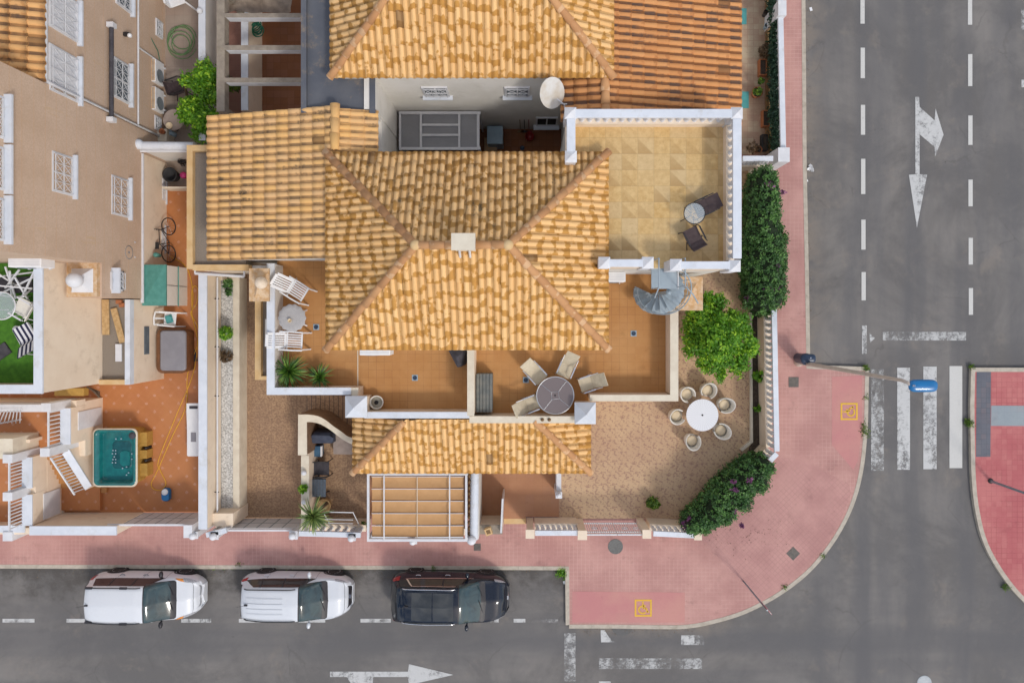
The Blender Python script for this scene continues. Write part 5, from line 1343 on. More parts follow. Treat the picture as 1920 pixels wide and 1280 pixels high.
# entrance between party wall and gate --------------------------------
mw = T('gate_pier_wall', 'cream wall with brown box lamp beside the open front door gate', 'wall', (X(920,0),Y(985,0),GZ))
MB().pbox(899,985,942,1000,0,1.5).part('wall','cream_render',mw)
MB().pbox(899,984,942,1001,1.5,1.55).part('coping','concrete',mw)
o = MB(); o.obox(W(916,995,1.75),.24,.24,.22,.35); o = o.part('box_lamp','ochre_cap',mw); q = W(916,995,1.75); MB().obox(q+Vector((0,0,.112)),.14,.14,.01,.35).part('lamp_glass','brown_fence',o)
g = T('entrance_gate','narrow white entrance gate standing open towards the porch','gate',(X(940,0),Y(960,0),GZ))
MB().add([(X(938,1.7),Y(997,1.7),.25),(X(941,1.7),Y(935,1.7),.25),(X(941,1.7),Y(935,1.7),1.7),(X(938,1.7),Y(997,1.7),1.7),(X(941,1.7),Y(997,1.7),.25),(X(944,1.7),Y(935,1.7),.25),(X(944,1.7),Y(935,1.7),1.7),(X(941,1.7),Y(997,1.7),1.7)],[(0,1,2,3),(7,6,5,4),(3,2,6,7),(0,3,7,4),(1,5,6,2)]).part('gate_leaf','white_metal',g)
MB().bar((X(939.5,1.7),Y(998,1.7),1.72),(X(942.5,1.7),Y(934,1.7),1.72),.06).part('top_rail','white_metal',g)
gwall('cream balustrade wall between the front entrance and the garden double gate', (1003,999), (1086,999), zb=.95, zt=1.7, posts=((994,1001,1.75,.26),(1092,1003,1.75,.28)), n=8)
g = T('garden_gate','white double garden gate with slim bars and four rings','gate',(X(1157,0),Y(975,0),GZ)); y = Y(1002,1.65)
for (a,c_) in ((1100,1157),(1158,1217)):
    x0,x1 = X(a,1.65),X(c_,1.65); b = MB(); n=14
    for k in range(n+1): b.bar((x0+(x1-x0)*k/n,y,.25),(x0+(x1-x0)*k/n,y,1.60),.022)
    b.box(x0,y-.025,1.60,x1,y+.025,1.66); b.box(x0,y-.02,.25,x1,y+.02,.31); b.box(x0,y-.02,1.30,x1,y+.015,1.33)
    for t in (.32,.68): xx = x0+(x1-x0)*t; b.tube([(xx+.10*math.cos(w),y+.02,.95+.10*math.sin(w)) for w in [2*PI*i/12 for i in range(12)]],.015,6,True)
    b.part('gate_leaf','white_metal',g)
gwall('cream balustrade wall right of garden gate, ending under purple flowers', (1225,1000), (1303,1004), zb=.95, zt=1.7, posts=((1213,1001,1.72,.26),(1309,1005,1.72,.22)), n=7)
# east balustrade with diagonal return --------------------------------
gwall('long white balustrade along the pavement beside the round garden table', (1452,580), (1457,846), zb=.95, zt=1.75, n=22)
gwall('short diagonal balustrade return behind the flowering corner hedge', (1457,850), (1444,864), zb=.95, zt=1.75, n=2)
kb = T('bed_edging','cream border strip round the dark flower bed','edging',(X(1412,0),Y(700,0),.15))
MB().prism(px_poly([(1405,300),(1410,300),(1410,580),(1412,829),(1392,846),(1388,842),(1407,826)],.3),.1,.30).part('edge_strip','cream_cap',kb)
MB().prism(px_poly([(1283,968),(1390,868),(1393,871),(1290,975)],.3),.1,.298).part('edge_strip','cream_cap',kb)
b = MB(); b.prism(px_poly([(1410,310),(1440,310),(1436,860),(1300,990),(1290,972),(1393,868),(1412,829)],.25),.1,.24); struct(b,'flower_bed','soil')
# neighbour's street wall north-east ----------------------------------
nw = T('balustrade','long white street balustrade clothed in climbing plants at top right','balustrade',(X(1465,0),Y(130,0),GZ),0,'balustrades round the corner garden')
balustrade(nw,(X(1469,1.4),Y(278,1.4)),(X(1464,1.4),Y(30,1.4)),GZ,.62,1.4,w=.20,cap=.20,basemat='ochre_cap')
balustrade(nw,(X(1464,1.4),Y(0,1.4)),(X(1462,1.4),Y(-100,1.4)),GZ,.62,1.4,w=.20,cap=.20,basemat='ochre_cap')
for (a,c_,w_,h_) in ((1467,15,.30,.55),(1470,290,.42,.52)): x,y=X(a,1.6),Y(c_,1.6); MB().box(x-w_/2,y-h_/2,0,x+w_/2,y+h_/2,1.6).part('post','cream_render' if 0 else 'white_paint',nw)
nb = gwall('short white balustrade between neighbouring yards above the tall hedge', (1393,297), (1450,297), zb=.9, zt=1.75, n=8)
MB().box(X(1437,.3),Y(278,.3),.1,X(1443,.3),Y(-80,.3),.3).thing('planter_kerb','brown_fence','ochre-brown bed kerb running beneath the climbing plants in the narrow yard','kerb')

# ================================================================== STREET FURNITURE
def at(px,py,z): v = W(px,py,z); return v
base = W(1497,679,GZ); tp = W(1690,716,7.5)
lp = T('street_lamp','tall street lamp with leaning cream pole and bright blue head over the crossing','street lamp',tuple(base))
MB().tube([base,base+Vector((0,0,7.25))],[.085,.05],12).part('pole','lamp_pole',lp)
pt_ = base+Vector((0,0,7.24)); tp = W(1706,722,7.6); MB().tube([pt_,pt_.lerp(tp,.4)+Vector((0,0,.16)),tp],[.05,.045,.04],10).part('arm','lamp_pole',lp)
MB().lathe([(.17,0),(.17,.05),(.13,.12),(.10,.35),(.085,.36)],(base.x,base.y,GZ),16).part('pole_base','lamp_pole',lp)
def capsule_head(x0,x1,y,w,z,h):
    b = MB(); N=22; K=12; vs=[]; fs=[]
    for i in range(N+1):
        t=i/N; e=(1-(2*t-1)**6)**.5 if 0<t<1 else .05; e=max(e,.05)
        for k in range(K):
            a=2*PI*k/K; vs.append((x0+(x1-x0)*t, y+math.copysign(abs(math.cos(a))**.7,math.cos(a))*w/2*e, z+math.copysign(abs(math.sin(a))**.8,math.sin(a))*h/2*e))
    for i in range(N):
        for k in range(K): fs.append((i*K+k,i*K+(k+1)%K,(i+1)*K+(k+1)%K,(i+1)*K+k))
    return b.add(vs,fs,True)
hd = capsule_head(X(1703,7.6),X(1758,7.6),Y(723,7.6),.35,7.6,.20).part('lamp_head','lamp_blue',lp)
b = MB(); b.obox(W(1712,723,7.7),.02,.05,.02); b.obox(W(1715,723,7.7),.02,.05,.02); b.part('latch','chrome',hd)
capsule_head(X(1716,7.5),X(1752,7.5),Y(723,7.5),.26,7.50,.08).part('lamp_lens','glass_grey',hd)
lb = T('litter_bin','dark navy litter bin fixed at the foot of street lamp','bin',(X(1512,.6),Y(673,.6),GZ))
b = MB(); b.lathe([(.16,.25),(.19,.3),(.21,1.0),(.22,1.02)],(X(1511,1),Y(673,1),0),20); b.part('bin_body','bin_navy',lb)
capsule_head(X(1501,1.15),X(1530,1.15),Y(672,1.15),.34,1.12,.22).part('bin_lid','bin_navy',lb)
MB().obox(W(1520,671,1.25),.05,.05,.02).part('lid_latch','chrome',lb)
sb = W(1394,1089,GZ); s_ = T('road_sign','thin grey sign post with round sign disc seen edge-on at rounded kerb','road sign',tuple(sb))
MB().tube([sb,sb+Vector((0,0,2.6))],.03,8).part('post','grey_metal',s_)
b = MB(); b.lathe([(.30,0),(.30,.02),(1e-4,.02)],(0,0,0),28,False); m = Matrix.Translation(sb+Vector((.04,-.02,2.3))) @ Matrix.Rotation(math.radians(39),4,'Z') @ Matrix.Rotation(PI/2,4,'Y'); b.v=[tuple(m@Vector(v)) for v in b.v]; b.part('sign_disc','red_white',s_)
sb = W(1857,901,GZ); s2 = T('lamp_post','slim grey post rising from the red island at right edge','post',tuple(sb))
MB().tube([sb,sb+Vector((0,0,5.0))],[.05,.04],8).part('pole','grey_metal',s2); MB().lathe([(.10,0),(.10,.04),(.06,.06)],tuple(sb),12).part('pole_base','dark_metal',s2)
MB().tube([sb+Vector((0,0,5)),sb+Vector((.5,0,5.5))],.035,8).part('arm','grey_metal',s2)

# ================================================================== FIRST-FLOOR TERRACE FURNITURE
def box_at(m, *a): b = MB(); b.obox(Vector(a[:3]), *a[3:]); return b
def recliner(label, loc, rz, group):
    """white plastic garden chair with slatted seat and leaning back; faces +x"""
    t = T('garden_chair', label, 'chair', loc, rz, group)
    b = MB()
    for k in range(6): b.obox(Vector((.02,-.20+k*.08,.42)), .50, .045, .025)
    b.obox(Vector((.28,0,.42)),.05,.50,.03); b.obox(Vector((-.22,0,.42)),.05,.50,.03); b.part('seat','white_plastic',t,True)
    b = MB(); m = Matrix.Translation((-.26,0,.45)) @ Matrix.Rotation(math.radians(-38),4,'Y')
    def rb(cx,cy,cz,sx,sy,sz):
        q = MB().obox(Vector((cx,cy,cz)),sx,sy,sz); b.add([m@Vector(v) for v in q.v], q.f)
    for k in range(6): rb(0,-.19+k*.076,.36,.025,.045,.62)
    rb(0,0,.02,.03,.48,.06); rb(0,0,.70,.035,.40,.10); rb(0,-.24,.36,.035,.05,.66); rb(0,.24,.36,.035,.05,.66); b.part('backrest','white_plastic',t,True)
    for s_ in (-1,1):
        MB().tube([(-.42,s_*.30,.63),(0,s_*.31,.64),(.36,s_*.30,.62)],.028,8).part('armrest','white_plastic',t,True)
        MB().bar((.34,s_*.29,.62),(.46,s_*.28,.0),.045).part('leg','white_plastic',t,True); MB().bar((-.15,s_*.29,.62),(-.38,s_*.28,.0),.045).part('leg','white_plastic',t,True)
    return t
grp='white chairs on the west roof terrace'
p = W(556,545,3.5); recliner('white slatted recliner turned diagonally beside the parapet, upper of the pair',(p.x,p.y,3.0),math.radians(-32),grp)
p = W(549,639,3.5); r2_ = recliner('white slatted recliner set square below the cloth-covered round table',(p.x,p.y,3.0),math.radians(-3),grp)
p = W(547,596,3.75); t = T('round_table','round terrace table under speckled scalloped cloth with small pot','table',(p.x,p.y,3.0))
b = MB(); prof=[]; n=64
vs=[];fs=[]
for i,(r,z) in enumerate([(0.001,.75),(.30,.75),(.44,.745),(.46,.72)]):
    for k in range(n): a=2*PI*k/n; rr=r*(1+(.035*math.cos(a*14) if i>=2 else 0)); vs.append((rr*math.cos(a),rr*math.sin(a),z))
for i in range(3):
    for k in range(n): fs.append((i*n+k,i*n+(k+1)%n,(i+1)*n+(k+1)%n,(i+1)*n+k))
b.add(vs,[f[::-1] for f in fs],True); b.part('table_cloth','mesh_cloth',t,True)
MB().lathe([(.40,.68),(.42,.70),(.42,.715),(1e-4,.718)],n=32).part('tabletop','white_plastic',t,True)
for k in range(4): a=PI/4+k*PI/2; MB().bar((.1*math.cos(a),.1*math.sin(a),.68),(.38*math.cos(a),.38*math.sin(a),0),.04).part('leg','white_plastic',t,True)
p = W(544,601,3.8); MB().lathe([(.045,0),(.065,.10),(.07,.11),(.055,.11),(.04,.04),(1e-4,.04)],n=16).thing('flower_pot','cream_cushion','tiny cream pot standing on the speckled table cloth','pot',loc=(p.x,p.y,3.752),local=True)
# plinth for neighbour part: air conditioners
def aircon(label, c, rz, w=.85, d=.32, h=.62, mat='white_plastic', rust=False, top='white_plastic'):
    t = T('air_conditioner', label, 'air conditioner', tuple(c), rz, 'air conditioning units on the walls')
    o = MB().box(-w/2,-d/2,0,w/2,d/2,h).part('casing',mat,t,True,bevel=.02)
    MB().box(-w/2+.03,-d/2+.02,h+.001,w/2-.03,d/2-.02,h+.012).part('lid',top,o,True)
    b = MB(); [b.box(-w/2+.04,-d/2+.05+k*.05,h+.013,w/2-.04,-d/2+.065+k*.05,h+.02) for k in range(int((d-.08)/.05))]; b.part('lid_rib','grey_metal' if rust else 'white_metal',o,True)
    b = MB(); b.lathe([(.24,0),(.24,.015),(.22,.015),(.20,.004),(.06,.01),(1e-4,.012)],n=24); m=Matrix.Translation((-w*.15,-d/2-.001,h*.5))@Matrix.Rotation(PI/2,4,'X'); b.v=[tuple(m@Vector(v)) for v in b.v]; b.part('fan_grille','grey_metal',t,True)
    MB().box(-w*.35,-d/2-.03,-.08,-w*.30,d/2+.1,0).part('bracket','white_metal',t,True); MB().box(w*.30,-d/2-.03,-.08,w*.35,d/2+.1,0).part('bracket','white_metal',t,True)
    return t
aircon('white air conditioner peeping out below main roof over the west terrace', W(703,656,4.6)+Vector((0,.04,-.6)),0,.98,.42)
aircon('white air conditioner under the upper terrace wall beside spiral stair', (X(1155,4.4),Y(519,4.4),3.8),0,.62,.33)
aircon('white air conditioner with black cables on the turf terrace parapet', (X(61,5.6),Y(492,5.6),5.32),0,1.0,.34)
aircon('white air conditioner alone on the tall brown wall', (X(229,2.7),Y(466,2.7),2.3),PI/2,.82,.36)
aircon('rust-topped air conditioner on the court wall, upper of two', (X(289,.9),Y(135,.9),.5),PI/2,.85,.34,top='rust_stone',rust=True)
aircon('rust-topped air conditioner on the court wall, lower beside the round table', (X(289,.9),Y(187,.9),.5),PI/2,.85,.34,top='rust_stone',rust=True)
b = MB(); b.tube([(X(28,5.2),Y(476,5.2),5.2),(X(45,5.2),Y(480,5.2),5.25),(X(80,5.3),Y(478,5.3),5.3),(X(92,5.3),Y(486,5.3),5.3),(X(93,5.2),Y(494,5.2),5.2)],.018,6); b.thing('cable','black_rubber','black cable looping behind the air conditioner on the turf terrace','cable')
# closed parasol cover by the dividing wall
p = W(857,670,3.9); b = MB(); b.add([(-.30,.26,.9),(.30,.26,1.0),(.16,-.30,.85),(0.0,-.34,.80),(-.34,.2,.0),(.34,.2,.0),(.22,-.30,.0),(-.05,-.36,.0),(.02,.0,1.15)],[(0,3,8),(3,2,8),(2,1,8),(1,0,8),(0,4,7,3),(3,7,6,2),(2,6,5,1),(1,5,4,0)])
b.thing('covered_barbecue','charcoal_cloth','charcoal cloth-covered object tucked against the dividing wall under the eave','cover',loc=(p.x,p.y,3.0),local=True,bevel=.03)
p = W(706,754,3.3); t = T('planter','round white bowl with dark soil beside the pyramid-capped pier','pot',(p.x,p.y,3.0))
MB().lathe([(.16,0),(.22,.20),(.24,.34),(.21,.35),(.19,.26)],n=28).part('bowl','cane_white',t,True); MB().lathe([(.19,.27),(.08,.32),(1e-4,.33)],n=24).part('filling','chimney_grey',t,True); MB().lathe([(.07,.32),(.07,.36),(.04,.37),(1e-4,.34)],n=14).part('rim','black_rubber',t,True)
# grey slatted storage box
p = W(908,737,3.6); t = T('storage_box','dark grey slatted storage bench against the terrace dividing wall','storage box',(p.x,p.y,3.0)); 
MB().box(-.27,-.64,0,.27,.64,.52).part('box','box_slats',t,True,bevel=.02)
for k in range(5): MB().box(-.27+k*.110,-.65,.521,-.27+k*.110+.098,.65,.56).part('lid_slat','box_slats',t,True,bevel=.01)
# grey glass table and four beige sling chairs
def sling(label, loc, rz, group, mat='beige_sling', frame='alu', back=.62, lean=30, seat=.46):
    """sling chair facing +x"""
    t = T('sling_chair', label, 'chair', loc, rz, group); L_ = math.radians(lean); w=.26
    b = MB(); b.add([(-.20,-w,.40),(-.20,w,.40),(.28,w,.44),(.28,-w,.44),(-.20,-w,.38),(-.20,w,.38),(.28,w,.42),(.28,-w,.42),(.04,-w,.405),(.04,w,.405),(.04,-w,.385),(.04,w,.385)],[(3,2,9,8),(8,9,1,0),(7,10,11,6),(10,4,5,11),(2,3,7,6),(0,1,5,4),(3,8,10,7),(8,0,4,10),(2,6,11,9),(9,11,5,1)]); b.part('seat',mat,t,True)
    bx,bz = -.20-math.sin(L_)*back, .40+math.cos(L_)*back; cx,cz = -.24-math.sin(L_)*back*.5, .40+math.cos(L_)*back*.5
    b = MB(); th=.02; b.add([(-.20,-w,.40),(-.20,w,.40),(cx,w,cz),(cx,-w,cz),(bx,w,bz),(bx,-w,bz)]+[(-.20-th,-w,.39),(-.20-th,w,.39),(cx-th,w,cz-.01),(cx-th,-w,cz-.01),(bx-th,w,bz-.01),(bx-th,-w,bz-.01)],[(0,1,2,3),(3,2,4,5),(7,6,9,8),(8,9,11,10),(5,4,10,11),(0,6,7,1)]); b.part('backrest',mat,t,True)
    for s_ in (-1,1):
        b = MB(); y=s_*(w+.025); b.tube([(.30,y,0),(.28,y,.44),(.24,y,.64),(-.30,y,.66),(bx*.75,y,.70)],.018,8); b.tube([(-.30,y,.66),(-.10,y,.42),(-.34,y,0)],.016,8); b.part('side_frame',frame,t,True)
        MB().obox(Vector((-.02,y,.665)),.46,.05,.02).part('armrest',frame,t,True)
    return t
g5 = 'beige sling chairs round the grey table'
tc_ = W(1041,741,3.75); cen = Vector((tc_.x,tc_.y,0))
for (a,c_,lb_) in ((1008,704,'beige sling chair at upper left of the grey glass table'),(1061,694,'beige sling chair above the grey glass table, under the roof corner'),(1101,720,'beige sling chair at right of the grey glass table near the cream parapet'),(997,757,'beige sling chair at lower left of the grey glass table, backed to the parapet')):
    p = W(a,c_,3.6); d = cen-Vector((p.x,p.y,0)); sling(lb_,(p.x,p.y,3.0),math.atan2(d.y,d.x),g5,seat=.5,back=.75,lean=42).scale = (.88,.88,.95)
t = T('round_table','round grey glass patio table on the orange terrace','table',(tc_.x,tc_.y,3.0))
MB().lathe([(.60,.735),(.62,.74),(.62,.755),(1e-4,.756)],n=48,smooth=False).part('tabletop','table_glass',t,True)
b = MB(); b.tube([(.62*math.cos(2*PI*k/40),.62*math.sin(2*PI*k/40),.745) for k in range(40)],.02,6,True); b.tube([(.17*math.cos(2*PI*k/4+.9),.17*math.sin(2*PI*k/4+.9),.762) for k in range(4)],.008,6,True)
for k in range(4): a=2*PI*k/4+.9; b.tube([(.17*math.cos(a),.17*math.sin(a),.762),(.60*math.cos(a),.60*math.sin(a),.762)],.008,6)
b.part('table_rim','alu',t,True); MB().lathe([(.03,.75),(.03,.775),(1e-4,.775)],n=12).part('parasol_hole','dark_metal',t,True)
for k in range(4): a=2*PI*k/4+.9; MB().tube([(.5*math.cos(a),.5*math.sin(a),.73),(.42*math.cos(a),.42*math.sin(a),0)],.02,8).part('leg','alu',t,True)
# ------------------------------------------------------------------ upper terrace: two dark chairs and a glass table
g6='dark sling chairs on the upper terrace'
tc_ = W(1304,399,6.65); cen = Vector((tc_.x,tc_.y,0))
p = W(1319,388,6.4); sling('dark brown reclined lounger behind the glass side table',(p.x,p.y,5.9),math.atan2(-.42,-.9)+0.0,g6,'brown_sling','dark_metal',.46,66).scale = (.85,.85,.9)
p = W(1301,442,6.4); sling('dark brown low chair below the glass side table',(p.x,p.y,5.9),math.radians(117),g6,'brown_sling','dark_metal',.34,50).scale = (.88,.88,.9)
t = T('side_table','round clear glass side table on the yellow tiled terrace','table',(tc_.x,tc_.y,5.9))
MB().lathe([(.31,.63),(.31,.638),(1e-4,.638)],n=40,smooth=False).part('tabletop','clear_glass',t,True)
b = MB(); b.tube([(.31*math.cos(2*PI*k/36),.31*math.sin(2*PI*k/36),.64) for k in range(36)],.013,6,True); b.part('table_rim','dark_metal',t,True)
for k in range(4): a=.5+PI/2*k; MB().tube([(.28*math.cos(a),.28*math.sin(a),.63),(.05*math.cos(a),.05*math.sin(a),.35),(.30*math.cos(a),.30*math.sin(a),0)],.011,6).part('leg','dark_metal',t,True)
# ------------------------------------------------------------------ spiral staircase
sc_ = W(1243,550,4.6); cx, cy = sc_.x-.06, sc_.y+.0
ss = T('spiral_staircase','grey metal spiral staircase climbing to the upper terrace','staircase',(cx,cy,3.0))
MB().lathe([(.06,0),(.06,2.75),(.09,2.76),(.09,2.82),(1e-4,2.86)],n=16).part('centre_post','stair_metal',ss,True)
NS=13; R_=.67
for k in range(NS):
    a0 = PI*.86 + k*(2*PI*.86/NS)*1.0; z = .21*(k+1); a1 = a0+2*PI*.90/NS*1.35; b = MB(); vs=[(.05*math.cos(a0),.05*math.sin(a0))]+[(R_*math.cos(a0+(a1-a0)*i/5),R_*math.sin(a0+(a1-a0)*i/5)) for i in range(6)]+[(.05*math.cos(a1),.05*math.sin(a1))]
    b.prism(vs, z-.035, z); b.part('tread','stair_metal',ss,True)
MB().box(-.54,.10,2.80,.26,1.0,2.86).part('landing','stair_metal',ss,True)
b=MB(); b.bar((-.54,.98,2.875),(.26,.98,2.875),.03); b.bar((.26,.1,2.875),(.26,.98,2.875),.03); b.part('landing_edge','white_metal',ss,True)
b = MB(); pts=[(R_*math.cos(a),R_*math.sin(a),z) for a,z in [(PI*.90+k*2*PI*.78/40, .95+k*2.62/40) for k in range(41)]]; b.tube(pts,.020,6); b.tube([(x,y,z-.45) for x,y,z in pts[4:]],.012,6); b.part('handrail','stair_metal',ss,True)
for k in range(0,41,3): x,y,z = pts[k]; MB().tube([(x,y,z-.95),(x,y,z)],.011,6).part('rail_bar','stair_metal',ss,True)
b = MB(); b.tube([(-.50,.95,3.8),(-.50,.1,3.8),(-.62,-.2,3.78)],.020,6); b.tube([(.26,.95,3.8),(.26,.15,3.8),(.5,-.1,3.75),(.66,-.36,3.7)],.02,6)
for q in ((-.50,.95),(-.50,.1),(.26,.95),(.26,.15)): b.tube([(*q,2.86),(*q,3.8)],.016,6)
b.part('landing_rail','stair_metal',ss,True)
# ------------------------------------------------------------------ satellite dish
p = W(1031,173,6.3); q0 = W(1058,206,5.6); t = T('satellite_dish','large off-white oval satellite dish over the light well','satellite dish',(q0.x,q0.y,5.0))
b = MB(); n=32; prof=[(1e-3,.0),(.12,.006),(.26,.03),(.40,.075),(.50,.12)]
b.lathe(prof,n=n,sx=.86); b.lathe([(r,z-.015) for r,z in prof],n=n,sx=.86); dirv = Vector((.55,-.62,.62)).normalized()
m = Matrix.Translation(p) @ dirv.to_track_quat('Z','Y').to_matrix().to_4x4(); m = Matrix.Translation(p) @ (Vector((.55,-.42,.62)).normalized()).to_track_quat('Z','Y').to_matrix().to_4x4()
b.v=[tuple(m@Vector(v)) for v in b.v]; b.part('dish','dish',t)
MB().tube([tuple(q0),(q0.x-.02,q0.y,6.1),tuple(p+Vector((.05,-.05,-.10)))],.022,8).part('mast','white_metal',t)
MB().tube([tuple(m@Vector((0,-.5,.1))),tuple(m@Vector((0,-.35,.52)))],.015,6).part('arm','white_metal',t)
# ------------------------------------------------------------------ light well things
p = W(928,256,1.0); t = T('washing_machine','pale blue-grey cabinet in the dark light well','cabinet',(p.x,p.y,.16)); MB().box(-.29,-.28,0,.29,.38,.85).part('body','steel_blue',t,True,bevel=.02); MB().box(-.29,-.28,.851,.29,.38,.87).part('top','steel_blue',t,True)
MB().box(-.24,-.25,0,.24,.25,.36).thing('cardboard_box','cardboard','brown cardboard box beside the blue-grey cabinet in light well','box',loc=(X(920,.5),Y(272,.5)+.02,.16),local=True)
for k,(a,m_) in enumerate(((972,'brown_fence'),(980,'dark_metal'),(988,'red_plastic'))):
    b = MB(); p = W(a+4,246,.3); b.tube([(0,0,.1),(-.02,.12,1.25)],.014,6); b.obox(Vector((0,0,.06)),.22,.06,.10); b.thing('broom',m_,['brown handled broom, left of three leaning in the light well','black handled broom, middle of three leaning in light well','red headed mop, right of three leaning in light well'][k],'broom','brooms leaning in the light well',loc=(p.x,p.y,.16),local=True)
p = W(993,256,.4); MB().lathe([(.14,0),(.17,.26),(.18,.28),(.16,.28),(.13,.04),(1e-4,.04)],n=20).thing('bucket','red_plastic','dark red bucket on the brown light well floor','bucket',loc=(p.x,p.y,.16),local=True)
p = W(979,277,.2); MB().lathe([(.09,0),(.09,.01),(.06,.012),(.05,.004),(1e-4,.004)],n=20).thing('floor_drain','bin_navy','round dark drain in the light well floor','drain',loc=(p.x,p.y,.16),local=True)

# ================================================================== CORNER GARDEN TABLE AND TUB CHAIRS
tc_ = W(1317,778,.9); cen = Vector((tc_.x,tc_.y,0))
t = T('garden_table','large round white slatted garden table with parasol hole','table',(tc_.x,tc_.y,.16))
MB().lathe([(.58,.70),(.60,.71),(.60,.735),(1e-4,.74)],n=64,smooth=False).part('tabletop','slatted_white',t,True); MB().lathe([(.035,.735),(.035,.75),(1e-4,.75)],n=12).part('parasol_hole','dark_metal',t,True)
for k in range(4): a=PI/4+PI/2*k; MB().bar((.35*math.cos(a),.35*math.sin(a),.7),(.42*math.cos(a),.42*math.sin(a),0),.06).part('leg','white_plastic',t,True)
def tub(label, loc, rz):
    t = T('tub_chair', label, 'chair', loc, rz, 'cane tub chairs round the white garden table')
    n=26; vs=[]; fs=[]; a0,a1 = math.radians(36), math.radians(324)     # open towards +x
    for r_in, z, in ((.235,.36),(.275,.60),(.30,.64),(.325,.60),(.27,.20),(.24,.0)):
        for k in range(n+1):
            a = a0+(a1-a0)*k/n; hb = .5-.5*math.cos(2*PI*k/n); zz = z+(hb*.17 if z>.5 else 0); vs.append(((r_in+.02*hb)*math.cos(a)*1.08,(r_in+.01)*math.sin(a),zz))
    for i in range(5):
        for k in range(n): fs.append((i*(n+1)+k,i*(n+1)+k+1,(i+1)*(n+1)+k+1,(i+1)*(n+1)+k))
    MB().add(vs,fs,True).part('shell','cane_white',t,True)
    MB().lathe([(.24,.0),(.27,.30),(.25,.33),(1e-4,.34)],n=24).part('seat','cane_white',t,True)
    MB().lathe([(.20,.34),(.225,.37),(.21,.405),(.12,.42),(1e-4,.415)],n=24).part('cushion','cream_cushion',t,True)
    return t
for (a,c_,lb_) in ((1288,739,'white cane tub chair at upper left of the round white table'),(1327,732,'white cane tub chair above the round white table, under the citrus tree'),(1359,759,'white cane tub chair at upper right of the round white table'),(1352,807,'white cane tub chair touching the lower right rim of the round white table'),(1298,826,'white cane tub chair at the lower side of the round white table, furthest from tree'),(1269,780,'white cane tub chair directly left of the round white table')):
    p = W(a,c_,.6); d = cen-Vector((p.x,p.y,0)); tub(lb_,(p.x,p.y,.16),math.atan2(d.y,d.x)+R.uniform(-.15,.15)).scale = (.9,.9,.95)

# ================================================================== LOWER LEFT YARD AND DRIVEWAY THINGS
# covered barbecue, cool box, chair, slatted table
p = W(602,822,1.0); b = MB(); b.add([(-.42,-.22,.0),(.42,-.22,0),(.40,.24,0),(-.38,.26,0),(-.40,-.20,.75),(.40,-.20,.72),(.36,.10,.92),(-.34,.14,.95),(.30,.24,.78),(-.28,.25,.80),(-.42,.0,.86),(.43,.0,.84)],[(0,1,5,4),(4,5,11,6,7,10),(7,6,8,9),(1,2,8,6,11,5),(2,3,9,8),(3,0,4,10,7,9)])
b.thing('covered_barbecue','navy_cloth','barbecue under a creased navy cover inside the curved wall','barbecue',loc=(p.x,p.y,.16),local=True,bevel=.04)
p = W(594,846,.6); t = T('cool_box','blue cool box with white lid edge between barbecue and chair','cool box',(p.x,p.y,.16)); MB().box(-.17,-.20,0,.14,.20,.42).part('body','blue_plastic',t,True,bevel=.02); MB().box(.142,-.20,.30,.19,.20,.46).part('lid_edge','white_plastic',t,True,bevel=.01); MB().box(-.17,-.20,.421,.14,.20,.45).part('lid','blue_plastic',t,True,bevel=.01)
p = W(603,878,.6); sling('folding dark grey sling chair between cool box and slatted table',(p.x,p.y,.16),math.radians(0),None,'charcoal_cloth','dark_metal',.45,35)
p = W(595,914,.8); t = T('folding_table','blue-grey slatted folding table near the yucca','table',(p.x,p.y,.16)); 
for k in range(6): MB().box(-.33+k*.112,-.33,.66,-.33+k*.112+.10,.33,.69).part('slat','slate_slats',t,True)
for a in (-1,1):
    MB().bar((-.28,a*.3,.66),(.28,a*.3,0),.03).part('leg','dark_metal',t,True); MB().bar((.28,a*.3,.66),(-.28,a*.3,0),.03).part('leg','dark_metal',t,True)
MB().box(-.33,-.34,.62,.33,-.31,.66).box(-.33,.31,.62,.33,.34,.66).part('frame','dark_metal',t,True)
# hot tub full of teal water seats
hx0,hx1,hy0,hy1 = X(174,.95),X(257,.95),Y(912,.95),Y(803,.95); hc = Vector(((hx0+hx1)/2,(hy0+hy1)/2,.16)); hw_,hh_ = (hx1-hx0)/2,(hy1-hy0)/2
ht = T('hot_tub','open teal hot tub with yellow wooden cabinet on terracotta tiles','hot tub',tuple(hc))
def rrect(w,h,r,z,n=8): 
    out=[]
    for (sx,sy,a0) in ((1,1,0),(-1,1,PI/2),(-1,-1,PI),(1,-1,3*PI/2)):
        for k in range(n+1): a=a0+PI/2*k/n; out.append((sx*(w-r)+r*math.cos(a), sy*(h-r)+r*math.sin(a), z))
    return out
def loft(b, rings, cap=True, smooth=True):
    n=len(rings[0]); vs=[v for r in rings for v in r]; fs=[(i*n+k,i*n+(k+1)%n,(i+1)*n+(k+1)%n,(i+1)*n+k) for i in range(len(rings)-1) for k in range(n)]
    b.add(vs,fs,smooth)
    if cap: b.add(rings[-1],[list(range(n))])
    return b
b = MB(); loft(b,[rrect(hw_-.10,hh_-.06,.16,0),rrect(hw_-.08,hh_-.04,.2,.74)],cap=False,smooth=False); b.part('cabinet','yellow_wood',ht,True)
b = MB(); loft(b,[rrect(hw_,hh_,.2,.74),rrect(hw_+.01,hh_+.01,.2,.79),rrect(hw_-.045,hh_-.045,.18,.80)],cap=False); b.part('rim','cream_cap',ht,True)
b = MB(); loft(b,[rrect(hw_-.045,hh_-.045,.18,.801),rrect(hw_-.05,hh_-.05,.18,.815),rrect(hw_-.14,hh_-.12,.16,.81),rrect(hw_-.18,hh_-.16,.15,.55),rrect(hw_-.22,hh_-.2,.15,.50)]); b.part('shell','teal_acrylic',ht,True)
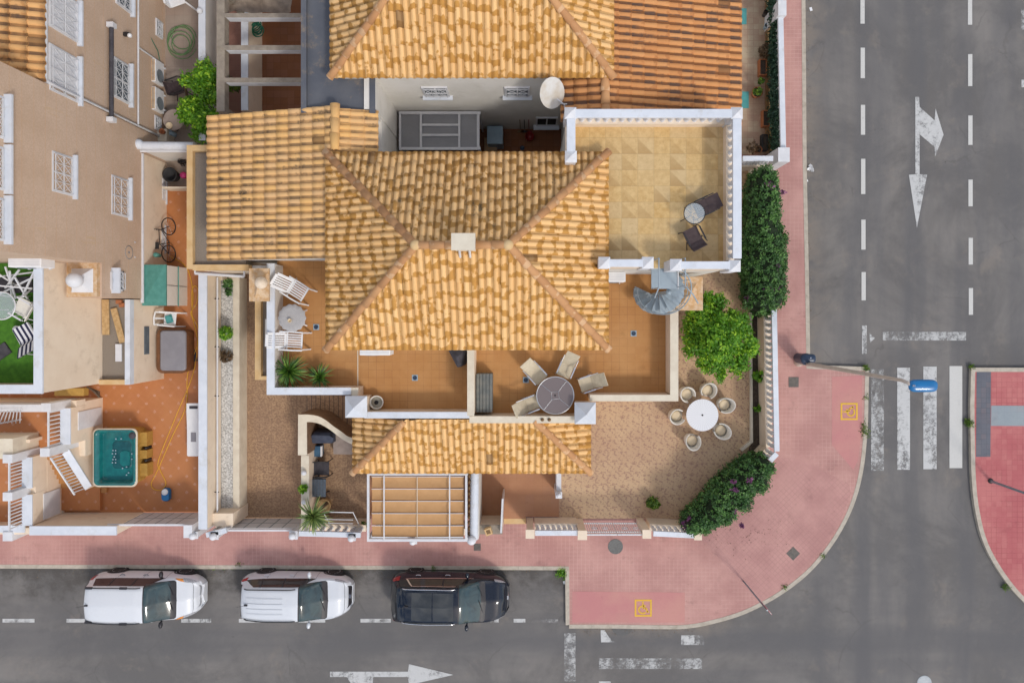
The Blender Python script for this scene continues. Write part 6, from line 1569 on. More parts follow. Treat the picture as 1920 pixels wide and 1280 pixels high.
b = MB(); loft(b,[[(x+.10,y+.05,z) for x,y,z in rrect(.36,.52,.14,.502)],[(x+.10,y+.05,z) for x,y,z in rrect(.34,.50,.14,.515)]]); b.part('foot_well','teal_deep',ht,True)
b = MB(); loft(b,[[(x+.22,y-.08,z) for x,y,z in rrect(.20,.30,.15,.516)],[(x+.22,y-.08,z) for x,y,z in rrect(.18,.28,.13,.54)]]); b.part('seat','teal_acrylic',ht,True)
for (jx,jy) in [(-.22,.22),(-.12,.22),(-.24,.10),(-.12,.10),(-.22,-.12),(-.12,-.12),(-.24,-.24),(-.12,-.24),(-.17,-.02),(.5,.10),(.5,-.10),(-.10,.66),(.10,.66),(.30,-.70),(.38,-.62),(.15,-.45),(.3,-.40)]:
    MB().lathe([(.028,0),(.028,.008),(.012,.010),(1e-4,.004)],(jx,jy,.545 if abs(jx)<.3 and abs(jy)<.3 else .56),10).part('jet','steel_blue',ht,True)
MB().lathe([(.13,.81),(.13,.835),(1e-4,.84)],(hw_-.16,hh_-.26,0),20).part('filter_cap','charcoal_cloth',ht,True)
for (ya,yb_,ex,m_) in ((.35,.88,.40,'yellow_wood'),(-.12,.20,.40,'yellow_wood'),(-.78,-.30,.44,'yellow_wood')): MB().box(hw_-.1,ya,0,hw_+ex*.4,yb_,.42).part('step',m_,ht,True)
for y_ in (.27,-.20): MB().lathe([(.05,0),(.05,.38),(1e-4,.38)],(hw_+.08,y_,0),10).part('pump','dark_metal',ht,True)
# covered tub
cx0,cx1,cy0,cy1 = X(291,.9),X(349,.9),Y(700,.9),Y(616,.9); cc = Vector(((cx0+cx1)/2,(cy0+cy1)/2,.16)); cw_,chh = (cx1-cx0)/2,(cy1-cy0)/2
t = T('covered_hot_tub','brown sided hot tub closed with a plain grey lid','hot tub',tuple(cc))
b = MB(); loft(b,[rrect(cw_-.05,chh-.05,.15,0),rrect(cw_,chh,.25,.66),rrect(cw_-.02,chh-.02,.25,.70)]); b.part('cabinet','wood_brown',t,True)
b = MB(); loft(b,[[(x+.10,y+.02,z) for x,y,z in rrect(cw_-.10,chh-.09,.12,.70)],[(x+.10,y+.02,z) for x,y,z in rrect(cw_-.10,chh-.09,.12,.77)],[(x+.10,y+.02,z) for x,y,z in rrect(cw_-.14,chh-.13,.1,.79)]]); b.part('lid','grey_lid',t,True)
p = W(359,668,.2); b = MB(); b.obox(Vector((0,0,.012)),.36,.44,.02,math.radians(14)); b.thing('rubber_mat','navy_mat','small black mat beside the grey lidded hot tub','mat',loc=(p.x,p.y,.157),local=True)
# green-topped plastic store
sx0,sx1,sy0,sy1 = X(266,1.75),X(311,1.75),Y(573,1.75),Y(496,1.75)
t = T('garden_store','plastic garden store with translucent green lid and beige doors','storage box',((sx0+sx1)/2,(sy0+sy1)/2,.16))
MB().box(sx0+.03,sy0+.02,.16,sx1-.01,sy1-.02,1.66).part('body','cane_white',t)
MB().box(sx0,sy0,1.66,sx1,sy1,1.74).pyramid(sx0+.03,sy0+.03,sx1-.03,sy1-.03,1.741,1.80).part('lid','green_plastic',t,bevel=.01)
MB().box(sx1-.009,(sy0+sy1)/2-.008,.2,sx1+.002,(sy0+sy1)/2+.008,1.64).part('door_seam','dark_metal',t); MB().tube([(sx1+.02,sy0,.9),(sx1+.05,(sy0+sy1)/2,.95),(sx1+.02,sy1,.9)],.02,6).part('strap','green_plastic',t)
# white plastic chair with towels
p = W(318,598,.6); t = T('garden_chair','white plastic chair holding folded teal and white towels','chair',(p.x,p.y,.16),math.radians(-5))
MB().box(-.22,-.24,.40,.24,.24,.44).part('seat','white_plastic',t,True,bevel=.02)
b = MB(); b.tube([(-.36,-.24,.82),(-.38,0,.85),(-.36,.24,.82)],.03,8); b.bar((-.24,-.22,.44),(-.36,-.24,.82),.05); b.bar((-.24,.22,.44),(-.36,.24,.82),.05); b.bar((-.24,0,.44),(-.37,0,.84),.06); b.part('backrest','white_plastic',t,True)
for s_ in (-1,1): MB().tube([(-.34,s_*.25,.66),(.26,s_*.26,.62),(.40,s_*.26,.0)],.03,8).part('armrest','white_plastic',t,True); MB().bar((-.22,s_*.22,.4),(-.34,s_*.24,0),.045).part('leg','white_plastic',t,True)
b = MB(); b.obox(Vector((0,0,.03)),.26,.30,.06,.3); b.obox(Vector((.03,.04,.09)),.20,.16,.05,-.3); b.thing('folded_towel','turquoise','folded teal towels lying on the white plastic chair','towel',loc=(p.x+.0,p.y+.0,.605),local=True,bevel=.015)
# white ironing-board like panel by the wall
p = W(362,805,.6); t = T('sun_lounger','folded white lounger leaning along boundary wall in terracotta yard','lounger',(p.x,p.y,.16)); 
MB().add([(-.22,1.0,.5),(.22,1.0,.5),(.22,-1.0,.5),(-.16,-1.0,.5),(-.22,.6,.5)],[(4,0,1),(4,1,2,3)]).part('frame','white_plastic',t,True)
MB().box(-.21,-.99,.30,.22,.99,.498).part('base','white_plastic',t,True,bevel=.02); MB().box(-.10,.80,.503,.2,.90,.53).part('strap','charcoal_cloth',t,True); MB().box(-.05,-.45,.503,.14,-.10,.515).part('cup_well','grey_lid',t,True)
# yellow cable and blue pool robot
t = MB(); pts=[(366,530),(352,500),(340,480),(326,470)]
def gpts(l,z=.17): return [W(a,c_,z) for a,c_ in curve(l,8)]
MB().tube(gpts([(304,470),(318,480),(345,496),(357,520),(362,556),(360,590),(370,610),(372,640),(352,700),(349,760),(322,820),(296,880),(284,905),(288,916),(302,918),(311,905),(300,880),(298,860),(330,780),(362,700),(370,640),(362,600),(358,585),(368,570),(372,545),(366,536),(360,545),(360,580)]),.017,6).thing('garden_cable','cable_yellow','long yellow cable winding over the terracotta yard','cable')
p = W(311,927,.3); t = T('pool_cleaner','small blue and white robot pool cleaner on yard tiles','pool cleaner',(p.x,p.y,.16))
b=MB(); loft(b,[rrect(.14,.24,.12,0),rrect(.17,.26,.14,.12),rrect(.14,.22,.12,.2)]); b.part('body','lamp_blue',t,True); MB().lathe([(.12,.201),(.12,.24),(.07,.26),(1e-4,.25)],(0,.12,0),20).part('cap','white_plastic',t,True)
# bicycle leaning on the wall
bp = W(312,450,.5); bk = T('bicycle','black bicycle leaning against low beige wall in the narrow passage','bicycle',(bp.x,bp.y,.16),PI/2)
def tilt(v): x,y,z=v; a=.33; return (x, y*math.cos(a)+z*math.sin(a)-.18, -y*math.sin(a)+z*math.cos(a))
def bt(pts,r,closed=False,n=6): b=MB(); b.tube([tilt(v) for v in pts],r,n,closed); return b
for xc in (-.52,.52):
    w_=bt([(xc+.32*math.cos(2*PI*k/28),0,.33+.32*math.sin(2*PI*k/28)) for k in range(28)],.022,True).part('wheel','tyre',bk,True)
    b=MB(); [b.tube([tilt((xc,0,.33)),tilt((xc+.31*math.cos(2*PI*k/12),0,.33+.31*math.sin(2*PI*k/12)))],.004,4) for k in range(12)]; b.part('spokes','alu',w_,True)
b=MB()
for l in ([(-.52,0,.33),(-.1,0,.30)],[(-.1,0,.30),(-.22,0,.80)],[(-.52,0,.33),(-.2,0,.72)],[(-.2,0,.74),(.34,0,.78)],[(-.1,0,.30),(.36,0,.68)],[(.33,0,.90),(.38,0,.62),(.52,0,.33)]): b.tube([tilt(v) for v in l],.018,6)
b.part('frame','dark_metal',bk,True); bt([(.30,-.28,.98),(.34,-.1,.96),(.34,.1,.96),(.30,.28,.98)],.014).part('handlebar','dark_metal',bk,True)
b=MB(); b.obox(Vector(tilt((-.26,0,.86))),.26,.13,.05,0,-.33); b.part('saddle','black_rubber',bk,True)
# passage clutter
p = W(320,328,.5); MB().lathe([(.20,0),(.26,.40),(.28,.42),(.24,.42),(.2,.1),(1e-4,.1)],n=24).thing('wash_tub','black_rubber','round black tub in the narrow passage near the top','tub',loc=(p.x,p.y,.16),local=True)
p = W(340,327,.5); MB().lathe([(.10,0),(.13,.2),(.10,.26),(1e-4,.28)],n=16).thing('watering_pot','pink_plastic','bright pink pot beside the round black tub','pot',loc=(p.x,p.y,.16),local=True)
p = W(338,308,.5); b=MB(); b.tube([(0,0,0),(.05,.1,.5),(.2,.12,.6)],.02,6); b.tube([(-.1,0,0),(0,.12,.5)],.02,6); b.obox(Vector((.05,.1,.25)),.3,.1,.2); b.thing('folded_trolley','dark_metal','black folded trolley behind the pink pot','trolley',loc=(p.x,p.y,.16),local=True)
b=MB(); b.pbox(304,350,352,353,.1,.75); b.thing('low_partition','cream_cap','pale low partition board across the narrow passage','partition')
MB().pbox(306,300,352,349,.1,.165).thing('concrete_pad','yard_pavers','beige paved pad above the orange tiles in the narrow passage','pad')
p = W(294,478,1.2); MB().lathe([(.07,0),(.09,.3),(.06,.34),(1e-4,.34)],n=14).thing('hanging_bottle','green_plastic','small green bottle hanging on wall beside bicycle','bottle',loc=(p.x,p.y,1.0),local=True)
# planks on the outhouse roof
for k,(a,c_,l,rz,m_,w_,lb_) in enumerate(((198.5,594.5,1.25,PI/2+.02,'wood_old',.25,'weathered timber plank lying along the left side of the gravel roof'),(222,610,1.25,PI/2+.26,'wood_old',.22,'weathered timber plank lying aslant on the gravel roof'),(223,661,.62,PI/2,'white_paint',.22,'short white board lying on the gravel roof'))):
    b=MB(); b.obox(Vector((0,0,.05)),l,w_,.06,rz); b.thing('plank',m_,lb_,'plank','loose planks on the outhouse roof',loc=(X(a,2.3),Y(c_,2.3),2.26),local=True,bevel=.008)
for (a,c_,rz) in ((224,566,.0),(230,572,.1)): b=MB(); b.obox(Vector((0,0,.05)),.2,.14,.10,rz); b.thing('brick','terracotta_pot','loose orange brick on top end of the gravel roof' if a==224 else 'loose orange brick touching the white coping of the gravel roof','brick','bricks on the outhouse roof',loc=(X(a,2.3),Y(c_,2.3),2.26),local=True)
# wood pile and yellow board below the wing
MB().box(X(102,1.5),Y(742,1.5),1.22,X(157,1.5),Y(728,1.5),1.5).thing('wooden_bench','yellow_wood','yellow-brown wooden bench beneath the cream wing','bench')
b=MB(); [b.bar((X(160+k*4,1.4),Y(726+k,1.4),1.3+.05*k),(X(185,1.4),Y(735+k*2,1.4),1.35),.05) for k in range(6)]; b.thing('firewood','bark','small heap of dark sticks beside the wooden bench','firewood')
# ------------------------------------------------------------------ turf terrace: striped chair, glass table, white frames
p = W(48,640,4.9); t = T('sun_lounger','deck chair under navy and white striped cushion on green turf','lounger',(p.x,p.y,4.43),math.radians(-62))
b=MB(); vs=[]; fs=[]; prof=[(-.55,.38),(-.10,.34),(.0,.36),(.12,.55),(.45,.80)]
for (x_,z_) in prof:
    for y_ in (-.27,.27): vs.append((x_,y_,z_))
for (x_,z_) in prof:
    for y_ in (-.27,.27): vs.append((x_,y_,z_-.07))
n=len(prof)
for i in range(n-1): fs += [(2*i,2*i+2,2*i+3,2*i+1)[::-1],(2*n+2*i,2*n+2*i+1,2*n+2*i+3,2*n+2*i+2)[::-1],(2*i,2*i+2,2*n+2*i+2,2*n+2*i),(2*i+1,2*n+2*i+1,2*n+2*i+3,2*i+3)]
b.add(vs,fs); b.part('cushion','striped_cloth',t,True)
for s_ in (-1,1): MB().tube([(-.5,s_*.28,0),(-.45,s_*.28,.33),(.3,s_*.28,.33),(.35,s_*.28,0)],.02,6).part('leg','white_metal',t,True)
p = W(30,618,4.7); MB().lathe([(.11,0),(.13,.25),(.12,.27),(1e-4,.27)],n=18).thing('stool','white_plastic','small round white stool beside the striped deck chair','stool',loc=(p.x,p.y,4.43),local=True)
p = W(3,573,5.1); t = T('side_table','round glass table with white rim on green turf at left edge','table',(p.x,p.y,4.43))
MB().lathe([(.42,.66),(.42,.67),(1e-4,.67)],n=40,smooth=False).part('tabletop','clear_glass',t,True); b=MB(); b.tube([(.43*math.cos(2*PI*k/36),.43*math.sin(2*PI*k/36),.67) for k in range(36)],.022,6,True); b.part('table_rim','white_metal',t,True)
for k in range(4): a=.4+PI/2*k; MB().tube([(.38*math.cos(a),.38*math.sin(a),.66),(.30*math.cos(a),.30*math.sin(a),0)],.018,6).part('leg','white_metal',t,True)
p = W(43,578,4.9); sling('cream sling chair with white frame by the glass table on the turf',(p.x,p.y,4.43),math.radians(150),None,'cane_white','white_metal',.35,30)
t = T('swing_seat','tangle of white tubular frames of a folded swing seat on the turf','swing seat',tuple(W(30,535,4.43)))
for k,(a,c_,z_,d,e,y_) in enumerate(((-10,520,4.6,66,510,4.9),(-10,556,4.6,62,520,5.1),(10,500,5.0,30,560,4.7),(28,520,5.1,60,575,4.6),(36,506,5.2,10,540,4.8),(-10,535,5.0,60,541,4.9),(40,560,4.8,66,505,5.2),(-5,512,4.9,50,548,4.6),(18,508,5.2,22,556,4.5),(60,540,4.6,44,556,5.1))): MB().bar(W(a,c_,z_),W(d,e,y_),.045).part('frame_bar','white_metal',t)
MB().prism(px_poly([(-20,522),(58,518),(62,548),(-20,552)],4.5),4.44,4.5).part('folded_canopy','charcoal_cloth',t)
p = W(2,660,4.6); b=MB(); b.obox(Vector((0,0,.03)),.55,.40,.06,.6); b.thing('dark_mat','charcoal_cloth','dark grey cushion lying on green turf at left edge','cushion',loc=(p.x-.1,p.y,4.43),local=True)
# ------------------------------------------------------------------ hose court at top left
def coil(label, name, mat, cx_, cy_, z, r0, n, seed, rad=.016, tilt_=0, cat='hose'):
    rr=random.Random(seed); pts=[]; 
    for i in range(n*16):
        a=2*PI*i/16; r=r0*(1+.18*math.sin(a*.37+seed)+.12*math.sin(a*.23)); pts.append(W(cx_,cy_,z)+Vector((r*math.cos(a)+.10*math.sin(a*.11+seed),r*math.sin(a)*1.05+.16*math.cos(a*.13),.02*(i/16)+.03*rr.random())))
    return MB().tube(pts,rad,6).thing(name,mat,label,cat)
coil('loose green garden hose coiled on the court paving at top left','garden_hose','hose_green',344,78,.2,.46,5,3)
coil('dark green hose coil hung on the partition in pergola court','garden_hose','hose_dark',480,52,1.0,.20,8,5,.022)
b=MB(); pts=[Vector((X(277,1.2)+.05,Y(66,1.2),1.2))+Vector((0,.14*math.cos(a),.20*math.sin(a))) for a in [k*.4 for k in range(50)]]; b.tube(pts,.02,6); b.tube([pts[-1],W(296,96,.8),W(303,130,.3),W(304,140,.2)],.016,6); b.thing('garden_hose','hose_dark','dark green hose hung on the brown facade above loose hose','hose')
MB().lathe([(.05,0),(.05,.05),(.03,.07),(1e-4,.07)],n=14)
p = W(326,225,.7); t = T('round_table','round grey table in court beside the citrus bush','table',(p.x,p.y,.16)); MB().lathe([(.38,.52),(.40,.53),(.40,.55),(1e-4,.555)],n=36,smooth=False).part('tabletop','wood_grey',t,True)
for k in range(3): a=k*2.1; MB().bar((.2*math.cos(a),.2*math.sin(a),.52),(.3*math.cos(a),.3*math.sin(a),0),.04).part('leg','dark_metal',t,True)
p = W(318,236,.75); MB().lathe([(.10,0),(.13,.08),(.12,.09),(.08,.03),(1e-4,.02)],n=18).thing('bowl','cream_cushion','small cream bowl on round grey court table','bowl',loc=(p.x,p.y,.717),local=True)
p = W(330,162,.7); sling('dark folding chair above the round grey court table',(p.x,p.y,.16),math.radians(20),None,'brown_sling','dark_metal',.35,25)
MB().box(X(282,.8),Y(264,.8),.16,X(311,.8),Y(241,.8),.75).thing('work_bench','cream_cap','small white-topped bench against facade in the court corner','bench')
p = W(305,247,.85); MB().lathe([(.07,0),(.10,.16),(.11,.17),(.08,.17),(.06,.05),(1e-4,.05)],n=16).thing('flower_pot','terracotta_pot','small orange pot on the white-topped bench in court','pot',loc=(p.x,p.y,.752),local=True)
for k,(a,c_) in enumerate(((316,255),(322,250))): MB().lathe([(.09,0),(.10,.4),(1e-4,.41)],n=14).thing('gas_bottle','steel_blue' if k else 'black_rubber',['black canister next to the white-topped bench','grey canister between black canister and round court table'][k],'canister','canisters in the court corner',loc=(X(a,.4),Y(c_,.4),.16),local=True)
p = W(326,2,.7); t = T('garden_chair','white plastic chair cut by the top edge of the hose court','chair',(p.x,p.y+.2,.16),math.radians(200)); MB().box(-.3,-.35,.40,.3,.35,.46).part('seat','white_plastic',t,True,bevel=.03); MB().bar((-.28,.3,.42),(-.45,.5,0),.06).part('leg','white_plastic',t,True); MB().bar((-.28,-.3,.42),(-.45,-.3,0),.06).part('leg','white_plastic',t,True); MB().box(.28,-.33,.4,.36,.33,.85).part('backrest','white_plastic',t,True,bevel=.02)
# awning cassette and lamp on facade
b=MB(); xp=FX+.16; zz=CAMH+ (xp)*F/(NX-210)*1.0; zz = CAMH-abs(xp)*F/(NX-209)
t = T('roller_awning','rolled awning cassette with white ends on brown facade','awning',(xp,Y(136,zz),zz)); MB().tube([(xp,Y(52,zz),zz),(xp,Y(222,zz),zz)],.07,10).part('roll','charcoal_cloth',t)
for y_ in (48,225): MB().obox(Vector((xp,Y(y_,zz),zz)),.22,.16,.22).part('end_cap','white_metal',t)
MB().box(xp-.12,Y(222,zz),zz-.28,xp-.09,Y(52,zz),zz-.12).part('back_plate','white_metal',t)
zz = CAMH-abs(xp)*F/(NX-241); t=T('wall_lamp','small black and white security lamp on brown facade above window','lamp',(FX,Y(65,zz),zz)); MB().obox(Vector((FX+.10,Y(65,zz),zz)),.2,.12,.12).part('lamp_body','dark_metal',t); MB().ball((FX+.2,Y(67,zz),zz),.08,12).part('lamp_globe','white_plastic',t)
# ------------------------------------------------------------------ pergola court: tarp
b=MB(); N=14; vs=[]; fs=[]; rr=random.Random(4)
for j in range(N+1):
    for i in range(N+1): vs.append((X(430,2.3)+(X(546,2.3)-X(430,2.3))*i/N, Y(24,2.3)+(2.2)*j/N, 2.3+.10*math.sin(i*.9)+.08*math.sin(j*1.3+i*.5)+rr.uniform(-.02,.02)))
for j in range(N):
    for i in range(N): fs.append((j*(N+1)+i,j*(N+1)+i+1,(j+1)*(N+1)+i+1,(j+1)*(N+1)+i))
b.add(vs,fs,True); b.thing('tarpaulin','tan_tarp','crumpled brown tarpaulin over a seat in pergola court at top','tarpaulin')
# neighbour yard pots ------------------------------------------------
MB().pbox(1391,16,1400,46,.158,.17).thing('door_mat','turquoise','turquoise mat at top of the narrow tiled yard','mat','turquoise mats by the neighbour wall')
MB().pbox(1387,172,1404,203,.158,.17).thing('door_mat','turquoise','turquoise mat beside the upper terrace corner in narrow yard','mat','turquoise mats by the neighbour wall')
def trough(label,px,py,w=.28,l=.62,m_='terracotta_pot'):
    p=W(px,py,.4); t=T('planter',label,'planter',(p.x,p.y,.16),0,'pots in the narrow neighbour yard'); b=MB(); h=.26
    b.box(-w/2,-l/2,0,w/2,-l/2+.03,h).box(-w/2,l/2-.03,0,w/2,l/2,h).box(-w/2,-l/2+.03,0,-w/2+.03,l/2-.03,h).box(w/2-.03,-l/2+.03,0,w/2,l/2-.03,h); b.part('trough',m_,t,True); MB().box(-w/2+.03,-l/2+.03,0,w/2-.03,l/2-.03,h-.06).part('soil','soil',t,True)
trough('brown rectangular trough between the red-brown bush and the potted plant',1431,126); trough('terracotta rectangular trough near the climber halfway down the narrow yard',1437,222); trough('black rectangular trough at the bottom of narrow yard',1434,267,.22,.62,'black_rubber')
def pot(label,px,py,r,m_='terracotta_pot',grp_='pots in the narrow neighbour yard'):
    p=W(px,py,.4); t=T('flower_pot',label,'pot',(p.x,p.y,.16),0,grp_); MB().lathe([(r*.7,0),(r,.26),(r*1.06,.30),(r*.9,.30),(r*.85,.22)],n=22).part('pot',m_,t,True); MB().lathe([(r*.85,.23),(1e-4,.25)],n=18).part('soil','soil',t,True); return p
PP = [pot('round terracotta pot with a small green plant in narrow yard',1419,174,.20), pot('small orange pot among dry twigs at bottom of narrow yard',1422,281,.13), pot('small dark square-looking pot near top of narrow yard',1436,24,.10,'dark_metal'), pot('small blue-grey pot near top of narrow yard',1438,49,.10,'steel_blue')]
p = W(1437,96,.4); 
# litter
b=MB(); rr=random.Random(9)
for k in range(7): b.obox(Vector((rr.uniform(-.1,.1),rr.uniform(-.1,.1),.04+rr.uniform(0,.05))),.12,.10,.01,rr.uniform(0,3),rr.uniform(-1,1),rr.uniform(-1,1))
p=W(1519,315,.05); b.thing('litter','white_plastic','crumpled white paper litter in gutter beside the pavement','litter','scraps of white litter in the gutter',loc=(p.x,p.y,.01),local=True)
for (a,c_,s__,lb_) in ((1520,18,.10,'small white scrap at the top of gutter'),(1513,339,.06,'tiny white scrap just below the crumpled paper in gutter'),(1058,1091,.08,'small white scrap on asphalt by the weedy kerb corner')): p=W(a,c_,0); b=MB(); b.obox(Vector((0,0,.012)),s__,s__*1.4,.012,.3); b.thing('litter','white_plastic',lb_,'litter','scraps of white litter in the gutter',loc=(p.x,p.y,.008),local=True)
# ================================================================== PLANTS
def leafcloud(blobs, n, size, seed=1, shell=.55, up=.45, zmin=None, elong=1.7, clump=0, clumpr=.12):
    """blobs: (x,y,z,rx,ry,rz). leaf faces spread through the blobs, denser near the surface"""
    rr = np.random.RandomState(seed); mb = MB(); mb.cols = []
    vol = np.array([b[3]*b[4]+b[3]*b[5] for b in blobs]); vol = vol/vol.sum(); cen = []
    m = n if not clump else clump
    pts = []; nrm = []
    for k in range(m):
        b = blobs[rr.choice(len(blobs), p=vol)]; d = rr.normal(size=3); d /= np.linalg.norm(d); r = shell+(1-shell)*rr.rand()**.6
        pts.append(np.array(b[:3])+d*np.array(b[3:6])*r); nrm.append(d)
    if clump:
        P2=[];N2=[]; C2=[]
        for k in range(n):
            i = rr.randint(m); P2.append(pts[i]+rr.normal(size=3)*clumpr); N2.append(nrm[i]+rr.normal(size=3)*.5); C2.append(i)
        tint = rr.rand(m); tl = [tint[i] for i in C2]; pts, nrm = P2, N2
    else: tl = [rr.rand() for _ in range(n)]
    vs=[]; fs=[]; cols=[]
    for k in range(n):
        p=pts[k]
        if zmin is not None and p[2]<zmin: p=p.copy(); p[2]=zmin+abs(rr.normal())*.05
        nn = nrm[k]*(1-up)+np.array([0,0,up])+rr.normal(size=3)*.45; nn/=np.linalg.norm(nn)
        a = rr.normal(size=3); a -= nn*a.dot(nn); a/=np.linalg.norm(a); b_=np.cross(nn,a); s_=size*(.6+.8*rr.rand())
        bb=len(vs); l=a*s_*elong*.5; w_=b_*s_*.5; f=nn*s_*.14
        vs += [tuple(p-l),tuple(p-w_*.9+f),tuple(p+l),tuple(p+w_*.9+f)]; fs.append([bb,bb+1,bb+2,bb+3]); t=(min(1,tl[k]*.7+rr.rand()*.3)); c=(t,min(1,max(0,tl[k]*.6+rr.rand()*.42)),0,1); cols += [c]*4
    mb.add(vs,fs); mb.cols=cols; return mb
def plant(name,label,cat,loc,cloud,mat,group=None,core=None,trunk=None,flowers=None):
    t=T(name,label,cat,loc,0,group); cloud.part('crown' if trunk else 'foliage',mat,t)
    if core: core.part('shade_core','shrub_core',t)  # added solid core, coloured near-black as the shade inside the foliage
    if trunk: trunk.part('trunk','bark',t)
    for f in (flowers or []): f.part('flower_cluster','flowers',t)
    return t
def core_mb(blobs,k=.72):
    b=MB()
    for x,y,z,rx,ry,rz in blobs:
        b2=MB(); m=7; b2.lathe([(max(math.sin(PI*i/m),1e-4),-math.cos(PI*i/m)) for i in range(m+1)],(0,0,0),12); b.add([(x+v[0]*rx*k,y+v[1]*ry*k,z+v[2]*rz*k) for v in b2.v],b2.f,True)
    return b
# citrus tree --------------------------------------------------------
rr=random.Random(5); tz=2.3; blobs=[]
for (a,c_,z_,r_) in ((1345,625,2.4,.85),(1318,600,2.2,.60),(1375,610,2.2,.60),(1392,640,1.9,.52),(1375,672,1.9,.50),(1308,650,2.0,.52),(1335,672,1.9,.55),(1342,572,1.9,.42),(1300,620,1.9,.42),(1345,645,2.8,.55),(1318,575,1.8,.30),(1352,702,1.6,.22),(1396,690,1.5,.18),(1330,560,2.0,.18),(1410,655,1.6,.22),(1385,700,1.5,.14)):
    p=W(a,c_,z_); blobs.append((p.x,p.y,p.z,r_*.95,r_*.95,r_*.75))
tb=W(1345,632,.2)
tk=MB().tube([(tb.x,tb.y,.1),(tb.x+.05,tb.y+.03,.8),(tb.x,tb.y,1.5)],[.12,.09,.07],10)
for i in range(7): a=i*.9; e=blobs[i]; tk.tube([(tb.x,tb.y,1.1+.06*i),((tb.x+e[0])/2,(tb.y+e[1])/2,1.7),(e[0],e[1],e[2]*.95)],[.05,.03,.012],6)
plant('citrus_tree','bright green bushy citrus tree beside the spiral stair in corner garden','tree',(tb.x,tb.y,.16),leafcloud(blobs,21000,.070,3,.40,.42,clump=1000,clumpr=.08),'leaf_citrus',trunk=tk)
# tall hedge ----------------------------------------------------------
def hedge(name,label,axis,w,h,n,seed,fl,wob=.12,lf='leaf_hedge'):
    blobs=[]; rr=random.Random(seed)
    for i,(a,c_,ww) in enumerate(axis):
        p=W(a,c_,h*.62)
        blobs.append((p.x,p.y,h*.55,ww*rr.uniform(.93,1.07),ww*rr.uniform(.9,1.1),h*.47))
    cl=leafcloud(blobs,n,.055,seed,.86,.35,zmin=.2,clump=int(n/14),clumpr=.05); fls=[]
    b=None
    if fl:
        fb=[]
        for (a,c_,z_,r_) in fl: p=W(a,c_,z_); fb.append((p.x,p.y,p.z,r_,r_,r_*.6))
        b=[leafcloud([q],55,.05,seed+5+i,.2,.5,clump=9,clumpr=.04) for i,q in enumerate(fb)]
    p=W(axis[len(axis)//2][0],axis[len(axis)//2][1],.2)
    return plant(name,label,'hedge',(p.x,p.y,.16),cl,lf,core=core_mb(blobs,.86),flowers=b)
ax=[(1437,336,.46)]+[(1436+ (4 if i>5 else 0)*.5+ (i*.2),350+i*17,.55+(.045*min(i,6))) for i in range(13)]+[(1443,562,.42)]
ax=[(a-7,c_,w_*.93) for a,c_,w_ in ax]
hedge('hedge','tall clipped bougainvillea hedge along pavement beside the upper terrace',ax,.6,2.3,34000,21,[(1447,352,2.2,.10),(1440,345,2.2,.1),(1452,538,2.1,.16),(1440,545,2.1,.14),(1462,530,2.0,.12),(1448,556,1.9,.12),(1405,558,1.6,.08),(1470,360,2.0,.06),(1458,500,2.2,.08)])
ax2=[(1425,872,.42),(1408,885,.56),(1392,900,.60),(1376,914,.62),(1360,930,.62),(1344,946,.60),(1330,960,.55),(1312,972,.45),(1296,980,.33),(1385,935,.45),(1358,958,.40),(1418,900,.42)]
hedge('hedge','rounded diagonal hedge with purple flowers at the garden corner',ax2,.6,2.2,28000,33,[(1288,992,1.6,.16),(1302,988,1.7,.13),(1294,975,1.7,.10),(1318,990,1.7,.08),(1376,957,2.0,.10),(1380,918,2.2,.08),(1406,900,2.2,.10),(1375,903,2.3,.06),(1344,975,1.8,.06),(1390,985,1.2,.05),(1300,1000,1.5,.08),(1282,980,1.5,.08)])
# small plants in the bed --------------------------------------------
def bush(name,label,px,py,z,r,n,seed,mat='leaf_bush',cat='plant',h=1.0,base=.16,size=.05,group=None,flow=None,sh=.4):
    p=W(px,py,z); cl=leafcloud([(p.x,p.y,z,r,r,r*h)],n,size,seed,sh,.4,zmin=base+.03,clump=max(8,n//12),clumpr=r*.12)
    return plant(name,label,cat,(p.x,p.y,base),cl,mat,group)
bush('flowering_plant','green seedling bush in dark bed close below the citrus tree',1424,704,.6,.24,700,41,'leaf_citrus')
bush('flowering_plant','tiny green plant in dark bed level with the garden table',1421,766,.4,.15,300,42,'leaf_citrus',size=.04)
bush('potted_shrub','small round olive-green shrub alone on the patterned tiles',1225,943,.5,.24,1300,43,'leaf_bush',cat='shrub',sh=.2)
bush('ball_shrub','clipped round green ball shrub in white gravel bed',423,624,1.3,.24,1800,44,'leaf_citrus',cat='shrub',base=.85,size=.035,sh=.7)
bush('succulent','dark reddish succulent rosette in the white gravel bed',424,668,1.0,.22,600,45,'leaf_dry',base=.82)
bush('gravel_shrub','low green shrub with pale stones at top of the gravel bed',427,532,1.0,.18,500,46,'leaf_hedge',base=.82)
bush('gravel_shrub','second low green tuft in gravel bed just below the top shrub',428,548,.95,.13,300,47,'leaf_hedge',base=.82)
bush('wall_plant','small bright green plant on the cream wall beside the folding table',568,916,1.4,.17,600,48,'leaf_citrus',base=1.29,size=.04)
bush('potted_plant','leafy green plant in the round terracotta pot of narrow yard',1421,172,.65,.16,350,49,'leaf_bush',base=.4)
bush('potted_plant','taller thin green plant just above the round terracotta pot',1427,152,.7,.12,250,50,'leaf_bush',base=.16)
bush('dry_bush','red-brown dry bush near top of the narrow yard',1436,96,.5,.25,1200,51,'leaf_dry')
bush('dry_bush','dry grey-green twiggy plant at the bottom of narrow yard',1413,277,.5,.22,350,52,'leaf_dry')
bush('potted_plant','green weed clump in street corner of the white railing under pergola edge',684,985,.8,.16,350,53,'leaf_bush')
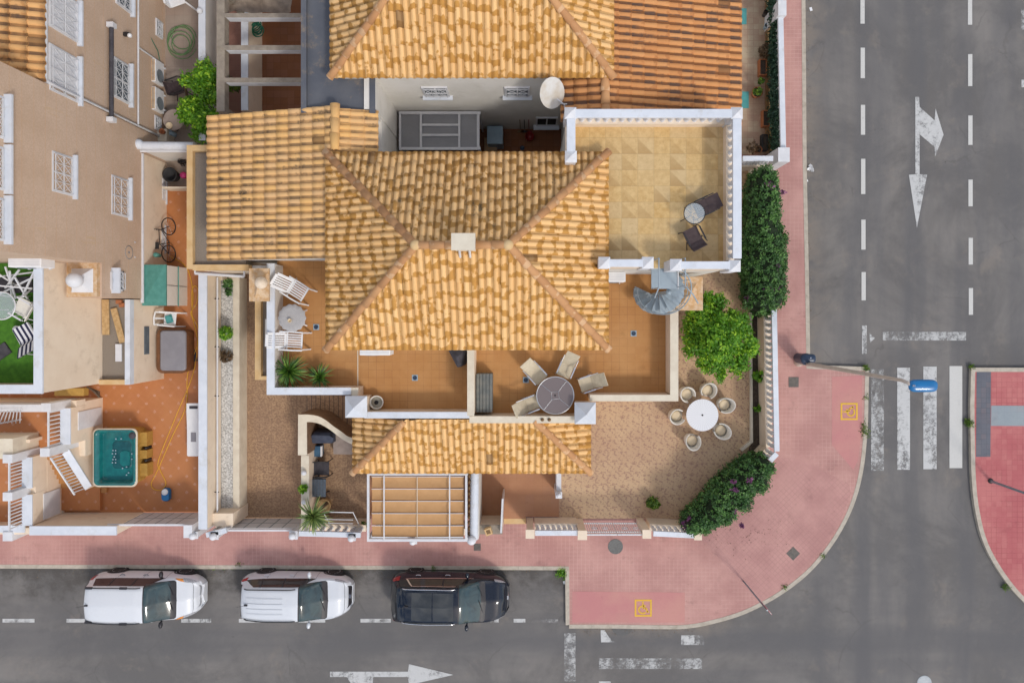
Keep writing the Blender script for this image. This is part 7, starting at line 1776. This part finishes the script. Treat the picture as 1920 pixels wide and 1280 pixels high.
bush('potted_plant','leafy plant inside pergola court near the citrus bush',437,160,1.2,.28,700,54,'leaf_bush')
# court citrus bush
bl=[]
for (a,c_,z_,r_) in ((378,150,2.3,.50),(392,140,2.4,.35),(365,205,2.0,.55),(385,225,2.1,.50),(352,215,1.8,.35),(395,180,2.3,.40),(375,250,1.9,.35),(350,150,2.0,.22),(384,128,2.2,.24)): p=W(a,c_,z_); bl.append((p.x,p.y,p.z,r_*.9,r_*.9,r_*.7))
p=W(375,195,.2); plant('citrus_bush','yellow-green citrus bush growing over the court wall','tree',(p.x,p.y,.16),leafcloud(bl,9000,.075,61,.4,.45,clump=700,clumpr=.07),'leaf_citrus',trunk=MB().tube([(p.x-.2,p.y,.1),(p.x,p.y,1.2),(p.x+.2,p.y+.5,2.0)],[.07,.05,.02],8))
# climber on the neighbour's balustrade
bl=[(X(1450.5+c_*.016,.9),Y(c_,.9),.85,.13,.40,.36) for c_ in range(-80,285,16)]
p=W(1458,130,.2); plant('climbing_plant','dark green climber clinging along the inside of top right balustrade','climber',(p.x,p.y,.16),leafcloud(bl,12000,.06,63,.2,.3,zmin=.3,clump=1400,clumpr=.06),'leaf_climber')
# spiky plants -------------------------------------------------------
def spiky(name,label,px,py,z,L,n,seed,mat,base,w=.05,pot=None,group=None,stem=.3,cat='plant'):
    rr=random.Random(seed); p=W(px,py,z); t=T(name,label,cat,(p.x,p.y,base),0,group); mb=MB(); vs=[];fs=[];cols=[]
    for k in range(n):
        a=rr.uniform(0,2*PI); el=math.radians(rr.choice([15,25,35,50,65,78])+rr.uniform(-8,8)); l=L*rr.uniform(.75,1.1)*(1 if el<1 else .8); d=Vector((math.cos(a),math.sin(a),0)); sd_=Vector((-d.y,d.x,0)); ti=rr.random(); bs=len(vs); ns=6
        for i in range(ns+1):
            s_=i/ns; droop=-.40*l*s_*s_*math.cos(el); c=Vector((p.x,p.y,z-.05+rr.uniform(0,.0)))+d*(l*s_*math.cos(el))+Vector((0,0,l*s_*math.sin(el)*.7+droop)); ww=w*(1-s_)**.7*(.5+s_*2 if s_<.25 else 1)*.5
            fold=Vector((0,0,-ww*.5)); vs+=[tuple(c-sd_*ww),tuple(c+fold),tuple(c+sd_*ww)]; cols+=[(ti,ti*.6+s_*.35,0,1)]*3
        for i in range(ns): fs+=[(bs+i*3,bs+i*3+1,bs+i*3+4,bs+i*3+3),(bs+i*3+1,bs+i*3+2,bs+i*3+5,bs+i*3+4)]
    mb.add(vs,fs,True); mb.cols=cols; mb.part('leaves',mat,t); MB().tube([(p.x,p.y,base),(p.x,p.y,z)],.06,8).part('stem','bark',t)
    if pot: MB().lathe([(pot*.7,0),(pot,.28),(pot*1.05,.32),(pot*.9,.32),(pot*.85,.26),(1e-4,.26)],(p.x,p.y,base),20).part('pot','terracotta_pot',t)
    return t
spiky('spiky_plant','large bushy spiky green plant in the terrace corner beside white recliner',541,696,3.6,.80,190,71,'leaf_spiky',3.0,.055,.2,'spiky plants on the terrace corner')
spiky('spiky_plant','smaller spiky green plant to right of the large one by the parapet',599,706,3.5,.58,120,72,'leaf_spiky',3.0,.05,.17,'spiky plants on the terrace corner')
spiky('yucca','big pale-tipped yucca rosette by the driveway gate post',586,968,2.2,.76,120,73,'leaf_yucca',.16,.075,.0)
MB().lathe([(.20,0),(.27,.36),(.28,.4),(.24,.4),(.22,.3),(1e-4,.3)],n=22).thing('flower_pot','ochre_cap','large ochre pot partly hidden behind yucca','pot',loc=(X(607,.5),Y(948,.5),.16),local=True)
# weeds along kerbs ---------------------------------------------------
k_=0
for (a,c_,r_,n_,ln) in ((1052,1072,.22,600,'bright green weed patch filling the kerb corner by the black car'),(1622,690,.13,300,'weed tuft at the kerb point beside the pedestrian crossing top'),(1621,745,.09,160,'thin weed tuft at kerb beside first crossing stripe'),(1618,805,.20,600,'long leafy weed clump against the kerb beside crossing stripes'),(1817,792,.16,500,'round weed clump at the island kerb opposite crossing'),(1540,1040,.10,150,'mossy weed strip on the rounded kerb near diamond cover'),(1470,1098,.10,160,'mossy weed strip on the rounded kerb near the road sign'),(1820,686,.08,120,'small weed at the corner of island kerb'),(450,1056,.08,120,'small weed tuft on the kerb above the pearl suv'),(815,1060,.09,160,'small weed tuft on the kerb above the black suv'),(1884,1100,.10,140,'weed tuft on curved island kerb near right edge')):
    p=W(a,c_,.05); cl=leafcloud([(p.x,p.y,.10,r_,r_*(1.8 if c_ in (805,) else 1),.10)],n_,.035,80+k_,.0,.4,zmin=.02,clump=max(8,n_//10),clumpr=.05); cl.thing('weed_clump','leaf_bush' if k_!=0 else 'leaf_citrus',ln,'weeds','weeds along the kerbs'); k_+=1
# mossy strip of ground cover along the bottom kerb
vs=[(X(a,.02),Y(1064+R.uniform(-2,3),.02),.03,.05,.03,.03) for a in [R.choice([R.uniform(640,1060),R.uniform(300,1060)]) for _ in range(260)]]
cl=leafcloud(vs,2600,.028,99,.0,.5,zmin=.01); o=cl.thing('ground_moss','leaf_bush','mossy green growth in the joint between kerb and parking strip','moss',kind='stuff')

# fallen leaves: in the corner garden, the bed and along the kerbs
rr=np.random.RandomState(77); b=MB(); b.cols=[]
def scatter(n,fx,fy,z):
    for _ in range(n):
        x,y=X(fx(),z),Y(fy(),z); a=rr.rand()*6.28; s_=rr.uniform(.012,.03); c_,t_=math.cos(a)*s_,math.sin(a)*s_; i=len(b.v)
        b.add([(x-c_,y-t_,z+.004),(x+t_*.5,y-c_*.5,z+.012),(x+c_,y+t_,z+.006),(x-t_*.5,y+c_*.5,z+.010)],[(0,1,2,3)]); k=rr.rand(); b.cols += [(k,k*.9,0,1)]*4
scatter(260,lambda: rr.normal(1350,55),lambda: rr.normal(660,60),.162)
scatter(160,lambda: rr.uniform(1390,1409),lambda: rr.uniform(520,830),.162)
scatter(260,lambda: rr.uniform(40,1062),lambda: 1064+abs(rr.normal())*9,.006)
scatter(120,lambda: 1513+abs(rr.normal())*5,lambda: rr.uniform(0,680),.003)
scatter(90,lambda: rr.uniform(1090,1300),lambda: 1176+abs(rr.normal())*7,.003)
scatter(90,lambda: rr.normal(1400,40),lambda: rr.normal(1000,18),.142)
b.thing('fallen_leaves','leaf_dry','scattered dry leaves in garden corners and along the kerbs','leaves',kind='stuff')
# ------------------------------------------------------------------ light, sky, camera
SUN = Vector((.66,-.75,0)).normalized(); EL = math.radians(47)
sd = Vector((SUN.x*math.cos(EL), SUN.y*math.cos(EL), math.sin(EL)))
L_ = bpy.data.lights.new('sun', 'SUN'); L_.energy = 1.5; L_.angle = math.radians(9); L_.color = (1,.95,.88)
lo = bpy.data.objects.new('sun', L_); COL.objects.link(lo); lo.rotation_euler = sd.to_track_quat('Z','Y').to_euler(); lo.location = (20,-20,40)
w = bpy.data.worlds.new('World'); scene.world = w; w.use_nodes = True; nt = w.node_tree; nt.nodes.clear()
out = nt.nodes.new('ShaderNodeOutputWorld'); bg = nt.nodes.new('ShaderNodeBackground'); sk = nt.nodes.new('ShaderNodeTexSky')
sk.sky_type = 'NISHITA'; sk.sun_disc = False; sk.sun_elevation = EL; sk.sun_rotation = math.atan2(sd.x, sd.y); sk.dust_density = 2.0
tc = nt.nodes.new('ShaderNodeTexCoord'); no = nt.nodes.new('ShaderNodeTexNoise'); no.inputs['Scale'].default_value = 4.5; no.inputs['Detail'].default_value = 7; no.inputs['Roughness'].default_value = .62; no.inputs['Distortion'].default_value = .5
nt.links.new(tc.outputs['Generated'], no.inputs['Vector'])
mr = nt.nodes.new('ShaderNodeMapRange'); mr.inputs[1].default_value = .47; mr.inputs[2].default_value = .62; nt.links.new(no.outputs['Fac'], mr.inputs[0])
mx = nt.nodes.new('ShaderNodeMix'); mx.data_type = 'RGBA'; nt.links.new(mr.outputs[0], mx.inputs[0]); nt.links.new(sk.outputs[0], mx.inputs[6]); mx.inputs[7].default_value = (9.5,9.5,9.6,1)
nt.links.new(mx.outputs[2], bg.inputs[0]); bg.inputs[1].default_value = .14; nt.links.new(bg.outputs[0], out.inputs[0])
cd = bpy.data.cameras.new('camera'); cd.lens = 24; cd.sensor_width = 36; cd.clip_end = 500; cd.clip_start = .5
cd.shift_x = -(NX-960)/1920; cd.shift_y = -(640-NY)/1920
co = bpy.data.objects.new('camera', cd); COL.objects.link(co); co.location = (0,0,CAMH); scene.camera = co
scene.view_settings.view_transform = 'Standard'; scene.view_settings.look = 'None'; scene.view_settings.exposure = 0.0; scene.view_settings.gamma = 1
scene.render.film_transparent = False
try: scene.cycles.max_bounces = 6; scene.cycles.transparent_max_bounces = 12
except Exception: pass
